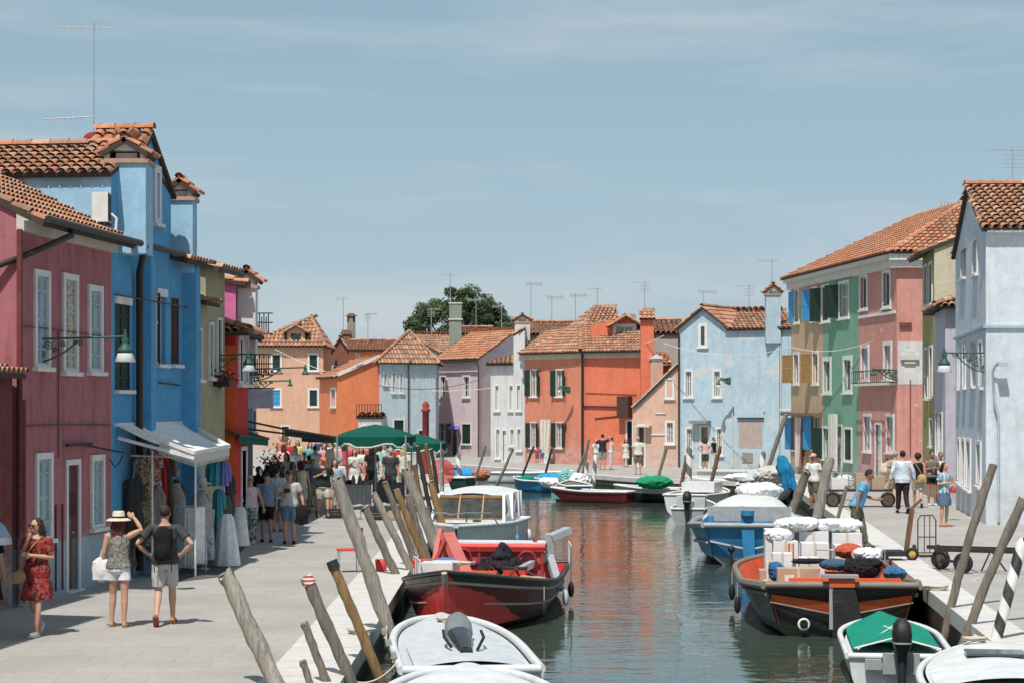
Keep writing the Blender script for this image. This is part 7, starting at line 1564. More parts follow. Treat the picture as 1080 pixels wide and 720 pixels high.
# ------------------------------------------------------------ clothes stall under the white awning
def drape(pts_top, h, mat, name, label, cat, folds=7, amp=.035, flare=1.0, group=None, parent=None, n=28, rows=8, taper=0):
    """hanging cloth: pts_top = (a, b) ends of the hanging line"""
    a, b = V(pts_top[0]), V(pts_top[1]); d = b - a; q = V((d.y, -d.x, 0)).normalized(); c = (a + b) / 2; m = MB(); R_ = []
    ph = random.random() * 6
    for j in range(rows + 1):
        t = j / rows; k = 1 + (flare - 1) * t; R_.append([c + (a - c).lerp(b - c, i / n) * k + q * (amp * (.35 + .65 * t) * math.sin(folds * 6.283 * i / n + ph + t)) - V((0, 0, h * t + .02 * math.sin(i * .9 + ph) * t)) for i in range(n + 1)])
    m.loft(R_, 0, False, True, False)
    o = m.build(name, mat, parent, origin=None if parent else a)
    return o if parent else tag(o, label, cat, group)
st = thing('market_stall', 'clothes stall frame with a white fringed awning in front of the azure house', 'market stall', (-6.6, 41, 0))
wn, wf = V((-7.5, 39.5, 2.95)), V((-6.95, 44.4, 2.95)); on, of_ = V((PX(205, 39.6), 39.6, PZ(477, 39.6))), V((PX(242, 43.9), 43.9, PZ(470, 43.9)))
m = MB(); R_ = []
for i in range(13):
    t = i / 12; a = wn.lerp(wf, t); b = on.lerp(of_, t); R_.append([a.lerp(b, k / 8) - V((0, 0, .09 * math.sin(k / 8 * 3.14) + (.02 if i % 3 else 0))) for k in range(9)])
m.loft(R_, 0, False, True, False); M_aw = cloth((.80, .80, .78)); m.build('awning', M_aw, st)
m = MB(); N_ = 40
for side in (0, 1):
    a0, b0 = (on, of_) if side == 0 else (wn.lerp(on, .55), on)
    top = [a0.lerp(b0, i / N_) for i in range(N_ + 1)]; m.loft([top, [p - V((0, 0, .20)) for p in top]], 0, False, False, False)
    for i in range(0, N_, 1):
        if i % 2 == 0: p, q = top[i], top[i + 1]; m.poly([p - V((0, 0, .20)), q - V((0, 0, .20)), q - V((0, 0, .27)), p - V((0, 0, .27))])
m.build('valance', cloth((.60, .58, .53)), st)
for p, q in ((wn + V((.1, 0, -.02)), on), (wf, of_), (on, of_), (wn, wf)): m = MB(); m.bar(p, q, .05, .07); m.build('awning_arm', M_whmetal, st)
m = MB(); a = wn + V((.05, -.05, -.25)); m.bar(a, on + V((0, -.05, -.1)), .05, .06); m.build('awning_arm', M_whmetal, st)
for x, y in ((PX(206, 40.4), 40.4), (PX(236, 44), 44), (-6.9, 40.0)): m = MB(); m.tube([(x, y, 0), (x, y, 2.45)], .022, 8); m.build('pole', M_whmetal, st)
m = MB(); m.bar((-7.35, 40.2, 2.35), (-6.2, 40.3, 2.3), .03); m.bar((-7.1, 43.8, 2.2), (-6.2, 43.5, 2.2), .03); m.bar((-7.3, 40.2, 2.35), (-6.95, 43.8, 2.35), .03); m.build('clothes_rail', M_metal, st)
G_ = 'garments hanging on the clothes stall'
pats = [cloth((.30, .24, .17)), pattern('taupe_print', [(.35, .30, .24), (.10, .09, .08), (.22, .18, .14)], 30), cloth((.16, .15, .13)), pattern('leopard_print', [(.30, .22, .13), (.06, .05, .04), (.38, .30, .2)], 45), cloth((.36, .31, .26)), cloth((.05, .05, .05)), pattern('grey_floral', [(.45, .43, .42), (.12, .12, .12), (.30, .06, .05)], 24), cloth((.30, .03, .04)), cloth((.22, .20, .19)), cloth((.12, .07, .05))]
gl = ['ochre brown dress hanging leftmost under the white awning', 'taupe printed tunic, second along the clothes rail', 'dark olive shawl hanging near the wall', 'leopard print dress in the middle of the clothes rail', 'sand coloured cardigan on the clothes rail', 'black dress in the shade of the stall', 'grey floral dress near the rail end', 'dark red scarf hanging at the rail end', 'mid-grey knit hanging low on the rail', 'dark brown jacket at the back of the rail']
def garment(px, py, Y, w, h, mat, label, name='dress', cat='dress', group=G_, folds=3, flare=1.35, sleeves=True):
    c = at(px, py, Y); r = thing(name, label, cat, c, group); ww = w * Y / F; hh = h * Y / F; m = MB(); R_ = []
    n = 20; ph = random.random() * 6
    for j in range(10):
        t = j / 9; k = (.62 + .38 * min(t * 3, 1)) * (1 + (flare - 1) * t); k *= (1 - .22 * math.exp(-((t - .38) / .14) ** 2))
        R_.append([c + V((ww / 2 * k * math.cos(a) * (1 + .06 * math.sin(folds * a * 2 + ph)), .09 * (1 + t) * math.sin(a) * (1 + .2 * math.sin(folds * a * 2)), -hh * t)) for a in [6.2832 * i / n for i in range(n)]])
    m.loft(R_); m.build('body', mat, r)
    if sleeves:
        for s in (-1, 1): q = MB(); q.tube([c + V((s * ww * .26, 0, -.03)), c + V((s * ww * .46, 0, -.14)), c + V((s * ww * .52, .02, -.42))], [.05, .055, .05], 8); q.build('sleeve', mat, r)
    q = MB(); q.tube([c + V((0, 0, .0)), c + V((0, 0, .06)), c + V((.03, 0, .09)), c + V((0, 0, .11))], .006, 5); q.bar(c + V((-ww * .25, 0, -.02)), c + V((ww * .25, 0, -.02)), .014); q.build('hanger', M_metal, r)
    return r
random.seed(9)
for i, (px, py, Y, w, h) in enumerate(((127, 460, 40.4, 16, 80), (136, 462, 41.0, 17, 95), (144, 458, 42.2, 16, 100), (152, 480, 40.3, 20, 95), (160, 463, 41.5, 15, 100), (140, 505, 40.0, 20, 70), (163, 470, 40.5, 13, 75), (171, 468, 41.4, 8, 60), (165, 515, 40.4, 15, 75), (176, 480, 42.2, 13, 90))): garment(px, py, Y, w, h, pats[i], gl[i])
for i, (px, c_, l) in enumerate(((224, (.05, .30, .38), 'teal blue t-shirt hanging at the awning end'), (230, (.08, .38, .45), 'turquoise t-shirt between the teal and violet ones'), (236.5, (.18, .17, .48), 'violet t-shirt at the far right end of the awning'))): garment(px, 486, 43.6, 10, 26, cloth(c_), l, 't_shirt', 't-shirt', flare=1.0)
for i, (px, py, h, c_, l) in enumerate(((231, 515, 60, (.06, .32, .38), 'long turquoise dress below the blue t-shirts'), (237, 522, 55, (.10, .13, .08), 'dark olive long dress beside the turquoise one'), (242, 500, 40, (.08, .06, .06), 'black top by the dark awning edge'))): garment(px, py, 43.8 + i * .2, 9, h, cloth(c_), l)
def mannequin(px, pyb, pyt, mat, label, hat=None, mat2=None, flare=1.5, w=.2):
    b = gnd(px, pyb); top = PZ(pyt, b.y); r = thing('mannequin', label, 'mannequin', b, 'dressed mannequins at the clothes stall')
    m = MB(); m.lathe(b, [(.16, 0), (.16, .02), (.02, .05), (.018, top * .5)], 14); m.build('stand', M_metal, r)
    m = MB(); n = 24; R_ = []
    for z, rx, ry in ((.20, w * flare, w * flare * .75), (top * .45, w * 1.15, w * .8), (top * .58, w * .85, w * .6), (top * .72, w, w * .66), (top * .80, w * .92, w * .55), (top * .85, w * .35, w * .3), (top * .88, w * .28, w * .28)):
        R_.append([b + V((rx * math.cos(a) * (1 + .07 * math.sin(7 * a)), ry * math.sin(a) * (1 + .09 * math.sin(7 * a + 1)), z)) for a in [6.2832 * i / n for i in range(n)]])
    m.loft(R_); m.build('dress', mat, r)
    if mat2: m = MB(); m.loft([[b + V((k * .17 * math.cos(a) - .02, k * .13 * math.sin(a) - .05, top * .84 - j * top * .07)) for a in [6.2832 * i / 20 for i in range(20)]] for j, k in enumerate((.6, 1.0, 1.25, 1.3, 1.35, 1.4, 1.35, 1.3))], 0, False); m.build('scarf', mat2, r)
    m = MB(); m.ell(b + V((0, 0, top * .95)), (.07, .085, .10)); m.build('head', simple('mannequin_skin', (.38, .30, .24)), r)
    if hat: m = MB(); m.lathe(b + V((0, 0, top * .965)), [(.19, -.03), (.18, -.015), (.095, .01), (.09, .08), (.06, .11), (.002, .115)], 20); m.build('hat', cloth(hat), r)
    return r
mannequin(128, 607, 528, cloth((.23, .21, .19)), 'mannequin in a grey wrap and wide straw hat at the left of the stall', (.40, .35, .27))
mannequin(213, 600, 505, pattern('grey_striped_scarf_cloth', [(.42, .42, .43), (.16, .17, .18), (.3, .3, .31)], 14), 'mannequin in a white bucket hat and long grey striped scarf at the stall front', (.60, .58, .55), cloth((.34, .34, .35)), 1.25)
mannequin(186, 598, 492, cloth((.09, .08, .07)), 'mannequin in a dark dress with a pale shawl behind the white cloths', None, cloth((.46, .43, .40)), 1.2)
mannequin(249, 572, 488, cloth((.12, .09, .09)), 'mannequin in black with a white hat further along the row of stalls', (.60, .58, .58))
mannequin(257, 566, 500, cloth((.08, .11, .15)), 'mannequin in dark blue beside the one in black', None)
for i, (a, b, z, h, c_, l) in enumerate((((184, 41.6), (196, 41.0), 1.30, 1.15, (.78, .84, .88), 'pale blue white cloth hanging in front of the stall, left one'), ((196.5, 41.2), (206, 41.0), 1.30, 1.18, (.88, .88, .88), 'white cloth hanging in front of the stall, middle one'), ((206.5, 41.2), (217, 41.6), 1.30, 1.12, (.85, .86, .88), 'white cloth hanging right of the middle one'))):
    drape(((PX(a[0], a[1]), a[1], z), (PX(b[0], b[1]), b[1], z)), h, cloth(c_), 'hanging_cloth', l, 'cloth', 5, .045, 1.06, 'white cloths at the stall front')
rk = thing('display_rail', 'low metal rail holding the white cloths', 'rail', (PX(200, 41.2), 41.2, 0)); m = MB()
for px in (184, 217): m.tube([(PX(px, 41.3), 41.3, 0), (PX(px, 41.3), 41.3, 1.32)], .015, 6)
m.bar((PX(184, 41.3), 41.3, 1.32), (PX(217, 41.3), 41.3, 1.32), .03); m.build('frame', M_metal, rk)
mk = gnd(239, 597); m = MB(); n = 26; m.loft([[mk + V((r * math.cos(a) * (1 + .09 * math.sin(8 * a)), r * .8 * math.sin(a) * (1 + .09 * math.sin(8 * a)), z)) for a in [6.2832 * i / n for i in range(n)]] for r, z in ((.27, .02), (.22, .5), (.14, 1.0), (.09, 1.08))]); o = m.build('gauze_skirt', cloth((.74, .77, .80)), None, origin=mk); tag(o, 'pale grey gauze skirt on a stand at the right end of the stall', 'skirt')
mk = gnd(252, 592); m = MB(); m.loft([[mk + V((r * math.cos(a) * (1 + .09 * math.sin(8 * a)), r * .8 * math.sin(a), z)) for a in [6.2832 * i / n for i in range(n)]] for r, z in ((.22, .35), (.19, .6), (.13, 1.1), (.09, 1.16))]); o = m.build('gauze_skirt', cloth((.62, .64, .62)), None, origin=mk); tag(o, 'smaller grey green skirt on a stand behind the pale one', 'skirt')
m = MB(); m.poly([gnd(176, 615) + V((0, 0, .008)), gnd(232, 608) + V((0, 0, .008)), gnd(268, 566) + V((0, 0, .008)), gnd(225, 566) + V((0, 0, .008))]); o = m.build('ground_patch', cloth((.10, .10, .10)), None, origin=gnd(176, 615)); tag(o, 'thin dark patch on the paving under the clothes stall', 'mat')  # flat dark grey patch just above the paving

# ------------------------------------------------------------ red cafe chairs
def chair(loc, rz, label):
    r = thing('cafe_chair', label, 'chair', loc, 'red cafe chairs', rz=rz)
    m = MB(); m.box((0, 0, .45), (.43, .42, .035)); m.build('seat', P_redb, r, xf=True)
    m = MB(); m.loft([[V((x, .20 + .05 * t + .04 * (1 - (x / .2) ** 2), .52 + .36 * t)) for x in (-.2, -.1, 0, .1, .2)] for t in (0, .5, 1)], 0, False, True, False); m.loft([[V((x, .215 + .05 * t + .04 * (1 - (x / .2) ** 2), .52 + .36 * t)) for x in (-.2, -.1, 0, .1, .2)] for t in (0, .5, 1)], 0, False, True, False); m.build('backrest', P_redb, r, xf=True)
    for x in (-.19, .19):
        for y in (-.18, .18): m = MB(); m.tube([(x, y, .44), (x * 1.05, y * 1.08, 0)], .011, 6); m.build('leg', M_metal, r, xf=True)
        m = MB(); m.tube([(x, .18, .44), (x, .22, .86)], .011, 6); m.build('back_post', M_metal, r, xf=True)
    for y in (-.18,): m = MB(); m.tube([(-.2, y, .06), (.2, y, .06)], .009, 6); m.build('crossbar', M_metal, r, xf=True)
    return r
chair(gnd(367, 603), R(-80), 'red cafe chair standing alone on the quay behind the long grey post')
chair(gnd(148, 604), R(75), 'red cafe chair in the shade between the straw hat woman and the backpack man')
t = thing('cafe_table', 'small red-topped table left of the backpack man', 'table', gnd(158, 606)); m = MB(); m.box(gnd(158, 606) + V((0, 0, .62)), (.6, .6, .03)); m.build('table_top', P_redb, t)
for sx, sy in ((-1, -1), (1, -1), (1, 1), (-1, 1)): m = MB(); c = gnd(158, 606) + V((sx * .26, sy * .26, 0)); m.tube([c, c + V((0, 0, .6))], .013, 6); m.build('leg', M_metal, t)

# ------------------------------------------------------------ green canopies and tables
def canopy(px, Y, w, ztop, zed, label, d=None):
    cx = PX(px, Y); d = d or w; r = thing('market_canopy', label, 'canopy', (cx, Y, 0), 'green market canopies'); M_c = cloth((.006, .085, .062)); m = MB(); n = 40; R_ = []
    for rr, z in ((.02, ztop), (.35, ztop - .08), (.7, ztop - .22), (1.0, zed + .05)):
        R_.append([V((cx + w / 2 * rr * (abs(math.cos(a)) ** .55 * (1 if math.cos(a) > 0 else -1)), Y + d / 2 * rr * (abs(math.sin(a)) ** .55 * (1 if math.sin(a) > 0 else -1)), z)) for a in [6.2832 * i / n for i in range(n)]])
    m.loft(R_, 0, False); m.build('cloth', M_c, r)
    rim = R_[-1]; m = MB(); tr_ = MB()
    low = [p - V((0, 0, .14 + .20 * abs(math.sin(i * .7854 + .4)))) for i, p in enumerate(rim)]; m.loft([rim, low], 0, False); m.build('valance', M_c, r)
    tr_.tube(low + [low[0]], .03, 5); tr_.build('trim', cloth((.55, .56, .50)), r)
    for sx in (-1, 1):
        for sy in (-1, 1): m = MB(); p = V((cx + sx * w * .42, Y + sy * d * .42, 0)); m.tube([p, p + V((0, 0, zed + .1))], .03, 8); m.build('pole', M_metal, r)
    m = MB(); m.tube([(cx, Y, 0), (cx, Y, ztop)], .035, 8); m.build('mast', M_metal, r)
canopy(396, 66, 2.5, PZ(447, 66), PZ(461, 66), 'nearer green market canopy with a white scalloped trim', 4.5)
canopy(440, 74, 2.1, PZ(457, 74), PZ(468, 74), 'smaller green canopy behind, at the canal side', 3)
def table(px0, px1, py, Y, mat, label, h=.85, d=.9, n_=0, seed=0):
    x0, x1 = PX(px0, Y), PX(px1, Y); c = V(((x0 + x1) / 2, Y, 0)); r = thing('market_table', label, 'table', c, 'market tables'); m = MB(); m.box(c + V((0, 0, h)), (x1 - x0, d, .03)); m.build('table_top', mat, r)
    o = drape(((x0, Y - d / 2 - .01, h), (x1, Y - d / 2 - .01, h)), h * .72, mat, 'cloth', None, None, 9, .03, 1.0, parent=r)
    for sx in (0, 1):
        for sy in (-1, 1): m = MB(); p = V((x0 + .05 if sx == 0 else x1 - .05, Y + sy * d * .45, 0)); m.tube([p, p + V((0, 0, h))], .02, 6); m.build('leg', M_metal, r)
    random.seed(seed)
    for i in range(n_):
        p = c + V(((random.random() - .5) * (x1 - x0) * .9, (random.random() - .5) * d * .8, h + .02)); k = random.random()
        if k < .5:
            q = MB(); q.loft([[p + V((rr * math.cos(a), rr * .8 * math.sin(a), z)) for a in [6.2832 * j / 12 for j in range(12)]] for rr, z in ((.11, 0), (.13, .05), (.10, .10), (.03, .12))]); o = q.build('folded_scarf', random.choice(pats), None, origin=p); tag(o, 'folded patterned scarf on a market table', 'scarf', 'folded scarves on the market tables')
        else:
            q = MB(); q.lathe(p, [(.05, 0), (.07, .10), (.05, .2), (.02, .28)], 12); o = q.build('vase', random.choice([M_white, P_teal, P_redb, pats[4]]), None, origin=p); tag(o, 'small glass vase on a market table', 'vase', 'glass vases on the market tables')
table(350, 392, 540, 65.5, cloth((.30, .32, .34)), 'market table with a grey cloth under the nearer green canopy', n_=12, seed=1)
table(394, 432, 540, 66.5, cloth((.13, .14, .16)), 'market table with a dark cloth right of the grey one', n_=12, seed=2)
table(310, 331, 530, 70, cloth((.03, .03, .03)), 'black-clothed market table in front of the women in red and grey', n_=6, seed=3)
table(378, 398, 520, 76, cloth((.62, .62, .62)), 'white-clothed table further back under the canopy', n_=6, seed=4)
# dark beams and green awnings over the shops
def awning(a, b, c, d, mat, label, name='awning', group=None, poles=True):
    a, b, c, d = map(V, (a, b, c, d)); r = thing(name, label, 'awning', a, group); m = MB(); m.loft([[a.lerp(b, i / 8) - V((0, 0, .03 * (i % 2))) for i in range(9)], [d.lerp(c, i / 8) - V((0, 0, .03 * (i % 2))) for i in range(9)]], 0, False, True, False); m.loft([[d.lerp(c, i / 8) for i in range(9)], [d.lerp(c, i / 8) - V((0, 0, .18)) for i in range(9)]], 0, False, False, False); m.build('cloth', mat, r)
    m = MB(); m.bar(a, d, .05); m.bar(b, c, .05); m.bar(d, c, .06); m.build('frame', M_dark, r); return r
awning(at(224, 449, 47.6), at(262, 456, 52), at(283, 462, 52), at(252, 459, 47.8), cloth((.01, .10, .07)), 'dark green shop awning under the scarlet house')
awning(at(262, 444, 56), at(290, 450, 72), at(362, 462, 74), at(300, 452, 57), cloth((.02, .022, .022)), 'long dark awning over the shops beyond the scarlet house')
awning(at(262, 452, 60), at(300, 456, 80), at(352, 462, 80), at(318, 459, 62), cloth((.012, .07, .055)), 'second dark green awning below the long dark one')
sg = thing('hanging_sign', 'weathered blue-grey hanging sign board under the green lamp', 'sign', at(275, 420, 54)); m = MB(); m.box(at(274, 420, 54), (.70, .06, .50)); m.build('board', plaster('weathered_sign_blue', (.36, .50, .56), .5, .5, (.6, .66, .68)), sg); m = MB(); m.bar(at(262, 409, 54), at(290, 409, 54), .03); m.build('bracket', M_dark, sg)
pl = thing('potted_shrub', 'dark leafy shrub in a pot outside the shops', 'potted plant', gnd(287, 549)); c = gnd(287, 549); m = MB(); m.lathe(c, [(.16, 0), (.22, .4), (.20, .4), (.15, .3)], 14); m.build('pot', simple('terracotta_pot', (.3, .13, .08)), pl); m = MB(); random.seed(6)
for i in range(2600): p = c + V((random.gauss(0, .17), random.gauss(0, .17), 1.05 + random.gauss(0, .34))); s = .055; e = V((random.uniform(-1, 1), random.uniform(-1, 1), random.uniform(-1, 1))).normalized() * s; q = e.orthogonal().normalized() * s * .5; m.add([p - e, p + q, p + e, p - q], [(0, 1, 2, 3)])
m.build('foliage', pattern('shrub_leaves', [(.02, .04, .018), (.035, .06, .025), (.012, .025, .012)], 8), pl)
rp_ = thing('striped_pole', 'dark red post with ball finial standing before the pale blue house', 'post', gnd(449, 512)); m = MB(); Yp = 100
b = V((PX(449, Yp), Yp, 0)); rp_.location = b; m.lathe(b, [(.16, 0), (.16, 3.0), (.22, 3.05), (.22, 3.15), (.14, 3.2), (.18, 3.35), (.10, 3.5), (.01, 3.55)], 12); m.build('shaft', simple('dark_red_post', (.28, .04, .04)), rp_)
us = thing('round_fringed_parasol', 'coral red folded parasol near the canal stalls', 'parasol', at(466, 520, 86)); m = MB(); c = at(466, 497, 86)
for i in range(9): m.torus(c + V((0, 0, 0)), .12 + .05 * i, .022, (.1, 1, 0), 16, 5)
m.build('rings', simple('coral_red', (.50, .08, .06)), us); m = MB(); m.tube([V((c.x, c.y, -.1)), c], .03, 6); m.build('pole', M_metal, us)

# person with umbrella at the very left edge
f = V((PX(-14, 30), 30, 0)); pe, we = person('figure in black cut off by the left edge, under a pale blue umbrella', f, 1.65, 180, ('dress', (.02, .02, .022)), ('none', 0), (.03, .03, .03), ('long', 'black'), arms=('bent', 'down'), vox=.016, fem=True)
um = thing('umbrella', 'pale blue umbrella with a white rim at the left edge', 'umbrella', we((0, 0, 1.5))); c = V((PX(-13, 30), 29.9, PZ(545, 30))); m = MB(); n = 16
m.loft([[c + V((r * math.cos(a), r * math.sin(a), -z)) for a in [6.2832 * i / n for i in range(n)]] for r, z in ((.02, 0), (.15, .03), (.27, .12), (.35, .28))], 0, False); m.build('canopy', cloth((.32, .42, .54)), um)
m = MB(); m.loft([[c + V((r * math.cos(a), r * math.sin(a), -z)) for a in [6.2832 * i / n for i in range(n)]] for r, z in ((.351, .28), (.375, .38))], 0, False); m.build('rim', cloth((.6, .62, .66)), um)
m = MB(); m.tube([c, c - V((0, 0, .75))], .012, 6); m.build('shaft', M_metal, um)

# ------------------------------------------------------------ lamps on scrolled brackets
def scroll(c, r0, r1, turns, n=22, sx=1, sz=1, y=0, a0=0): return [c + V((sx * (r0 + (r1 - r0) * i / n) * math.cos(a0 + turns * 6.283 * i / n), y, sz * (r0 + (r1 - r0) * i / n) * math.sin(a0 + turns * 6.283 * i / n))) for i in range(n + 1)]
def lamp(px0, px1, py, Y, h, label, sc_=1.0, yend=None, shade=True):
    """bracket from the wall at px0 to the lamp at px1"""
    a, b = at(px0, py, Y), at(px1, yend or py - 3, Y); r = thing('street_lamp', label, 'street lamp', a, 'green iron lamps on scrolled wall brackets'); D = b - a; sgn = 1 if D.x > 0 else -1; k = h * Y / F; L_ = D.length
    m = MB(); th = max(.018, Y * .00038) * sc_; m.tube([a, b], th, 7); lim = min(L_ * .72, k * 2.2)
    m.tube(bez(a - V((0, 0, k)), a + V((sgn * lim * .6, 0, -k * .95)), a + V((sgn * lim, 0, -.02)), 12), th * .8, 6); m.tube([a, a - V((0, 0, k * 1.05))], th, 6)
    for (cx, cz, rr) in ((.16, -.32, .26), (.16, -.72, .18), (.45, -.25, .2), (.72, -.15, .13), (.33, -.6, .15), (.58, -.4, .11), (.95, -.12, .09)): m.tube(scroll(a + V((sgn * lim * cx, 0, k * cz)), k * rr * .12, k * rr, 1.9, 30, sgn, 1, 0, cx * 9), th * .55, 5)
    m.tube(scroll(a + V((sgn * lim * 1.04, 0, -k * .14)), k * .03, k * .14, 1.5), th * .6, 5); m.build('bracket', M_green_iron, r)
    q = k * 1.05; m = MB(); m.lathe(b, [(.01, q * .28), (q * .05, q * .22), (q * .03, q * .16), (q * .10, q * .08), (q * .07, 0), (q * .16, -q * .1), (q * .12, -q * .2), (q * .15, -q * .32), (q * .28, -q * .48), (q * .30, -q * .62), (q * .28, -q * .62)], 16); m.build('lantern', M_green_iron, r)
    if shade: m = MB(); m.lathe(b, [(q * .28, -q * .60), (q * .40, -q * .95), (q * .38, -q * .97), (q * .1, -q * .9)], 16); m.build('lamp_shade', M_lampw, r)
    return r
lamp(25, 132, 358, 35.6, 26, 'large green iron lamp on the dusty rose house, nearest on the left')
lamp(207, 262, 376, 47, 18, 'green iron lamp bracket on the olive house, above the flower box')
lamp(268, 322, 389, 66, 12, 'small green lamp in front of the peach house, upper', yend=387, shade=False)
lamp(266, 306, 402, 72, 9, 'small green lamp in front of the peach house, lower', yend=401, shade=False)
lamp(1040, 996, 372, 54.2, 20, 'green iron lamp reaching left from the ice blue house', yend=372)
lamp(945, 921, 390, 86, 10, 'small green lamp on the salmon pink house', yend=389, shade=False)
r = lamp(770, 758, 398, 110, 7, 'small dark lamp on the light blue house', yend=401)
lamp(501, 491, 412, 138, 8, 'small lamp on the lilac house', yend=410)
lamp(601, 590, 408, 118, 6, 'small lamp on the big orange house', yend=407)

# ------------------------------------------------------------ aerials and wires
AG = 'television aerials on the roofs'
aerial((PX(99, 42.5), 42.5, 8.5), PZ(24, 42.5) - 8.5, 'tall slim aerial on the azure house roof, left', 0, R(8), AG)
m = MB(); c = at(82, 125, 42.5); m.tube([at(100, 123, 42.5), at(45, 126, 42.5)], .012, 5)
for px in (46, 50, 68, 74, 80, 86): m.bar(at(px, 127, 42.5), at(px + 1, 123, 42.5), .015)
o = m.build('side_antenna', M_metal, None, origin=at(100, 125, 42.5)); tag(o, 'horizontal antenna boom crossing the tall aerial mast', 'aerial', AG)
for i, (px, py0, py1, Y, kd, lab) in enumerate(((1068, 200, 155, 60, 1, 'aerial with several arms on the ice blue house roof'), (1000, 232, 213, 84, 0, 'small aerial on the salmon pink house roof'), (814, 303, 273, 110, 0, 'aerial beside the light blue house chimney'), (790, 325, 300, 112, 1, 'pale curved aerial left of the light blue chimney'), (742, 325, 306, 112, 0, 'slanted thin aerial on the light blue gable'), (680, 330, 296, 122, 1, 'tall aerial behind the orange chimney'), (607, 330, 310, 128, 0, 'thin aerial on the orange house ridge'), (630, 325, 303, 128, 0, 'aerial with side arm above the orange ridge'), (582, 345, 312, 130, 0, 'short aerial on the white house roof'), (560, 335, 298, 128, 0, 'aerial above the white chimney'), (475, 345, 288, 150, 0, 'tall aerial by the green-grey chimney'), (455, 352, 325, 150, 1, 'broad aerial left of the green-grey chimney'), (502, 350, 315, 150, 0, 'square frame aerial right of the chimney'), (388, 365, 330, 160, 1, 'aerial over the tall orange house'), (362, 345, 314, 165, 0, 'thin aerial near the grey chimney'), (529, 352, 322, 160, 0, 'thin aerial above the far red roof'))):
    aerial((PX(px, Y), Y, PZ(py0, Y) - .6), PZ(py1, Y) - PZ(py0, Y) + .6, lab, kd, R(random.choice([5, 160, 30, -20])), AG)
def wire(pts, r, label, mat=None): m = MB(); m.tube(pts, r, 5); o = m.build('overhead_wire', mat or M_white, None, origin=pts[0]); tag(o, label, 'wire', 'wires strung across the canal')
wire(sag(at(290, 368, 150), at(700, 354, 113.8), 3.0, 24), .02, 'long pale wire from the peach house to the orange house')
wire(sag(at(835, 366, 100), at(958, 340, 86), .6, 14), .018, 'pale wire crossing the green and salmon houses')
wire(sag(at(700, 362, 112), at(835, 366, 104), .5, 14), .015, 'pale wire across the light blue house')
wire(sag(at(400, 406, 125), at(505, 400, 135), .4, 12), .02, 'thin cable along the pale blue house', M_pipe)

# ------------------------------------------------------------ carts on the right quay
def wheel(c, r, w, axis, root, name='wheel', rim=None):
    m = MB(); m.torus(c, r - w / 2, w / 2, axis, 24, 10); o = m.build(name, M_black, root); ax = V(axis).normalized()
    m = MB(); m.tube([V(c) - ax * w * .3, V(c) + ax * w * .3], r - w * .8, 16); m.tube([V(c) - ax * w * .55, V(c) + ax * w * .55], .03, 8); m.build('rim', rim or simple('dusty_rim', (.10, .07, .05)), o)
tl_ = thing('trailer', 'flat two-wheeled hand trailer resting on its stand on the right quay', 'trailer', gr(990, 602)); c1, c2 = gr(992, 600), gr(1012, 603)
wheel(c1 + V((0, 0, .19)), .19, .10, (.55, .83, 0), tl_); wheel(c2 + V((0, -.3, .19)), .19, .10, (.55, .83, 0), tl_)
m = MB(); Yc = c1.y; z = PZ(577, Yc); m.bar((PX(980, Yc), Yc + .2, z), (PX(1078, Yc), Yc - .9, z + .02), .05, .07); m.bar((PX(980, Yc), Yc - .5, z), (PX(1078, Yc), Yc - 1.6, z + .02), .05, .07); 
for k in range(6): x = PX(985 + 17 * k, Yc); m.bar((x, Yc + .15 - .19 * k, z), (x, Yc - .55 - .19 * k, z), .04)
m.build('bed_frame', M_gutter, tl_)
m = MB(); x0 = PX(1025, Yc)
m.tube([(PX(1036, Yc), Yc - .7, z), (PX(1026, Yc), Yc - .7, .27), (PX(1036, Yc), Yc - .7, .27), (PX(1046, Yc), Yc - .7, z)], .016, 6); m.tube([(PX(1036, Yc), Yc - .7, z), (PX(1052, Yc), Yc - .7, .27)], .016, 6); m.build('stand', M_gutter, tl_)
m = MB(); m.bar(c1 + V((0, 0, .19)), c2 + V((0, -.3, .19)), .04); m.bar(c1 + V((.1, 0, .2)), (PX(1000, Yc), Yc, z), .03); m.build('axle', M_dark, tl_)
ht = thing('hand_truck', 'tall rusty hand truck with a round top standing on the right quay', 'hand truck', gr(977, 588)); b = gr(977, 586); Yh = b.y; m = MB(); zt2 = PZ(543, Yh); zb2 = .32
xl, xr = PX(968, Yh), PX(987, Yh); xm = (xl + xr) / 2
m.tube([(xl, Yh, zb2), (xl, Yh, zt2 - .1), (xl + .06, Yh, zt2), (xr - .06, Yh, zt2), (xr, Yh, zt2 - .1), (xr, Yh, zb2)], .014, 7)
m.tube([(xm - .05, Yh, zb2), (xm - .05, Yh, zt2)], .010, 6); m.tube([(xm + .06, Yh, zb2), (xm + .06, Yh, zt2)], .010, 6)
for z in (zb2, zt2 * .5 + .1): m.tube([(xl, Yh, z), (xr, Yh, z)], .012, 6)
m.box(((xl + xr) / 2, Yh - .15, .275), (xr - xl, .3, .02)); m.build('frame', simple('rusty_iron', (.07, .045, .035)), ht)
for s in (xl - .06, xr + .06): wheel((s, Yh + .06, .37), .12, .06, (1, 0, 0), ht)
pk = thing('pallet_truck', 'wooden-handled yellow-wheeled cart beside the hand truck', 'cart', gr(958, 590)); b = gr(958, 590); m = MB(); m.bar(b + V((-.05, 0, .1)), at(962, 536, b.y), .09, .08); m.bar(at(961, 537, b.y) + V((-.02, 0, 0)), at(972, 526, b.y), .05, .05); m.build('handle', M_pole3, pk)
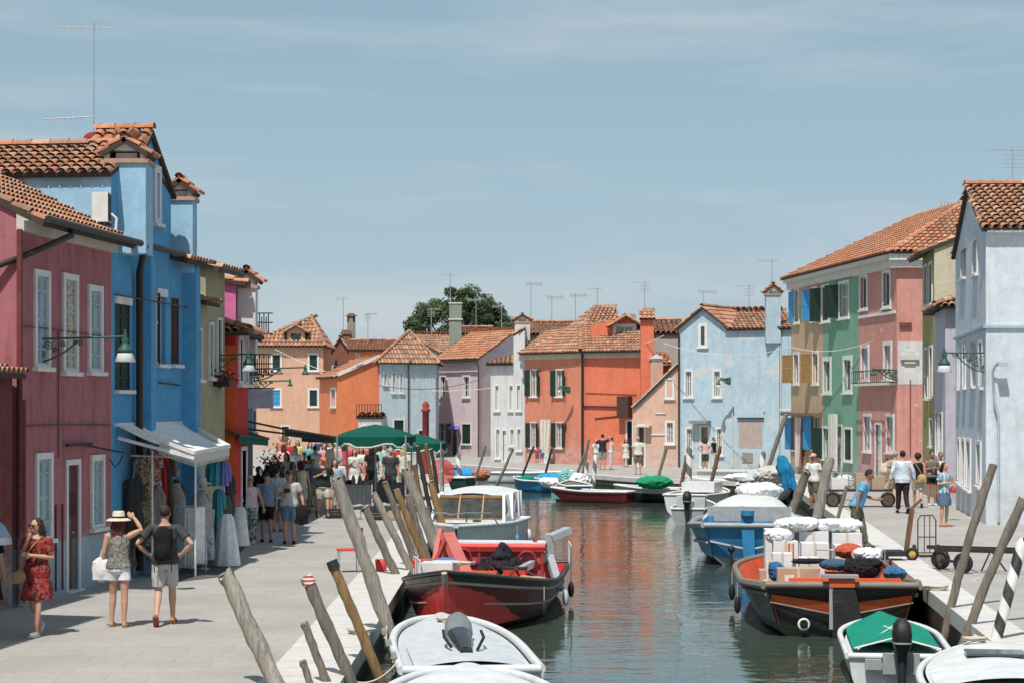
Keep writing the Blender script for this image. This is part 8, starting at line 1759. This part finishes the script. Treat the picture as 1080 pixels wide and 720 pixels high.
wheel(b + V((.05, -.15, .13)), .13, .07, (.2, 1, 0), pk, rim=simple('yellow_rim', (.50, .33, .06))); m = MB(); m.box(b + V((-.75, 0, .14)), (1.3, .6, .10)); m.box(b + V((-.7, -.32, .08)), (.5, .04, .1)); m.build('deck', M_dark, pk)
bt = thing('platform_cart', 'flat black-wheeled platform cart with boxes in front of the green house', 'cart', gr(905, 536)); b = gr(905, 534); m = MB(); m.box(b + V((0, 0, .52)), (1.9, .9, .06)); m.build('platform', M_gutter, bt)
for sx in (-.85, .85): wheel(b + V((sx, -.4, .24)), .24, .09, (0, 1, 0), bt)
m = MB()
for k in range(9): m.tube([b + V((-.9 + .22 * k, .4, .5)), b + V((-.9 + .22 * k, .4, 1.05))], .012, 5)
m.bar(b + V((-.92, .4, 1.05)), b + V((.9, .4, 1.05)), .03); m.bar(b + V((-.92, .4, .8)), b + V((.9, .4, .8)), .02); m.build('rail', M_metal, bt)
b2_ = gr(872, 530); ct = thing('wire_trolley', 'wire cage trolley carrying white parcels by the green house', 'trolley', b2_); m = MB()
for k in range(7): m.tube([b2_ + V((-.45 + .15 * k, -.3, .3)), b2_ + V((-.45 + .15 * k, -.3, 1.15))], .010, 5)
for z in (.3, .6, .9, 1.15): m.bar(b2_ + V((-.47, -.3, z)), b2_ + V((.47, -.3, z)), .018)
m.bar(b2_ + V((-.45, .3, .3)), b2_ + V((.45, .3, .3)), .03); m.build('cage', M_metal, ct)
for sx in (-.4, .4): wheel(b2_ + V((sx, -.2, .16)), .16, .07, (0, 1, 0), ct)
WI = lambda x, y, z: V((x, y, z))
for i, (dx, dz, a, c_, mt, l) in enumerate(((-.15, .32, .5, .35, P_box, 'white parcel at the bottom of the wire trolley'), (.2, .32, .3, .3, P_card, 'brown parcel beside the white one on the wire trolley'), (-.05, .68, .45, .28, P_box, 'white parcel on top of the wire trolley stack'))): carton(b2_.x + dx, b2_.y, b2_.z + dz, a, .4, c_, mt, l, W=WI, yw=0, group='parcels on the quay carts')
for i, (dx, a, c_, mt, l) in enumerate(((-.6, .5, .35, P_box, 'grey-white crate at the left of the platform cart'), (.1, .4, .5, P_card, 'tall brown carton in the middle of the platform cart'), (.6, .4, .4, P_card, 'lower brown carton at the right of the platform cart'))): carton(b.x + dx, b.y, b.z + .55, a, .4, c_, mt, l, W=WI, yw=0, group='parcels on the quay carts')
sack(gr(892, 527) + V((0, 0, .62)), (.28, .25, .22), M_plas, 'crumpled white bundle near the wire trolley', name='sack', cat='sack', seed=51)
# buoy-like bollards and step stones
for px, py in ((930, 596),): pass
# more life along the far street wall: crates by the canopies
random.seed(12)
for i, (px, py, l) in enumerate(((352, 546, 'dark plastic crate under the grey market table'), (372, 547, 'pale crate under the grey market table'), (398, 548, 'dark plastic crate under the dark market table'), (418, 548, 'brown crate under the dark market table'))):
    c = gnd(px, py); r = thing('crate', l, 'crate', c, 'crates under the market tables'); m = MB(); m.box(c + V((0, 0, .03)), (.45, .35, .03)); mt = [M_gutter, P_lgy, M_gutter, P_card][i]
    for sx, sy, dx, dy in ((-.225, 0, .02, .35), (.225, 0, .02, .35), (0, -.175, .45, .02), (0, .175, .45, .02)):
        for z in (.08, .16, .24): m.box(c + V((sx, sy, z)), (dx, dy, .055))
    m.build('slats', mt, r)
bpy.data.scenes.remove(_TS)
# ------------------------------------------------------------ camera, sun, sky
cam = bpy.data.cameras.new('camera'); co = bpy.data.objects.new('camera', cam); COL.objects.link(co); sc.camera = co
co.location = (0, 0, CH); co.rotation_euler = (R(90), 0, 0); cam.sensor_width = 36; cam.lens = F / 1080 * 36; cam.shift_y = (HY - 360) / 1080; cam.clip_end = 3000; cam.clip_start = .5
sd_ = V((math.sin(R(18)) * math.cos(R(61)), math.cos(R(18)) * math.cos(R(61)), -math.sin(R(61))))
sl = bpy.data.lights.new('sun', 'SUN'); sl.energy = 5.0; sl.angle = R(.6); sl.color = (1, .94, .85)
so = bpy.data.objects.new('sun', sl); COL.objects.link(so); so.rotation_euler = sd_.to_track_quat('-Z', 'Y').to_euler()
w = bpy.data.worlds.new('World'); sc.world = w; w.use_nodes = True; t = w.node_tree; bg = t.nodes['Background']
sk = N(t, 'TexSky'); sk.sky_type = 'NISHITA'; sk.sun_disc = False; sk.sun_elevation = R(61); sk.sun_rotation = R(180 + 18); sk.altitude = 0; sk.air_density = 1.0; sk.dust_density = 1.6; sk.ozone_density = 1.6
tc = N(t, 'TexCoord'); sp = N(t, 'SeparateXYZ'); L(t, tc.outputs['Generated'], sp.inputs[0])
hs = N(t, 'HueSaturation'); hs.inputs['Saturation'].default_value = .8; hs.inputs['Value'].default_value = 1.0; L(t, sk.outputs[0], hs.inputs['Color'])
mp = N(t, 'Mapping'); mp.inputs['Scale'].default_value = (2.2, 2.2, 15); mp.inputs['Rotation'].default_value = (0, R(6), 0); L(t, tc.outputs['Generated'], mp.inputs[0])
nz = noi(t, mp.outputs[0], 1.7, 7, .58)
hz = ramp(t, sp.outputs[2], [(.0, (.46, .53, .565)), (.08, (.33, .45, .525)), (.19, (.245, .375, .455)), (.4, (.20, .29, .36)), (.8, (.20, .27, .33))])
sky = mixc(t, .86, hs.outputs[0], mixc(t, 1, hz, (7.7, 7.95, 8.1), 'MULTIPLY'))
sky = mixc(t, ramp(t, nz, [(.46, (0, 0, 0)), (.68, (.42, .42, .42))]), sky, (4.7, 4.85, 4.9))
L(t, sky, bg.inputs['Color']); bg.inputs['Strength'].default_value = .145
sc.view_settings.view_transform = 'Standard'; sc.view_settings.look = 'None'; sc.view_settings.exposure = 0; sc.view_settings.gamma = 1
sc.cycles.max_bounces = 6
